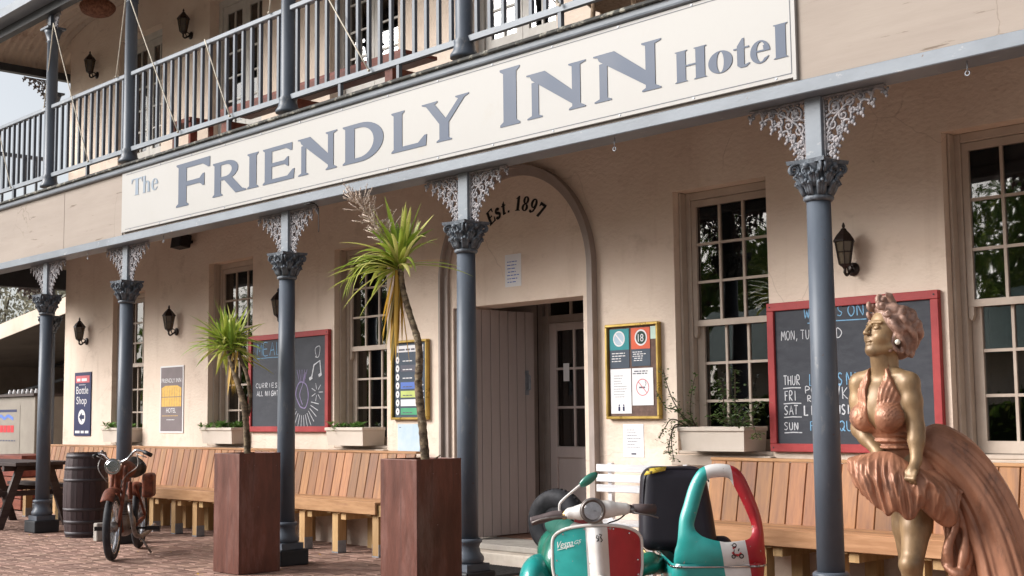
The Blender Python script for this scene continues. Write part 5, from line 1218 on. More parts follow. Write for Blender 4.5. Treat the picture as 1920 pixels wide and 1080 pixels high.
# torso
B.ell(P3(ch, -.01), (.115,.115,.14), .03); B.cap(P3(ch, -.02, .07, .07), P3(ch, -.02, -.07, .07), .058, .058, .03)
B.ell(P3(wa, -.005), (.085,.085,.11), .05); B.ell(P3(pel), (.125,.125,.12), .05); B.ell(P3(pel, -.07, .06, -.02), .085, .03); B.ell(P3(pel, -.07, -.06, -.02), .085, .03)
for s_ in (1, -1):
    B.ell(P3(ch, .062, .062*s_, -.045), (.060,.060,.060), .018)
    sh = (.012,-.125,1.325) if s_ > 0 else (-.158,.055,1.33); B.cap(P3(nb_, -.012, .03*s_, -.0), sh, .034, .044, .03)
    el = (.028,-.150,1.12) if s_ > 0 else (-.165,.06,1.12)
    wr = (.010,-.190,.985) if s_ > 0 else (-.115,-.06,1.015)
    mu = tuple(Vector(sh).lerp(Vector(el), .4)); B.cap(sh, mu, .046, .044, .02); B.cap(mu, el, .044, .037, .02)
    mf = tuple(Vector(el).lerp(Vector(wr), .35)); B.cap(el, mf, .036, .035, .02); B.cap(mf, wr, .035, .024, .02)
    # hand closed on the cloth
    pa = tuple(Vector(wr)+fdir*.035+Vector((0,0,-.045))); B.cap(wr, pa, .022, .026, .015)
    for k in range(4):
        a = Vector(pa)+ldir*(.018*(k-1.5))+fdir*.012; b = a+fdir*.022+Vector((0,0,-.030)); c_ = b-fdir*.018+Vector((0,0,-.022)); B.chain([a, b, c_], [.0095,.0088,.0075], .004)
    a = Vector(pa)-ldir*.025*s_; B.chain([a, a+fdir*.02+Vector((0,0,-.028)), a+fdir*.032+Vector((0,0,-.045))], [.010,.009,.008], .004)
    # legs
    hp_ = P3(pel, -.03, .040*s_, -.05); kn = (.014,-.055,.53) if s_ > 0 else (.048,.08,.51); an = (-.02,-.03,.19) if s_ > 0 else (.05,.08,.19)
    B.cap(hp_, tuple(Vector(hp_).lerp(Vector(kn), .5)), .078, .066, .02); B.cap(tuple(Vector(hp_).lerp(Vector(kn), .5)), kn, .066, .047, .02); B.ell(P3(kn, .02), .043, .015)
    cf = tuple(Vector(kn).lerp(Vector(an), .35)-fdir*.02); B.cap(kn, cf, .044, .048, .02); B.cap(cf, an, .048, .026, .02)
    toe = P3(an, .15, .0, -.075); B.cap(an, toe, .028, .020, .015); B.cap(P3(an, -.02, 0, -.02), P3(an, -.03, 0, -.09), .022, .014, .01)
B.cap(P3(nb_, 0, 0, -.02), P3(nb_, .035, 0, .095), .048, .040, .025)
for s_ in (1, -1): B.cap(P3(nb_, .034, .02*s_, -.030), P3(nb_, .020, .11*s_, -.010), .009, .007, .015)   # collar bones
q = MB(); B.mesh(q); laplace(q, 1); body = q.build('body', SKIN, ST)
# head: built facing +x, then turned
Hh = SDF((-.13,-.12,-.16), (.14,.12,.16), .0035)
Hh.ell((-.015,0,.045), (.095,.074,.092), .01); Hh.ell((.030,0,-.030), (.060,.056,.070), .03); Hh.ell((.062,0,-.080), (.026,.024,.020), .025)
for s_ in (1, -1):
    Hh.ell((.045,.040*s_,-.018), (.036,.026,.028), .02); Hh.cap((.000,.052*s_,-.050), (.055,.018*s_,-.082), .020, .018, .02)
    Hh.ell((.094,.029*s_,.026), (.020,.018,.012), .010, 's'); Hh.ell((.070,.029*s_,.022), (.0155,.016,.0125), .004)
    Hh.cap((.087,.012*s_,.043), (.068,.050*s_,.046), .0075, .006, .010)
    Hh.chain([(.085,.014*s_,.0245),(.089,.029*s_,.0315),(.076,.046*s_,.024)], [.0028]*3, .003)
    Hh.chain([(.085,.015*s_,.018),(.087,.029*s_,.0125),(.076,.045*s_,.018)], [.0022]*3, .003)
    Hh.ell((.100,.012*s_,-.0115), (.010,.0075,.0065), .006); Hh.ell((-.012,.074*s_,.0), (.018,.010,.028), .008); Hh.ell((-.006,.083*s_,.0), (.009,.006,.016), .004, 's')
Hh.cap((.086,0,.036), (.108,0,-.006), .0075, .0095, .010); Hh.ell((.106,0,-.010), (.0095,.009,.008), .006)
Hh.chain([(.070,-.028,-.040),(.086,-.012,-.0415),(.089,0,-.043),(.086,.012,-.0415),(.070,.028,-.040)], [.003,.0055,.005,.0055,.003], .004)
Hh.chain([(.070,-.026,-.045),(.083,-.012,-.0545),(.086,0,-.056),(.083,.012,-.0545),(.070,.026,-.045)], [.003,.006,.0068,.006,.003], .004)
Hh.chain([(.068,-.031,-.038),(.086,-.015,-.047),(.093,0,-.0495),(.086,.015,-.047),(.068,.031,-.038)], [.0022,.0034,.004,.0034,.0022], .002, 's')
Hh.cap((-.02,0,-.05), (-.045,0,-.155), .045, .042, .03)
fh = Vector((-.95, -.33, 0)).normalized()
tilt = -.22
Mh = Matrix.Translation((-.060, -.045, 1.535)) @ Matrix.Rotation(math.atan2(fh.y, fh.x), 4, 'Z') @ Matrix.Rotation(tilt, 4, 'Y')
q = MB(); Hh.mesh(q, Mh); laplace(q, 1, .3); q.build('head', SKIN, ST)
q = MB(); q.cs = True
for s_ in (1, -1): e = Mh @ Vector((-.004, .089*s_, -.030)); q.ell(e, .0125, 10, 8)
q.build('earring', PEARL, ST)
# hair: a swept back cap with heavy curls, worked in head space
Ha = SDF((-.19,-.16,-.16), (.14,.16,.20), .0042); rr = random.Random(5)
Ha.ell((-.035,0,.060), (.106,.091,.094), .01); Ha.ell((-.074,0,-.005), (.066,.084,.085), .02)
Ha.ell((.085,0,-.01), (.075,.062,.072), .01, 's')
def curl(c, n_dir, R, r, turns=1.3, k=.008):
    n_dir = Vector(n_dir).normalized(); u = n_dir.orthogonal().normalized(); u = Matrix.Rotation(rr.uniform(0,6.3), 3, n_dir) @ u; v = n_dir.cross(u); pts = []; rs = []
    for i in range(9):
        t = i/8; a = turns*2*PI*t; R_ = R*(1-.62*t); p = Vector(c)+u*math.cos(a)*R_+v*math.sin(a)*R_+n_dir*(.004+.014*t); pts.append(tuple(p)); rs.append(r*(1-.45*t))
    Ha.chain(pts, rs, k)
def onh(az, el, k=1.):   # direction to surface of the hair volume; az 0 = face
    d = Vector((math.cos(az)*math.cos(el), math.sin(az)*math.cos(el), math.sin(el))); return Vector((-.035+.105*k*d.x, .093*k*d.y, .050+.098*k*d.z)), d
# thick waves combed from the brow over the crown
for i in range(15):
    az0 = -1.25+2.5*i/14; pts = []; rs = []; ph = rr.uniform(0, 6)
    for k in range(12):
        t = k/11; az = az0*(1+t*1.2)+.16*math.sin(t*8+ph); el = .62+.75*math.sin(t*2.3)*(1-abs(az0)*.25)-.55*t; p, d = onh(az, el, 1.04+.05*math.sin(t*9+ph)); pts.append(tuple(p)); rs.append(.0155-.006*t)
    Ha.chain(pts, rs, .006)
# ringlets from the sides and back down to the nape
for i in range(20):
    az0 = (1 if i % 2 else -1)*(.95+2.1*(i//2)/9); pts = []; rs = []; ph = rr.uniform(0, 6); R_ = rr.uniform(.014,.021); e0 = rr.uniform(.05,.75)
    for k in range(16):
        t = k/15; el = e0-t*(e0+.95); p, d = onh(az0+.10*math.sin(ph), max(el, -.75), 1.04); side = Vector((-d.y, d.x, 0)); side = side.normalized() if side.length > .01 else Vector((0,1,0))
        p = p*1.0+side*R_*math.sin(t*10+ph)+d*R_*.55*math.cos(t*10+ph)+Vector((-.015*t, 0, -.045*max(0, t-.6)/.4)); pts.append(tuple(p)); rs.append(.0150-.006*t)
    Ha.chain(pts, rs, .006)
def roll(c, ax, R, r): # a rolled curl seen end on
    ax = Vector(ax).normalized(); u = ax.orthogonal().normalized(); v = ax.cross(u); pts = [tuple(Vector(c)+u*math.cos(a*.55)*R*(1-a/15)+v*math.sin(a*.55)*R*(1-a/15)+ax*.0012*a) for a in range(14)]; Ha.chain(pts, [r*(1-.03*a) for a in range(14)], .004)
roll((.056,.012,.150), (.1,1,.1), .024, .0125); roll((.078,.045,.118), (.3,1,.2), .018, .010); roll((.074,-.040,.120), (-.3,1,.2), .020, .0105); roll((.022,-.03,.168), (.1,.9,.4), .020, .011); roll((.055,.070,.085), (.5,.7,.3), .016, .009); roll((.055,-.070,.085), (-.5,.7,.3), .016, .009)
Ha.chain([(-.01,0,.160),(.012,.0,.185),(.030,0,.190)], [.016,.013,.008], .008)
q = MB(); Ha.mesh(q, Mh); laplace(q, 1, .4); q.build('hair', HAIRM, ST)
# halter bodice: thin shell over the torso, open V at the front, straps to the nape
D = SDF((-.32,-.32,.90), (.22,.24,1.48), .0055)
D.ell(P3(ch, -.01), (.120,.120,.140), .03); D.ell(P3(wa, -.005), (.090,.090,.125), .05); D.ell(P3(pel), (.128,.128,.09), .05)
D.cap(P3(ch, -.02, .07, .07), P3(ch, -.02, -.07, .07), .064, .064, .03); D.cap(P3(nb_, -.012, 0, -.03), P3(nb_, -.0, 0, .035), .060, .054, .03)
for s_ in (1, -1):
    D.ell(P3(ch, .066, .062*s_, -.045), (.067,.067,.066), .016); D.cap(P3(nb_, -.012, .03*s_, 0), (.012,-.125,1.325) if s_ > 0 else (-.158,.055,1.33), .040, .046, .03)
X, Y, Z = np.meshgrid(*D.ax, indexing='ij', sparse=True)
L_ = (X-ch.x)*ldir.x+(Y-ch.y)*ldir.y; F_ = (X-ch.x)*fdir.x+(Y-ch.y)*fdir.y; al = np.abs(L_)
pleat = .0026*np.sin(np.arctan2(al-.02, np.maximum(Z-1.05, .02))*85)*np.clip((Z-1.07)*9, 0, 1)*(F_ > -.01)
D.F = (D.F+pleat-.015*np.clip((Z-1.24)/.06, 0, 1)).astype(np.float32)
vedge = .016+np.maximum(Z-1.150, 0)*.12-np.maximum(1.150-Z, 0)*.6
outer_ = .048+np.maximum(1.390-Z, 0)*.50
sF = np.clip((F_+.06)/.09, 0, 1)
A_ = Z-(1.09+.115*sF) + 0*X
P_ = np.maximum(np.maximum(al-outer_, Z-1.425), -(F_+.05))
V_ = np.where(F_ > 0, vedge-al, -1.)+0*Z
reg = np.maximum(np.minimum(A_, P_), V_)
D.F = np.maximum(D.F, reg.astype(np.float32))
for z, r in ((1.09,.004),(1.065,.004),(1.035,.0045)):
    c_ = wa+Vector((0,0,z-1.045)); D.chain([P3(c_, .098*math.cos(a)-.005, .098*math.sin(a)) for a in [k*.35-PI for k in range(19)]], [.0085]*19, .003)
q = MB(); D.mesh(q); laplace(q, 1, .4); q.build('bodice', DRESS, ST)
# front of the skirt gathered under the hands: heavy folds
from mathutils import noise as mnoise
src = [(-.12,.06,1.00),(-.145,.01,1.01),(-.145,-.05,1.02),(-.125,-.09,1.025),(-.08,-.12,1.02),(-.045,-.145,1.00),(-.015,-.155,.98),(.01,-.16,.968),(.035,-.155,.955),(.06,-.135,.945),(.085,-.105,.94),(.105,-.05,.955),(.11,.02,.98)]
hem = [(-.13,.10,.86),(-.170,.05,.850),(-.205,-.03,.865),(-.200,-.10,.845),(-.175,-.15,.805),(-.130,-.19,.755),(-.090,-.20,.775),(-.053,-.21,.738),(-.015,-.215,.748),(.020,-.21,.785),(.065,-.20,.752),(.120,-.17,.708),(.165,-.14,.715),(.185,-.08,.80),(.15,.0,.86)]
def resamp(P, n_):
    P = smooth_path(P, 10); L = [0]
    for i in range(1, len(P)): L.append(L[-1]+(P[i]-P[i-1]).length)
    out = []; j = 0
    for k in range(n_):
        t = L[-1]*k/(n_-1)
        while j < len(L)-2 and L[j+1] < t: j += 1
        out.append(P[j].lerp(P[j+1], (t-L[j])/max(1e-9, L[j+1]-L[j])))
    return out
nu, nv = 230, 56; H2 = resamp(hem, nu); S2 = resamp(src, nu)
q = MB(); q.cs = True; vs = []
def crease(x, y, s_): return 1-2.2*abs(mnoise.noise(Vector((x, y, s_))))
for j in range(nv+1):
    v = j/nv
    for i in range(nu):
        u = i/(nu-1); a, b = S2[i], H2[i]; out = Vector((b.x-.01, b.y-.03, 0)); out = out.normalized() if out.length > .01 else Vector((0,-1,0))
        puff = (.055-.015*u)*math.sin(PI*min(1, v*.98))**.75
        dg = u*7.5-v*1.6*(1-u)+v*.9*u          # folds run on the diagonal
        fold = .030*crease(dg, v*.9, 1.3)+.016*crease(dg*2.3+4, v*1.6, 7.1)+.007*crease(dg*5.1, v*4+2, 3.3)
        if u > .62: fold += .022*crease(v*3.2+u*2.0, u*1.5, 5.0)*(u-.62)/.38
        fold *= (.15+.85*min(1, v*2.2))*(1-.35*v**6)
        p = a.lerp(b, v)+out*(puff-.012+fold)+Vector((0,0,.045*math.sin(PI*v)*(1-u*.9)+.012*mnoise.noise(Vector((u*16, v*5, 9)))*v))
        vs.append(p)
q.add(vs, [(j*nu+i, (j+1)*nu+i, (j+1)*nu+i+1, j*nu+i+1) for j in range(nv) for i in range(nu-1)])
# the hem rolls back under to the thigh
base = len(q.v)-nu
vs = []
for k, (din, dz) in enumerate(((.012,-.006),(.035,.004),(.075,.03),(.12,.06))):
    for i in range(nu): p = Vector(q.v[base+i]); c_ = Vector((.02,-.02,p.z)); d_ = (c_-p).normalized(); vs.append(p+d_*din+Vector((0,0,dz)))
b0 = len(q.v); q.v += [tuple(p) for p in vs]
for k in range(4):
    r0 = base if k == 0 else b0+(k-1)*nu; r1 = b0+k*nu
    for i in range(nu-1): q.f.append([r0+i, r1+i, r1+i+1, r0+i+1]); q.mi.append(0); q.sm.append(True)
fs_ = q.build('front_skirt', DRESS, ST)
K = SDF((-.20,-.20,.74), (.22,.22,1.08), .0075); K.ell(P3(pel, -.01, 0, .01), (.125,.130,.125), .02); q = MB(); K.mesh(q); q.build('underskirt', DRESS, ST)
def mnoise_(x, y, z): return .55-1.9*abs(mnoise.noise(Vector((x, y, z))))
# the windblown back of the skirt: a pleated bell
q = MB(); q.cs = True; nU, nT = 260, 40; Lp = [(.05,1.03),(.085,.95),(.15,.85),(.205,.72),(.235,.58),(.25,.45)]; Rp = [(.06,1.08),(.175,1.135),(.305,1.075),(.405,.97),(.50,.80),(.575,.53)]
Ls = smooth_path([(a,0,b) for a,b in Lp], 8); Rs = smooth_path([(a,0,b) for a,b in Rp], 8); nT = len(Ls)
grid = []
for j in range(nT):
    t = j/(nT-1); l, r = Ls[j], Rs[j]; c_ = (l+r)/2; ax_ = (r-l)/2; dep = .05+.20*t**.8; row = []
    for i in range(nU):
        a = 2*PI*i/nU; ca_, sa_ = math.cos(a)*2.6, math.sin(a)*2.6; pl = 1+(.03+.24*t)*(mnoise_(ca_*.8, sa_*.8, t*.5))+(.01+.05*t)*mnoise_(ca_*2.2, sa_*2.2, 4+t*.7)+.012*t*mnoise_(ca_*6, sa_*6, 9+t)
        p = c_+ax_*math.cos(a)*pl+Vector((0, .03-math.sin(a)*dep*pl, 0))+Vector((.0,0,-.05*t**4*(1+.5*math.sin(a*7))))
        row.append(p)
    grid.append(row)
vs = [tuple(p) for row in grid for p in row]
fs = [(j*nU+i, (j+1)*nU+i, (j+1)*nU+(i+1)%nU, j*nU+(i+1)%nU) for j in range(nT-1) for i in range(nU)]
q.add(vs, fs)
sk = q.build('back_skirt', DRESS, ST, fixn=True); so_ = sk.modifiers.new('thick', 'SOLIDIFY'); so_.thickness = .008; so_.offset = 0
# loose end of cloth fluttering beside the leg
K = SDF((.10,-.24,.40), (.34,.12,.86), .006)
for i, pts in enumerate([[(.19,-.08,.80),(.20,-.10,.70),(.16,-.10,.60),(.17,-.10,.52)], [(.22,-.08,.78),(.24,-.10,.66),(.22,-.12,.56),(.20,-.12,.50)], [(.24,-.06,.76),(.26,-.08,.64),(.25,-.10,.54),(.22,-.11,.47)], [(.18,-.06,.72),(.175,-.07,.62),(.15,-.08,.53)], [(.15,-.10,.52),(.19,-.13,.49),(.24,-.11,.50)]]):
    pts = smooth_path(pts, 4); K.chain([tuple(p) for p in pts], [.018+.004*math.sin(k*.9+i) for k in range(len(pts))], .008)
q = MB(); K.mesh(q); laplace(q, 1, .4); q.build('loose_drape', DRESS, ST)
q = MB(); q.cs = True; q.lathe([(.36,0.002),(.36,.09),(.35,.10),(.33,.105),(.0,.106)], (.08,0,0), 40); q.build('base', DRESS, ST)

# ================================================================== SCOOTER WITH SIDECAR   (x right in view, y away = its tail)
SC = thing('scooter_with_sidecar', 'small teal, white and red scooter with a matching hooped sidecar parked by the doorway', 'scooter', (-5.0, 5.33, 0), YAW)
def band_mat(name, a, b, la, lb, sl=0.):
    """three paint bands by object x: teal | white | red"""
    m, t, bs_ = new_mat(name); tc = N(t, 'ShaderNodeTexCoord'); sp = N(t, 'ShaderNodeSeparateXYZ'); t.links.new(tc.outputs['Object'], sp.inputs[0])
    ad = N(t, 'ShaderNodeMath', operation='MULTIPLY_ADD'); ad.inputs[1].default_value = sl; t.links.new(sp.outputs['Z'], ad.inputs[0]); t.links.new(sp.outputs['X'], ad.inputs[2])
    cols = [(.018,.31,.285,1), (.70,.68,.66,1), (.42,.015,.025,1)]
    g1 = N(t, 'ShaderNodeMath', operation='GREATER_THAN'); g1.inputs[1].default_value = a; g2 = N(t, 'ShaderNodeMath', operation='GREATER_THAN'); g2.inputs[1].default_value = b
    for g_ in (g1, g2): t.links.new(ad.outputs[0], g_.inputs[0])
    m1 = N(t, 'ShaderNodeMix', data_type='RGBA'); m1.inputs[6].default_value = cols[0]; m1.inputs[7].default_value = cols[1]; t.links.new(g1.outputs[0], m1.inputs[0])
    m2 = N(t, 'ShaderNodeMix', data_type='RGBA'); m2.inputs[7].default_value = cols[2]; t.links.new(g2.outputs[0], m2.inputs[0]); t.links.new(m1.outputs[2], m2.inputs[6])
    nz = N(t, 'ShaderNodeTexNoise'); nz.inputs['Scale'].default_value = 9; nz.inputs['Detail'].default_value = 8; t.links.new(tc.outputs['Object'], nz.inputs[0])
    mr = N(t, 'ShaderNodeMapRange'); mr.inputs[1].default_value = .3; mr.inputs[2].default_value = .7; mr.inputs[3].default_value = .80; mr.inputs[4].default_value = 1.06; t.links.new(nz.outputs['Fac'], mr.inputs[0])
    mr2 = N(t, 'ShaderNodeMapRange'); mr2.inputs[3].default_value = .18; mr2.inputs[4].default_value = .5; t.links.new(nz.outputs['Fac'], mr2.inputs[0]); t.links.new(mr2.outputs[0], bs_.inputs['Roughness'])
    hv = N(t, 'ShaderNodeHueSaturation'); t.links.new(mr.outputs[0], hv.inputs['Value']); t.links.new(m2.outputs[2], hv.inputs['Color'])
    n5 = N(t, 'ShaderNodeTexNoise'); n5.inputs['Scale'].default_value = 32; n5.inputs['Detail'].default_value = 8; t.links.new(tc.outputs['Object'], n5.inputs['Vector']); r5 = N(t, 'ShaderNodeMapRange'); r5.inputs[1].default_value = .69; r5.inputs[2].default_value = .72; t.links.new(n5.outputs['Fac'], r5.inputs[0])
    m5 = N(t, 'ShaderNodeMix', data_type='RGBA'); m5.inputs[7].default_value = (.30,.27,.24,1); t.links.new(r5.outputs[0], m5.inputs[0]); t.links.new(hv.outputs[0], m5.inputs[6]); t.links.new(m5.outputs[2], bs_.inputs['Base Color'])
    bs_.inputs['Coat Weight'].default_value = .25; bs_.inputs['Coat Roughness'].default_value = .1; return m
SHB = band_mat('shield paint', -.046, .072, 0, 0, .04); SHB2 = band_mat('sidecar paint', .770, .916, 0, 0, .155)
# shield: x = half width w(v), curved back at the sides
q = MB(); q.cs = True; nU, nV = 28, 30; zb, zt = .10, .597
def sw_(z):
    t = (zt-z)/(zt-zb); 
    if t < .22: u = 1-t/.22; return .248*(max(0, 1-u**2.6))**(1/2.2)*.999+.0
    return .248-.10*max(0, (t-.45)/.55)**1.6
def sy_(u, z): return -.02+.10*abs(u)**2.0+.16*max(0, (.30-z))**1.2-.0
rows = []
for j in range(nV+1):
    t = (j/nV)**1.7; z = zt-(zt-zb)*t
    for i in range(nU+1):
        u = -1+2*i/nU; w_ = max(sw_(z), .004)
        rows.append((u*w_, sy_(u*w_/.248, z), z))
q.add(rows, [(j*(nU+1)+i, (j+1)*(nU+1)+i, (j+1)*(nU+1)+i+1, j*(nU+1)+i+1) for j in range(nV) for i in range(nU)])
shd = q.build('leg_shield', SHB, SC); m_ = shd.modifiers.new('thick', 'SOLIDIFY'); m_.thickness = .008; m_.offset = -1
q = MB(); q.cs = True
edge = []
for j in range(nV, -1, -1): t = (j/nV)**1.7; z = zt-(zt-zb)*t; w_ = sw_(z); edge.append((-w_, sy_(w_/.248, z), z))
for j in range(nV+1): t = (j/nV)**1.7; z = zt-(zt-zb)*t; w_ = sw_(z); edge.append((w_, sy_(w_/.248, z), z))
q.tube(edge, .0095, 8); q.build('shield_trim', WHT, SC)
# raised horn cover
q = MB(); q.cs = True; vs = []
prof = [(-.058,0),(-.05,-.012),(-.030,-.022),(-.022,-.036),(0,-.042),(.022,-.036),(.030,-.022),(.05,-.012),(.058,0)]
for k in range(13):
    z = .585-.40*k/12; s_ = 1-.10*k/12; cx = -.006+.022*k/12; kk = min(1, .25+k/2)
    for (a, b) in prof: vs.append((cx+a*s_, sy_((cx+a*s_)/.248, z)-.002+b*kk*(1 if k < 11 else .6), z))
q.add(vs, [(k*9+i, (k+1)*9+i, (k+1)*9+i+1, k*9+i+1) for k in range(12) for i in range(8)]); q.build('horn_cover', WHT, SC, fixn=True)
q = MB(); y_ = -.066; q.ribbon([(-.008,.548),(-.012,.532),(.0,.524),(-.010,.512)], .006, y_); q.ribbon([(.004,.552),(.016,.548),(.010,.535),(.020,.520),(.012,.510)], .006, y_-.0002); q.ribbon([(.0,.542),(.0,.514)], .004, y_-.0004); q.build('front_emblem', BLK, SC)
q = MB(); text_mesh(q, 'Vespa', -.222, .470, .040, 0, w=.085, shear=.35); text_mesh(q, 'GS', -.130, .478, .020, -.0002, w=.038, shear=.35); q.ribbon([(-.222,.462),(-.13,.470)], .004, -.0004)
q.v = [(x, sy_(x/.248, z)-.0085+y, z+(x+.2)*.22) for x, y, z in q.v]; q.build('script_badge', WHT, SC)
REFL = mat('lamp reflector', (.86, .86, .88), (.6, .6, .62), rough=.3, metal=.45, scale=25)
# small fittings that break up the panels
q = MB(); q.lathe([(.0055,-.003),(.0045,-.0055),(.001,-.006)], (0,0,0), 8, axis='y'); scw_ = q.mesh('shield_screw', CHROME)
for (x, z) in ((-.225,.40),(-.225,.32),(.222,.40),(.222,.32),(-.075,.575),(.085,.575),(-.19,.545),(.175,.548)): obj('shield_screw', scw_, SC, (x, sy_(x/.248, z)-.006, z))
q = MB(); q.cs = True; q.tube(smooth_path([(.17,.045,.66),(.12,.06,.62),(.06,.05,.60),(.03,.06,.56)], 5), .0045, 6); q.build('control_cable', BLK, SC)
q = MB(); q.cs = True; q.tube(smooth_path([(-.16,.055,.645),(-.13,.07,.615),(-.07,.06,.60)], 5), .0045, 6); q.build('control_cable', BLK, SC)
# headset
K = SDF((-.20,-.10,.56), (.20,.14,.78), .004)
K.ell((-.026,.0,.680), (.064,.060,.062), .02); K.chain([(-.02,.02,.675),(-.09,.02,.665),(-.150,.035,.658)], [.052,.038,.032], .02); K.chain([(-.02,.02,.675),(.06,.02,.680),(.155,.035,.680)], [.056,.044,.033], .02); K.cap((-.015,.02,.66), (-.01,.045,.58), .045, .034, .02)
K.cap((-.028,-.10,.677), (-.028,-.035,.677), .052, .052, .004, 's')
q = MB(); K.mesh(q); laplace(q, 1, .4); q.build('headset', WHT, SC)
q = MB(); q.cs = True; q.lathe([(.060,-.028),(.066,-.036),(.066,-.046),(.058,-.052),(.055,-.046)], (-.028,0,.677), 32, axis='y', cap=False); q.lathe([(.070,-.02),(.071,-.034),(.066,-.034)], (-.028,0,.677), 32, axis='y', cap=False); q.build('headlight_rim', STEEL, SC)
q = MB(); q.cs = True; q.lathe([(.056,-.046),(.045,-.053),(.025,-.058),(.0005,-.060)], (-.028,0,.677), 28, axis='y'); gm = LENS; q.build('headlight_lens', gm, SC)
q = MB(); q.cs = True; q.lathe([(.054,-.042),(.040,-.022),(.02,-.014),(.001,-.012)], (-.028,0,.677), 28, axis='y'); q.ell((-.028,-.030,.680), (.014,.01,.014), 10, 8); q.build('headlight_reflector', REFL, SC, fixn=True)
q = MB(); q.cs = True; q.tube([(.150,.035,.681),(.190,.045,.678)], .024, 12); q.tube([(.20,.048,.678),(.325,.075,.672)], [.028,.030], 14); q.build('right_grip', GRIPM, SC)
q = MB(); q.cs = True; q.tube(smooth_path([(.195,.02,.665),(.23,.0,.655),(.29,.0,.645),(.335,.012,.630)], 5), [.006]*16, 6, flat=.7); q.ell((.195,.03,.672), (.02,.018,.016), 10, 8); q.build('brake_lever', STEEL, SC)
q = MB(); q.cs = True; q.tube([(-.145,.035,.657),(-.19,.05,.645)], .024, 12); q.build('left_collar', mat('brass', (.45,.30,.13), rough=.4, metal=.6), SC)
q = MB(); q.cs = True; q.tube(smooth_path([(-.185,.05,.650),(-.24,.06,.646),(-.30,.075,.628),(-.362,.09,.612)], 5), [.025]*16, 12); q.build('left_grip', GRIPM, SC)
q = MB(); q.cs = True; q.tube(smooth_path([(-.17,.02,.64),(-.22,.0,.642),(-.30,.0,.632),(-.36,.02,.610)], 5), .006, 6); q.build('clutch_lever', STEEL, SC)
q = MB(); q.cs = True; q.tube(smooth_path([(-.205,.05,.655),(-.207,.045,.70),(-.19,.04,.73),(-.12,.03,.79),(-.075,.03,.825)], 5), .0065, 8); q.build('mirror_stem', WHT, SC)
q = MB(); q.cs = True; q.ell((0,0,0), (.062,.016,.026), 20, 10); q.xform(Matrix.Translation((-.045,.03,.842)) @ Matrix.Rotation(-.62, 4, 'Y')); q.build('mirror', TEALD, SC)
# wheel, fender, floor, body
def wheel(name, c, R, r, axis_rot, rimr, par, m_rim=WHT, treads=True):
    M_ = Matrix.Translation(c) @ Matrix.Rotation(axis_rot, 4, 'Z')
    q = MB(); q.cs = True; n_ = 44
    prof = [(R-r*1.7, -r*.55),(R-r*1.1,-r*.98),(R-r*.45,-r*.98),(R-r*.08,-r*.62),(R,-r*.0),(R-r*.08,r*.62),(R-r*.45,r*.98),(R-r*1.1,r*.98),(R-r*1.7,r*.55)]
    q.lathe(prof, (0,0,0), n_, axis='x', cap=False)
    if treads:
        q.cs = False
        for k in range(n_):
            a = 2*PI*k/n_
            for s_ in (-1, 0, 1):
                p = ((s_*r*.58), math.cos(a+.07*s_)*(R-r*.03-(.02*r/.04 if s_ else 0)), math.sin(a+.07*s_)*(R-r*.03-(.02*r/.04 if s_ else 0)))
                q.cbox(p, r*.42, .012, .012, rx=a)
    q.xform(M_); T = q.build(name, RUBB, par)
    q = MB(); q.cs = True; q.lathe([(R-r*1.65,-r*.5),(R-r*1.9,-r*.45),(R-r*2.1,-r*.15),(.03,-r*.3),(.02,-r*.6),(.001,-r*.62)], (0,0,0), 32, axis='x'); q.lathe([(R-r*1.65,r*.5),(R-r*1.9,r*.45),(R-r*2.1,r*.15),(.03,r*.3),(.02,r*.6),(.001,r*.62)], (0,0,0), 32, axis='x'); q.xform(M_); q.build('rim', m_rim, T, fixn=True)
    return T
wheel('front_wheel', (.01,-.03,.150), .148, .040, 0, .06, SC, treads=False)
K = SDF((-.10,-.25,.10), (.12,.18,.42), .005); K.ell((.01,-.03,.17), (.062,.165,.165), .01); K.cap((.01,-.03,.08), (.01,-.03,.079), .150, .150, .01, 's'); X, Y, Z = np.meshgrid(*K.ax, indexing='ij', sparse=True); K.F = np.maximum(K.F, (.17-Z)+X*0+Y*0).astype(np.float32); K.ell((.01,-.03,.15), (.050,.158,.158), .004, 's')
q = MB(); K.mesh(q); q.build('front_fender', SHB, SC)
ra = Vector((-.215, 1, 0)).normalized(); rs_ = Vector((1, .215, 0)).normalized()
def R3(a, s_, z): v = ra*a+rs_*s_; return (v.x, v.y, z)
K = SDF((-.50,.10,.05), (.20,1.25,.66), .009)
K.chain([R3(.12,0,.13), R3(.45,0,.12)], [.06,.06], .03); K.cap(R3(.25,.10,.13), R3(.25,-.10,.13), .035, .035, .03); K.cap(R3(.45,.10,.13), R3(.45,-.10,.13), .035, .035, .03)
K.ell(R3(.80,0,.33), (.12,.30,.19), .03, M=[list(rs_), list(ra), [0,0,1]]); K.ell(R3(.98,0,.36), (.11,.16,.14), .03, M=[list(rs_), list(ra), [0,0,1]])
q = MB(); K.mesh(q); laplace(q, 1); q.build('rear_body', TEALD, SC)
for s_ in (1, -1):
    K = SDF((-.60,.35,.08), (.35,1.15,.48), .007); K.ell(R3(.70,.115*s_-.06*(s_ < 0),.235), (.105,.235,.14), .02, M=[list(rs_), list(ra), [0,0,1]]); q = MB(); K.mesh(q); laplace(q, 1, .4); q.build('side_cowl', TEAL, SC)
K = SDF((-.45,.30,.40), (.15,1.1,.64), .007); K.chain([R3(.45,0,.49), R3(.62,0,.505), R3(.95,0,.53)], [.055,.075,.07], .03); q = MB(); K.mesh(q); laplace(q, 1); q.build('seat', mat('green vinyl seat', (.03,.13,.10), rough=.45), SC)
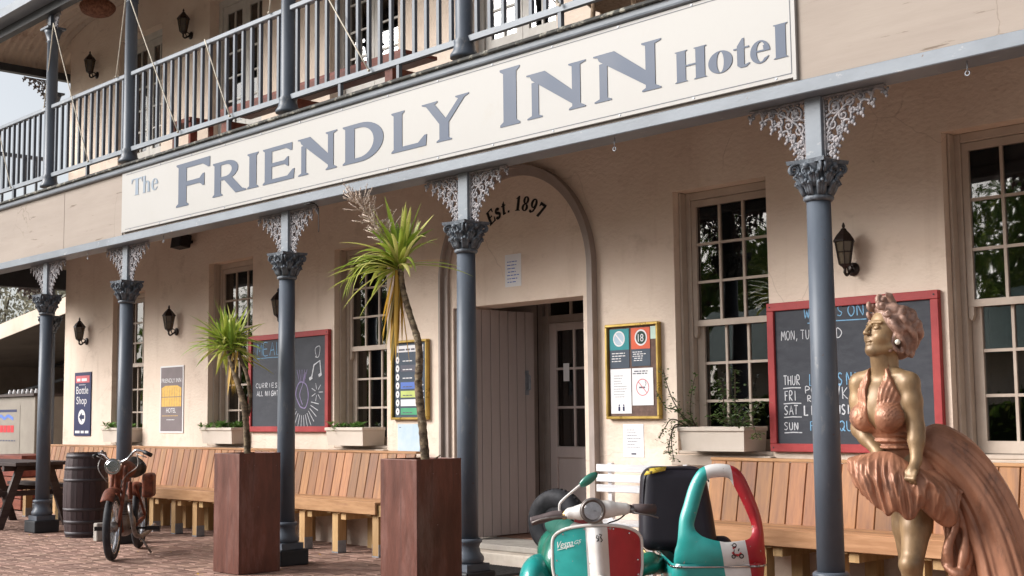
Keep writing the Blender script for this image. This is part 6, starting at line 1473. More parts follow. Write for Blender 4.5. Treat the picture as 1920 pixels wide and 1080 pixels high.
# steering column fairing behind the shield, white and red side
K = SDF((-.20,.0,.10), (.20,.30,.64), .007); K.chain([(-.005,.05,.60),(-.02,.10,.35),(-.02,.16,.13)], [.035,.05,.06], .02); K.ell((-.05,.075,.585), (.10,.05,.028), .02); q = MB(); K.mesh(q); q.build('steering_fairing', WHT, SC)
q = MB(); q.cbox((-.085,.045,.613), .085, .02, .026, ry=.25); q.build('red_strip', REDS, SC, bevel=.006, seg=2)
wheel('rear_wheel', R3(.86,0,.150), .148, .042, math.atan2(rs_.y, rs_.x), .06, SC, treads=False)
sp_ = wheel('spare_wheel', (-.185,1.06,.530), .205, .064, PI/2-.62, .08, SC, m_rim=RUBB)
q = MB(); q.cs = True; q.tube([R3(.95,0,.35), (-.20,.98,.53)], .018, 8); q.build('spare_bracket', STEEL, SC)
# luggage box: black vinyl seat back of the sidecar
K = SDF((.24,.72,.30), (.86,1.12,.96), .0075)
vsx = [(.300,.770,.38),(.335,.725,.86)]
X, Y, Z = np.meshgrid(*K.ax, indexing='ij', sparse=True)
zc = (Z-.37)/.50; hw = .238-.045*np.clip(zc,0,1.1)**1.5; cx = .55-.02*zc; hy = .115-.02*zc; cy = .90+.05*zc
dx = np.abs(X-cx)-hw+.075; dy = np.abs(Y-cy)-hy+.075; dz = np.abs(Z-.62)-.255+.075
K.F = (np.sqrt(np.maximum(dx,0)**2+np.maximum(dy,0)**2+np.maximum(dz,0)**2)+np.minimum(np.maximum(dx,np.maximum(dy,dz)),0)-.075).astype(np.float32)
q = MB(); K.mesh(q); laplace(q, 1, .4); q.build('sidecar_backrest', VINYL, SC)
q = MB(); q.cs = True; q.tube([(a_, b_+.09, c_-.02) for a_, b_, c_ in smooth_path([(.345,.765,.40),(.335,.76,.6),(.345,.775,.80),(.375,.785,.855),(.45,.79,.880),(.60,.79,.882),(.71,.79,.86),(.745,.785,.80)], 6)], .006, 6); q.build('piping', VINYL, SC)
q = MB(); q.cs = True; q.prism([(-.075,-.012),(.06,.018),(.07,.045),(-.045,.03)], -.004, .004); q.xform(Matrix.Translation((.415,.845,.835)) @ Matrix.Rotation(-.35,4,'X')); q.build('yellow_badge', mat('yellow badge', (.62,.45,.06), (.03,.02,.01), rough=.5, scale=30, ramp=(.42,.5)), SC)
q = MB(); q.cs = True; q.tube([(.68,.92,.735),(.735,.90,.735),(.735,.90,.70)], .007, 6); q.build('backrest_catch', STEEL, SC)
# sidecar tub: lofted sections, flat front with the hoop rising out of it
def secbox(cx, cy, z, hw, hd, r=.09, n_=7):
    out = []
    for (sx, sy, a0) in ((1,-1,-PI/2),(1,1,0),(-1,1,PI/2),(-1,-1,PI)):
        for k in range(n_+1): a = a0+PI/2*k/n_; out.append((cx+sx*(hw-r)+r*math.cos(a), cy+sy*(hd-r)+r*math.sin(a), z))
    return out
secs = [secbox(.69,.67,.10,.18,.34), secbox(.69,.66,.16,.225,.41), secbox(.692,.65,.26,.262,.46), secbox(.695,.65,.335,.266,.465), secbox(.695,.65,.356,.258,.458)]
q = MB(); q.cs = True; b = []
for s_ in secs: i0 = len(q.v); q.v += s_; b.append(list(range(i0, i0+len(s_))))
for i in range(len(b)-1): q.ring(b[i], b[i+1])
q.f.append(b[0][::-1]); q.mi.append(0); q.sm.append(False)
q.build('sidecar_tub', SHB2, SC, fixn=True)
q = MB(); q.cs = True; s_ = secbox(.695,.65,.342,.270,.469); q.tube(s_+[s_[0]], .0065, 6); q.build('chrome_trim', CHROME, SC)
q = MB(); q.cs = True
for k in range(14): p = s_[(k*len(s_))//14]; q.ell((p[0], p[1]-.004, p[2]), .0075, 6, 5)
q.build('trim_stud', STEEL, SC)
# front cowl with the tall hoop: outer and inner outlines swept over a curved sheet
outer = [(.455,.352),(.465,.419),(.478,.459),(.490,.53),(.502,.612),(.524,.676),(.559,.781),(.602,.853),(.643,.882),(.709,.892),(.783,.880),(.831,.842),(.869,.761),(.907,.664),(.925,.591),(.935,.51),(.942,.414),(.951,.352)]
inner = [(.73,.466),(.65,.485),(.585,.514),(.556,.538),(.545,.579),(.558,.627),(.588,.723),(.618,.815),(.645,.846),(.708,.857),(.776,.848),(.815,.785),(.866,.68),(.908,.583),(.908,.535),(.890,.503),(.853,.481)]
def rs(poly, n_, closed=False):
    P = [Vector((a,0,b)) for a,b in poly]; P = smooth_path(P+([P[0]] if closed else []), 6); L = [0]
    for i in range(1, len(P)): L.append(L[-1]+(P[i]-P[i-1]).length)
    out = []; j = 0
    for k in range(n_):
        s_ = L[-1]*k/(n_-1)
        while j < len(L)-2 and L[j+1] < s_: j += 1
        f_ = (s_-L[j])/max(1e-9, L[j+1]-L[j]); p = P[j].lerp(P[j+1], f_); out.append((p.x, p.z))
    return out
NO = 72; no = 60; O_ = rs(outer, no); base_ = [(.951-(.496)*k/(NO-no+1), .352) for k in range(1, NO-no+1)]; O_ += base_
I_ = rs(inner, NO+1, True)[:-1]
# align: start the inner loop at the point nearest (by angle about the hole centre) to the outer start, same direction
c0 = (.72,.62); ao = [math.atan2(p[1]-c0[1], p[0]-c0[0]) for p in O_]
def inner_at(a):
    best = min(range(len(I_)), key=lambda k: abs((math.atan2(I_[k][1]-c0[1], I_[k][0]-c0[0])-a+PI)%(2*PI)-PI)); return I_[best]
I_d = rs(inner, 721, True)[:-1]; 
def inner_at(a): return min(I_d, key=lambda p: abs((math.atan2(p[1]-c0[1], p[0]-c0[0])-a+PI)%(2*PI)-PI))
Iq = [inner_at(a) for a in ao]
def ysh(x, z): return .185+.25*((x-.70)/.30)**2*.35+.16*max(0, z-.50)+.0
q = MB(); q.cs = True; n_r = 5; vs = []
for j in range(n_r+1):
    t = j/n_r
    for k in range(len(O_)): x = O_[k][0]*(1-t)+Iq[k][0]*t; z = O_[k][1]*(1-t)+Iq[k][1]*t; vs.append((x, ysh(x, z)+.018*(2*t-1)**2, z))
m = len(O_); q.add(vs, [(j*m+k, j*m+(k+1)%m, (j+1)*m+(k+1)%m, (j+1)*m+k) for j in range(n_r) for k in range(m)])
hp = q.build('sidecar_hoop', SHB2, SC, fixn=True); md = hp.modifiers.new('thick', 'SOLIDIFY'); md.thickness = .026; md.offset = 1; bv = hp.modifiers.new('bevel', 'BEVEL'); bv.width = .008; bv.segments = 3; bv.limit_method = 'ANGLE'; bv.angle_limit = .9
K = SDF((.40,.40,.32), (1.0,1.05,.50), .008); K.cap((.55,.88,.39), (.82,.88,.39), .06, .06, .02); K.cap((.55,.70,.37), (.82,.70,.37), .05, .05, .02); q = MB(); K.mesh(q); q.build('sidecar_seat', VINYL, SC)
# small red and black scooter emblem on the white band (generic)
y_ = .160
q = MB(); q.ribbon([(.762,.425),(.775,.408),(.80,.408),(.812,.42)], .014, y_-.003); q.ribbon([(.770,.455),(.775,.445)], .02, y_-.0032); q.build('red_emblem', REDS, SC)
q = MB(); circ(q, .768, .400, .006, .012, y_-.0035); circ(q, .812, .402, .007, .014, y_-.0035); q.ribbon([(.772,.44),(.77,.412),(.79,.40)], .005, y_-.0036); circ(q, .774, .462, .007, .013, y_-.0036); q.ribbon([(.795,.43),(.80,.445)], .006, y_-.0037); q.build('dark_emblem', BLK, SC)
wheel('sidecar_wheel', (.99,.80,.150), .148, .040, 0, .06, SC, treads=False)
q = MB(); q.cs = True; q.tube([(-.02,.30,.12),(.45,.32,.12)], .016, 8); q.tube([(-.08,.75,.14),(.45,.72,.12)], .016, 8); q.tube([(.0,.45,.33),(.40,.42,.22)], .013, 8); q.build('sidecar_strut', TEALD, SC)
q = MB(); q.cs = True; q.tube(smooth_path([(.255,.70,.47),(.29,.66,.42),(.33,.60,.37)], 4), .008, 6); q.build('release_lever', mat('brass lever', (.5,.38,.15), rough=.35, metal=.7), SC)
K = SDF((.18,.30,.18), (.50,.95,.42), .008); K.chain([(.25,.42,.30),(.33,.50,.33),(.40,.70,.30)], [.045,.06,.06], .03); q = MB(); K.mesh(q); q.build('linking_cover', TEALD, SC)

# ================================================================== RUSTY MOTORBIKE
BK = thing('motorbike', 'rusty vintage red motorbike with a round headlamp, parked in front of the barrel', 'motorbike', (-10.63, 5.27, 0), YAW)
hd = Vector((-.10, 1, 0)).normalized(); hs_ = Vector((1, .10, 0)).normalized()     # tail direction and side direction
def B3(a, s_, z): v = hd*a+hs_*s_; return (v.x, v.y, z)
def bike_wheel(name, c, R, ang, par):
    M_ = Matrix.Translation(c) @ Matrix.Rotation(ang, 4, 'Z'); q = MB(); q.cs = True; r = .033
    n_ = 48; prev = None
    for k in range(n_+1):
        a = 2*PI*k/n_; b = len(q.v)
        for j in range(10): t = 2*PI*j/10; q.v.append((r*math.cos(t), (R-r+r*math.sin(t))*math.cos(a), (R-r+r*math.sin(t))*math.sin(a)))
        ids = list(range(b, b+10))
        if prev: q.ring(prev, ids)
        prev = ids
    q.xform(M_); T = q.build(name, RUBB, par)
    q = MB(); q.cs = True; q.lathe([(R-.068,-.018),(R-.060,-.024),(R-.072,-.012),(R-.072,.012),(R-.060,.024),(R-.068,.018)], (0,0,0), 40, axis='x', cap=False); q.xform(M_); q.build('rim', CHROME, T)
    q = MB(); q.cs = True
    for k in range(28):
        a = 2*PI*k/28; s_ = 1 if k % 2 else -1; q.tube([(s_*.022, .03*math.cos(a+.5*s_), .03*math.sin(a+.5*s_)), (0, (R-.068)*math.cos(a), (R-.068)*math.sin(a))], .0018, 4)
    q.xform(M_); q.build('spokes', STEEL, T)
    q = MB(); q.cs = True; q.lathe([(.02,-.05),(.045,-.03),(.045,.03),(.02,.05)], (0,0,0), 18, axis='x'); q.xform(M_); q.build('hub', STEEL, T); return T
fwa = math.atan2(hs_.y, hs_.x)+.0; fw0 = Vector((.0,0,.285)); wheel_dir = Vector((-.08, 1, 0)).normalized(); wa_ = math.atan2(.08, 1)
bike_wheel('front_wheel', (0,0.02,.285), .285, wa_+.02, BK)
bike_wheel('rear_wheel', B3(1.12,.03,.285), .285, math.atan2(hs_.y, hs_.x), BK)
q = MB(); q.cs = True
for s_ in (1, -1): q.tube([(.052*s_, .02, .285), (.052*s_+.012, .075, .50), (.055*s_+.012, .16, .80)], [.014,.017,.019], 10)
q.build('front_fork', RUST, BK)
q = MB(); q.cs = True; n_ = 16; vs = []
for k in range(n_+1):
    a = PI*(.60+.44*k/n_); 
    for j in range(7): t = (j/6-.5)*2; rr_ = .318+.02*(1-t*t); vs.append((.052*t, .02+rr_*math.cos(PI-a+PI*.35-PI*.0), .285+rr_*math.sin(PI-a+PI*.35)))
q.add(vs, [(k*7+j, (k+1)*7+j, (k+1)*7+j+1, k*7+j+1) for k in range(n_) for j in range(6)]); q.xform(Matrix.Rotation(wa_, 4, 'Z')); fd = q.build('front_mudguard', RUST, BK); fd.modifiers.new('thick','SOLIDIFY').thickness = .004
q = MB(); q.cs = True; q.lathe([(.001,.12),(.045,.10),(.062,.06),(.066,.0),(.070,-.012),(.066,-.018)], (-.005,.02,.800), 26, axis='y'); q.build('headlamp_shell', CHROME, BK)
q = MB(); q.cs = True; q.lathe([(.060,-.014),(.045,-.024),(.001,-.030)], (-.005,.02,.800), 24, axis='y'); q.build('headlamp_glass', gm, BK); q = MB(); q.cs = True; q.lathe([(.056,-.010),(.03,.01),(.001,.02)], (-.005,.02,.800), 24, axis='y'); q.build('headlamp_reflector', REFL, BK)
q = MB(); q.cs = True; q.tube(smooth_path([(-.185,.06,.885),(-.13,.10,.91),(-.07,.16,.845),(.0,.18,.83),(.08,.16,.86),(.16,.10,.93),(.23,.09,.925),(.30,.08,.895)], 6), .0115, 8); q.build('handlebar', CHROME, BK)
q = MB(); q.cs = True; q.tube([(-.19,.055,.883),(-.155,.08,.90)], .018, 10); q.tube([(.24,.09,.922),(.31,.078,.890)], .018, 10); q.build('grips', BLK, BK)
q = MB(); q.cs = True; q.tube([(-.155,.05,.89),(-.10,.06,.86)], .005, 6); q.tube([(.20,.05,.90),(.28,.03,.875)], .005, 6); q.tube(smooth_path([(.18,.08,.91),(.2,.05,.80),(.10,.05,.72),(.04,.1,.62)],5), .005, 6); q.tube(smooth_path([(-.12,.08,.89),(-.14,.05,.78),(-.06,.06,.66)],5), .005, 6); q.ell((-.12,.08,.925), .016, 8, 6); q.build('levers_and_cables', STEEL, BK)
K = SDF((-.40,.05,.10), (.30,1.5,.92), .009)
K.chain([B3(.18,0,.80), B3(.22,0,.60)], [.03,.03], .01); K.chain([B3(.22,0,.72), B3(.65,0,.66)], [.025,.025], .01); K.chain([B3(.22,0,.62), B3(.42,0,.22), B3(.85,0,.22), B3(.80,0,.62)], [.02]*4, .01); K.chain([B3(.85,.05,.24), B3(1.12,.07,.285)], [.018]*2, .01); K.chain([B3(.85,-.05,.24), B3(1.12,-.07,.285)], [.018]*2, .01); K.chain([B3(.80,.05,.60), B3(1.12,.08,.31)], [.014]*2, .01)
q = MB(); K.mesh(q); q.build('frame', RUST, BK)
K = SDF((-.30,.15,.52), (.25,.95,.90), .008); K.ell(B3(.42,0,.755), (.095,.23,.085), .02, M=[list(hs_), list(hd), [0,0,1]]); q = MB(); K.mesh(q); q.build('fuel_tank', RUST, BK)
K = SDF((-.40,.5,.55), (.25,1.4,.90), .009); K.chain([B3(.72,0,.75), B3(.95,0,.76)], [.06,.10], .03); K.cap(B3(.95,.05,.75), B3(.95,-.05,.75), .07, .07, .02); q = MB(); K.mesh(q); q.build('saddle', BLK, BK)
K = SDF((-.32,.2,.12), (.25,1.0,.60), .008); K.ell(B3(.58,0,.27), (.08,.17,.11), .02, M=[list(hs_), list(hd), [0,0,1]]); K.cap(B3(.50,0,.30), B3(.46,0,.50), .055, .05, .02)
q = MB(); K.mesh(q); 
q.build('engine', STEEL, BK)
q = MB()
for k in range(7): q.lathe([(.082,.35+.022*k),(.082,.356+.022*k)], (B3(.48,0,0)[0], B3(.48,0,0)[1], 0), 16)
q.build('cooling_fins', STEEL, BK)
q = MB(); q.cs = True; q.tube(smooth_path([B3(.44,.06,.46), B3(.34,.10,.36), B3(.42,.13,.18), B3(.9,.14,.16), B3(1.3,.14,.2)], 5), [.02]*21, 10); q.build('exhaust_pipe', STEEL, BK)
q = MB(); q.cbox(B3(.52,.26,.235), .12, .06, .035, rz=.13); q.cbox(B3(.52,-.20,.235), .10, .06, .035, rz=.13); q.cs = True; q.tube([B3(.52,-.2,.235), B3(.52,.27,.235)], .010, 8); q.build('footrest', BLK, BK)
q = MB(); q.cs = True; q.tube([B3(.62,.10,.2), B3(.55,.24,.012)], .010, 8); q.build('side_stand', STEEL, BK)
q = MB(); q.cbox(B3(.80,.17,.60), .10, .24, .22, rz=.13); q.build('side_bag', RUST, BK, bevel=.03, seg=3)
q = MB(); q.cs = True; q.tube([B3(.6,-.10,.5), B3(.95,-.12,.35)], [.06,.05], 12); q.build('left_side_case', RUST, BK)
q = MB(); q.cs = True; n_ = 16; vs = []
for k in range(n_+1):
    a = PI*(.05+.72*k/n_)
    for j in range(7): t = (j/6-.5)*2; rr_ = .315+.02*(1-t*t); p = B3(1.12+rr_*math.cos(a), .055*t, .285+rr_*math.sin(a)); vs.append(p)
q.add(vs, [(k*7+j, (k+1)*7+j, (k+1)*7+j+1, k*7+j+1) for k in range(n_) for j in range(6)]); fd = q.build('rear_mudguard', RUST, BK); fd.modifiers.new('thick','SOLIDIFY').thickness = .004

q = MB(); rl = random.Random(21)
for i in range(90):
    cx, cy = rl.choice([(-9.1,5.35),(-9.3,5.9),(-6.7,5.2),(-11,5.6),(-13,5.8),(-10,6.6),(-14,6.5)]); p = Vector((cx+rl.gauss(0,.35), cy+rl.gauss(0,.25), .005)); a = rl.uniform(0, 6.3); s_ = rl.uniform(.012,.03)
    if abs(p.x+9.095) < .24 and abs(p.y-5.65) < .24: continue
    u = Vector((math.cos(a), math.sin(a), rl.uniform(-.1,.35)))*s_; v = Vector((-math.sin(a), math.cos(a), 0))*s_*.4; q.add([p-u*.2, p+v+u*.4, p+u, p-v+u*.4], [(0,1,2,3)])
o = q.build('fallen_leaves', LEAFD); tag(o, 'small dry leaves scattered over the brick paving', 'leaves', kind='stuff')

# ================================================================== BARREL
BC = (-13.10, 6.20)
BA = thing('oak_barrel', 'dark old oak barrel standing upright beside the motorbike', 'barrel', (BC[0], BC[1], 0))
def br(z): return .196+.030*(1-((z-.43)/.43)**2)
for k in range(22):
    a0, a1 = 2*PI*k/22+.006, 2*PI*(k+1)/22-.006; q = MB(); vs = []
    for j in range(9):
        z = .003+.862*j/8
        for r_ in (br(z), br(z)-.02):
            for a in (a0, a1): vs.append((BC[0]+r_*math.cos(a), BC[1]+r_*math.sin(a), z))
    fs = []
    for j in range(8):
        o_ = 4*j; fs += [(o_,o_+1,o_+5,o_+4),(o_+3,o_+2,o_+6,o_+7),(o_+2,o_,o_+4,o_+6),(o_+1,o_+3,o_+7,o_+5)]
    fs += [(0,2,3,1),(32,33,35,34)]; q.add(vs, fs); q.build('stave', BARREL, BA)
for z0, z1 in ((.02,.06),(.14,.175),(.27,.30),(.57,.60),(.69,.725),(.81,.85)):
    q = MB(); q.cs = True; q.lathe([(br(z0)-.003,z0),(br(z0)+.002,z0+.001),(br(z1)+.002,z1-.001),(br(z1)-.003,z1)], (*BC,0), 44, cap=False); q.build('hoop', HOOP, BA)
q = MB(); q.lathe([(.001,.838),(.177,.838),(.177,.846),(.001,.846)], (*BC,0), 32); q.build('barrel_head', BARREL, BA)
q = MB(); q.box(-12.50,-12.42,6.00,6.10,0.001,.18); tag(q.build('concrete_block', CONC, at=(-12.46,6.05,0), bevel=.008), 'small pale concrete block between the barrel and the motorbike wheel', 'concrete block')

# ================================================================== PICNIC TABLE, CABINET, MARQUEE at the far left
PT = thing('picnic_table', 'dark timber picnic table with attached seats at the far left', 'picnic table', (-15.3, 6.25, 0), .10)
for k in range(5): q = MB(); q.box(-.9, .9, -.36+.145*k, -.22+.145*k, .70, .74); q.build('table_board', PICN, PT, bevel=.004)
for y0 in (-.78, .50):
    for k in (0, 1): q = MB(); q.box(-.9, .9, y0+.14*k, y0+.135+.14*k, .42, .46); q.build('seat_board', PICN, PT, bevel=.004)
for x in (-.62, .62):
    q = MB(); q.box(x-.022, x+.022, -.80, .80, .36, .419); q.box(x-.0225, x+.0225, -.36, .36, .64, .699)
    for s_ in (1, -1): q.cbox((x+.04, .30*s_, .33), .04, .09, .78, rx=.34*s_)
    q.build('leg_frame', PICN, PT)
CABM = mat('shade darkened cabinet cream', (.27,.24,.20), (.22,.19,.16), rough=.6, scale=3)  # cream darkened so the paint itself carries the shade around the cabinet
t = thing('bar_cabinet', 'cream outdoor bar cabinet with a red and blue printed panel under the marquee', 'cabinet', (-20.4, 8.75, 0))
q = MB(); q.box(-21.6, -19.75, 8.5, 9.0, .02, 1.58); q.build('body', CABM, t, bevel=.01); q = MB(); q.box(-21.65, -19.7, 8.45, 9.05, 1.581, 1.62); q.build('counter_top', PICN, t)
plate(-21.5, -20.30, .62, 1.45, 8.497, CABM, t, 'panel'); plate(-21.35, -20.42, 1.34, 1.38, 8.494, NAVY, t, 'heading')
q = MB(); q.ribbon(smooth_path([(-21.3,1.20),(-21.05,1.28),(-20.9,1.24),(-20.75,1.28),(-20.55,1.23)], 5), .05, 8.493); q.build('blue_print', BLUEP, t)
q = MB()
for k in range(5): q.box(-21.2+.14*k, -21.08+.14*k, 8.4925, 8.4935, 1.02, 1.13)
q.build('red_print', REDP, t); lines(-21.2, -20.4, .88, .94, 1, 8.493, INK, t, .03)
q = MB(); q.cs = True
q.lathe([(.03,.001),(.03,.04),(.02,.07),(.02,.08)], (0,0,0), 8); cm_ = q.mesh('cup', PAPER)
for k in range(9): tag(obj('cup', cm_, None, (-21.2+.17*k, 8.7, 1.62)), 'small pale cup on the bar cabinet, %s of the row' % ['leftmost','second from the left','third from the left','fourth from the left','in the middle','fourth from the right','third from the right','second from the right','rightmost'][k], 'cup', 'cups on the bar cabinet')
t = thing('red_crate', 'dark red timber box beside the picnic table at the left edge', 'crate', (-17.9, 7.5, 0))
for k in range(5): q = MB(); q.box(-18.5, -17.35, 7.3, 7.9, .02+.145*k, .155+.145*k); q.build('board', REDW, t, bevel=.005)
MQ = thing('marquee', 'open sided beige marquee with a dark lining, beyond the left corner of the hotel', 'marquee', (-23, 11, 0))
q = MB(); A_ = [(-26.5,9.0,2.35),(-17.6,9.0,3.30)]
q.add([(-26.5,8.9,2.32),(-17.4,8.9,3.33),(-17.4,17,3.33),(-26.5,17,2.32),(-26.5,8.9,2.36),(-17.4,8.9,3.37),(-17.4,17,3.37),(-26.5,17,2.36)], [(0,1,2,3)[::-1],(4,5,6,7),(0,1,5,4),(1,2,6,5),(3,0,4,7),(2,3,7,6)]); q.build('canvas', TENT, MQ)
q = MB(); q.add([(-26.5,8.89,2.10),(-17.4,8.89,3.11),(-17.4,8.89,3.33),(-26.5,8.89,2.32)], [(0,1,2,3)]); q.add([(-26.5,8.91,2.10),(-17.4,8.91,3.11),(-17.4,8.91,3.33),(-26.5,8.91,2.32)], [(3,2,1,0)]); q.build('valance', TENT, MQ)
q = MB(); q.box(-26.5,-17.3,16.9,17,0,3.3); q.box(-26.6,-26.5,9,17,0,2.3); q.build('back_wall', TENTD, MQ)
q = MB(); q.add([(-26.5,8.95,2.30),(-17.4,8.95,3.31),(-17.4,16.9,3.31),(-26.5,16.9,2.30)], [(3,2,1,0)]); q.build('undersheet', TENTD, MQ)  # separate sheet in a darker tone just below the canvas
q = MB(); q.cs = True
for y0 in (9.1, 11.5, 14): q.tube([(-26.4,y0,2.24),(-17.5,y0,3.22)], .035, 8)
q.tube([(-26,9.1,1.3),(-19,12.5,2.9)], .03, 8); q.tube([(-26,12.5,2.2),(-18,9.2,2.3)], .03, 8); q.tube([(-26.3,9.1,0),(-26.3,9.1,2.3)], .04, 8); q.tube([(-17.6,9.1,0),(-17.6,9.1,3.2)], .04, 8); q.build('steel_frame', DARK, MQ)

# ================================================================== UPSTAIRS FURNITURE
def up_bench(x0, x1, y, label):
    t = thing('balcony_bench', label, 'bench', ((x0+x1)/2, y, 3.776), 0, 'red timber benches on the balcony')
    for k in range(3): q = MB(); q.box(x0, x1, y-.2+.13*k, y-.08+.13*k, 4.17, 4.20); q.build('seat_board', REDW, t)
    q = MB(); q.box(x0, x1, y-.21, y-.185, 4.08, 4.169); q.build('apron', REDW, t)
    for x in (x0+.05, (x0+x1)/2-.2, x1-.25):
        q = MB(); q.box(x, x+.10, y-.18, y+.12, 3.777, 4.079); q.build('leg', REDW, t)
up_bench(-11.15, -8.25, 6.75, 'long red timber bench on the balcony between the third and fourth upper columns'); 
t = thing('balcony_stool', 'small red timber stool on the balcony left of the third upper column', 'stool', (-11.7, 6.6, 3.776)); q = MB(); q.box(-11.9,-11.5,6.45,6.75,4.15,4.19); q.build('seat', REDW, t)
q = MB()
for a in (-11.88,-11.56):
    for b in (6.47,6.69): q.box(a,a+.04,b,b+.04,3.777,4.149)
q.build('legs', REDW, t)
def wicker(x, y, rz, label):
    t = thing('wicker_chair', label, 'chair', (x, y, 3.776), rz, 'wicker chairs on the balcony')
    q = MB(); q.cs = True; q.lathe([(.20,.30),(.26,.36),(.27,.42),(.25,.44),(.001,.44)], (0,0,0), 20); q.build('seat', WICK, t)
    q = MB(); q.cs = True; n_ = 20; vs = []
    for j in range(7):
        for k in range(n_+1): a = PI*(-.15+1.3*k/n_); r_ = .27+.02*j/6; h_ = .44+(.14+.28*max(0, math.sin(a))**.7)*j/6; vs.append((r_*math.cos(a), r_*math.sin(a), h_))
    q.add(vs, [(j*(n_+1)+k, j*(n_+1)+k+1, (j+1)*(n_+1)+k+1, (j+1)*(n_+1)+k) for j in range(6) for k in range(n_)]); o = q.build('back', WICK, t); o.modifiers.new('thick','SOLIDIFY').thickness = .02
    for a in (.8, 2.3, 3.9, 5.5): q = MB(); q.cs = True; q.tube(smooth_path([(.2*math.cos(a),.2*math.sin(a),.34),(.22*math.cos(a),.22*math.sin(a),.15),(.25*math.cos(a),.25*math.sin(a),.002)], 4), .018, 8); q.build('leg', WICK, t)
wicker(-6.05, 6.75, -2.6, 'wicker chair on the balcony above the second N, leftmost of the pair'); wicker(-5.2, 6.7, -2.9, 'wicker chair on the balcony at the top edge, right of the other wicker chair')
t = thing('balcony_table', 'white cast table standing between the wicker chairs upstairs', 'table', (-5.62, 6.8, 3.776)); q = MB(); q.cs = True; q.lathe([(.22,.002),(.2,.02),(.03,.05),(.025,.60),(.25,.62),(.28,.63),(.28,.65),(.001,.652)], (-5.62,6.8,3.776), 24); q.build('top_and_stand', PAPER, t)
# hanging basket
t = thing('hanging_basket', 'round brown woven basket hanging under the balcony roof at the top left', 'hanging basket', (-14.53, 6.9, 6.10)); q = MB(); q.cs = True
n_ = 40; prev = None
for j in range(13):
    ph = -PI/2+PI*j/12; b = len(q.v)
    for k in range(n_): a = 2*PI*k/n_; lob = 1+.07*abs(math.sin(a*4.5)); q.v.append((-14.53+.20*max(.02, math.cos(ph))*lob*math.cos(a), 6.9+.20*max(.02, math.cos(ph))*lob*math.sin(a), 6.12+.115*math.sin(ph)))
    ids = list(range(b, b+n_))
    if prev: q.ring(prev, ids)
    prev = ids
q.build('bowl', BASK, t); q = MB(); q.cs = True
for a in (0, 2.1, 4.2): q.tube([(-14.53+.15*math.cos(a), 6.9+.15*math.sin(a), 6.18), (-14.53, 6.9, 6.42)], .004, 5)
q.build('chains', DARK, t)

# ================================================================== TREES AND THINGS ACROSS THE GARDEN (seen left, and mirrored in the glass)
def tree(x, y, h, r, label, m=LEAFT, n=2600, ls=.20, trunk_h=.35, kind='tree'):
    t = thing('garden_tree', label, 'tree', (x, y, -.03)); rr_ = random.Random(int(x*7+y*3))
    q = MB(); q.cs = True; th_ = h*trunk_h; top = Vector((x, y, h*.75)); q.tube([(x,y,-.05),(x+.05,y,th_*.6),(x-.05,y,th_),tuple(top)], [h*.035,h*.028,h*.022,h*.006], 9)
    cl = []
    for i in range(16):
        a = rr_.uniform(0, 6.28); el = rr_.uniform(-.2, 1.2); c = Vector((x+r*.75*math.cos(a)*math.cos(el), y+r*.75*math.sin(a)*math.cos(el), h*.62+h*.30*math.sin(el))); cl.append((c, r*rr_.uniform(.28,.48)))
        q.tube([(x, y, th_+.1*i*h/16), tuple(Vector((x,y,th_+.2*h)).lerp(c, .5)+Vector((0,0,.1))), tuple(c)], [h*.012, h*.008, h*.003], 5)
    q.build('trunk', BARKT, t)
    L = MB()
    for i in range(n):
        c, cr_ = cl[rr_.randrange(len(cl))]; d_ = Vector((rr_.gauss(0,1), rr_.gauss(0,1), rr_.gauss(0,.8))).normalized(); p = c+d_*cr_*rr_.uniform(.5,1.05)
        u = Vector((rr_.gauss(0,1), rr_.gauss(0,1), rr_.gauss(0,1))).normalized(); v = u.cross(d_).normalized(); s_ = ls*rr_.uniform(.5,1.1)
        L.add([p-u*s_*.5, p+v*s_*.25, p+u*s_*.5, p-v*s_*.25], [(0,1,2,3)])
    L.build('crown', m, t); return t
tree(-52, 27, 8.6, 4.6, 'grey green gum tree above the marquee roof at the far left', LEAFO, 5200, .30)
tree(-47, 31, 9.0, 4.4, 'grey gum tree beyond the marquee, nearer the hotel corner', LEAFO, 5200, .30)
tree(-60, 24, 8.0, 5, 'grey gum tree cut by the left edge of the photo', LEAFO, 4200, .32)
for i, (x, y, h, r) in enumerate([(-12,-13,6.6,3.0),(-17.5,-12,6.0,2.6),(-24,-14,7.2,3.4),(-31,-13,6.2,3.2),(-39,-12,6.8,3.4),(-7,-15,5.8,2.6)]):
    tree(x, y, h, r, ['tree mirrored in the right hand window','tree across the garden mirrored in the third and fourth windows','tall tree across the garden, mirrored in the middle window','tree across the garden mirrored faintly in the second window','tree across the garden, farthest left of the mirrored row','small tree across the garden, farthest right of the mirrored row'][i], LEAFT, 9000, .20)
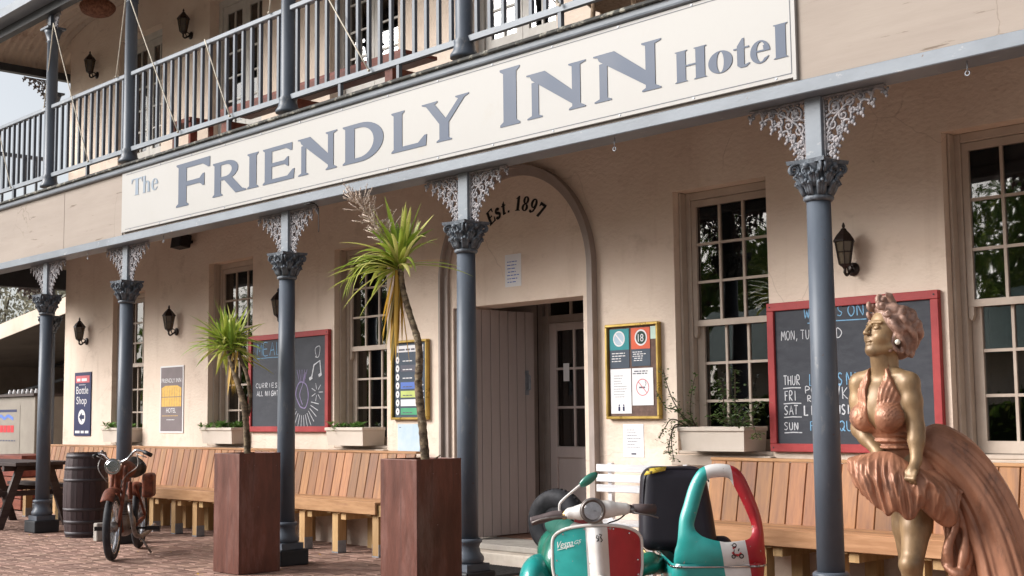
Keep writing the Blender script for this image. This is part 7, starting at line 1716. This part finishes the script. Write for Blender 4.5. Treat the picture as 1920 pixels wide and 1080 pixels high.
q = MB(); rw_ = random.Random(3)  # wood added as a backdrop to close sky gaps in the window reflections
for i in range(16000):
    x = rw_.uniform(-70, 6); z = rw_.uniform(-.03, 6.2+1.3*math.sin(x*.35)+.8*math.sin(x*.9)); y = -22+rw_.uniform(-1.5, 1.5)
    p = Vector((x,y,z)); u = Vector((rw_.gauss(0,1), rw_.gauss(0,1), rw_.gauss(0,1))).normalized(); v = u.orthogonal().normalized(); s_ = rw_.uniform(.3,.75); q.add([p-u*s_*.5, p+v*s_*.35, p+u*s_*.5, p-v*s_*.35], [(0,1,2,3)])
o = q.build('added_wood', LEAFH); tag(o, 'added wood behind the garden, closing sky gaps mirrored in the hotel windows', 'wood', kind='stuff')
hg = MB()
for i in range(9000):
    x = random.uniform(-34, -4); z = random.uniform(-.05, 1.75+.25*math.sin(x*1.3)); y = -6.5+random.choice((-1,1))*random.uniform(.3,.5)+random.uniform(-.1,.1) if z < 1.5 else -6.5+random.uniform(-.45,.45)
    p = Vector((x,y,z)); u = Vector((random.gauss(0,1), random.gauss(0,1), random.gauss(0,1))).normalized(); v = u.orthogonal().normalized(); s_ = random.uniform(.08,.18); hg.add([p-u*s_*.5, p+v*s_*.3, p+u*s_*.5, p-v*s_*.3], [(0,1,2,3)])
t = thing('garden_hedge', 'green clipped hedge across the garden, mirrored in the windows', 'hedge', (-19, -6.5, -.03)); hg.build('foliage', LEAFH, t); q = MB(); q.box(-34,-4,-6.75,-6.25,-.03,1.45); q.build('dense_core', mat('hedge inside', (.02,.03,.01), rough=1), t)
t = thing('garden_pavilion', 'low building with a pale green metal roof across the garden, mirrored in the glass', 'pavilion', (-15, -10, -.03))
q = MB(); q.box(-19,-10.5,-11,-9,-.03,2.3); q.build('wall', WALL, t); q = MB(); q.prism([(-11.6,2.3),(-8.4,2.3),(-10,3.5)], -19.5, -10); q.v = [(y_, x_, z_) for x_, y_, z_ in q.v]; q.build('roof', mat('pale green roof', (.38,.50,.44), rough=.5), t, fixn=True)
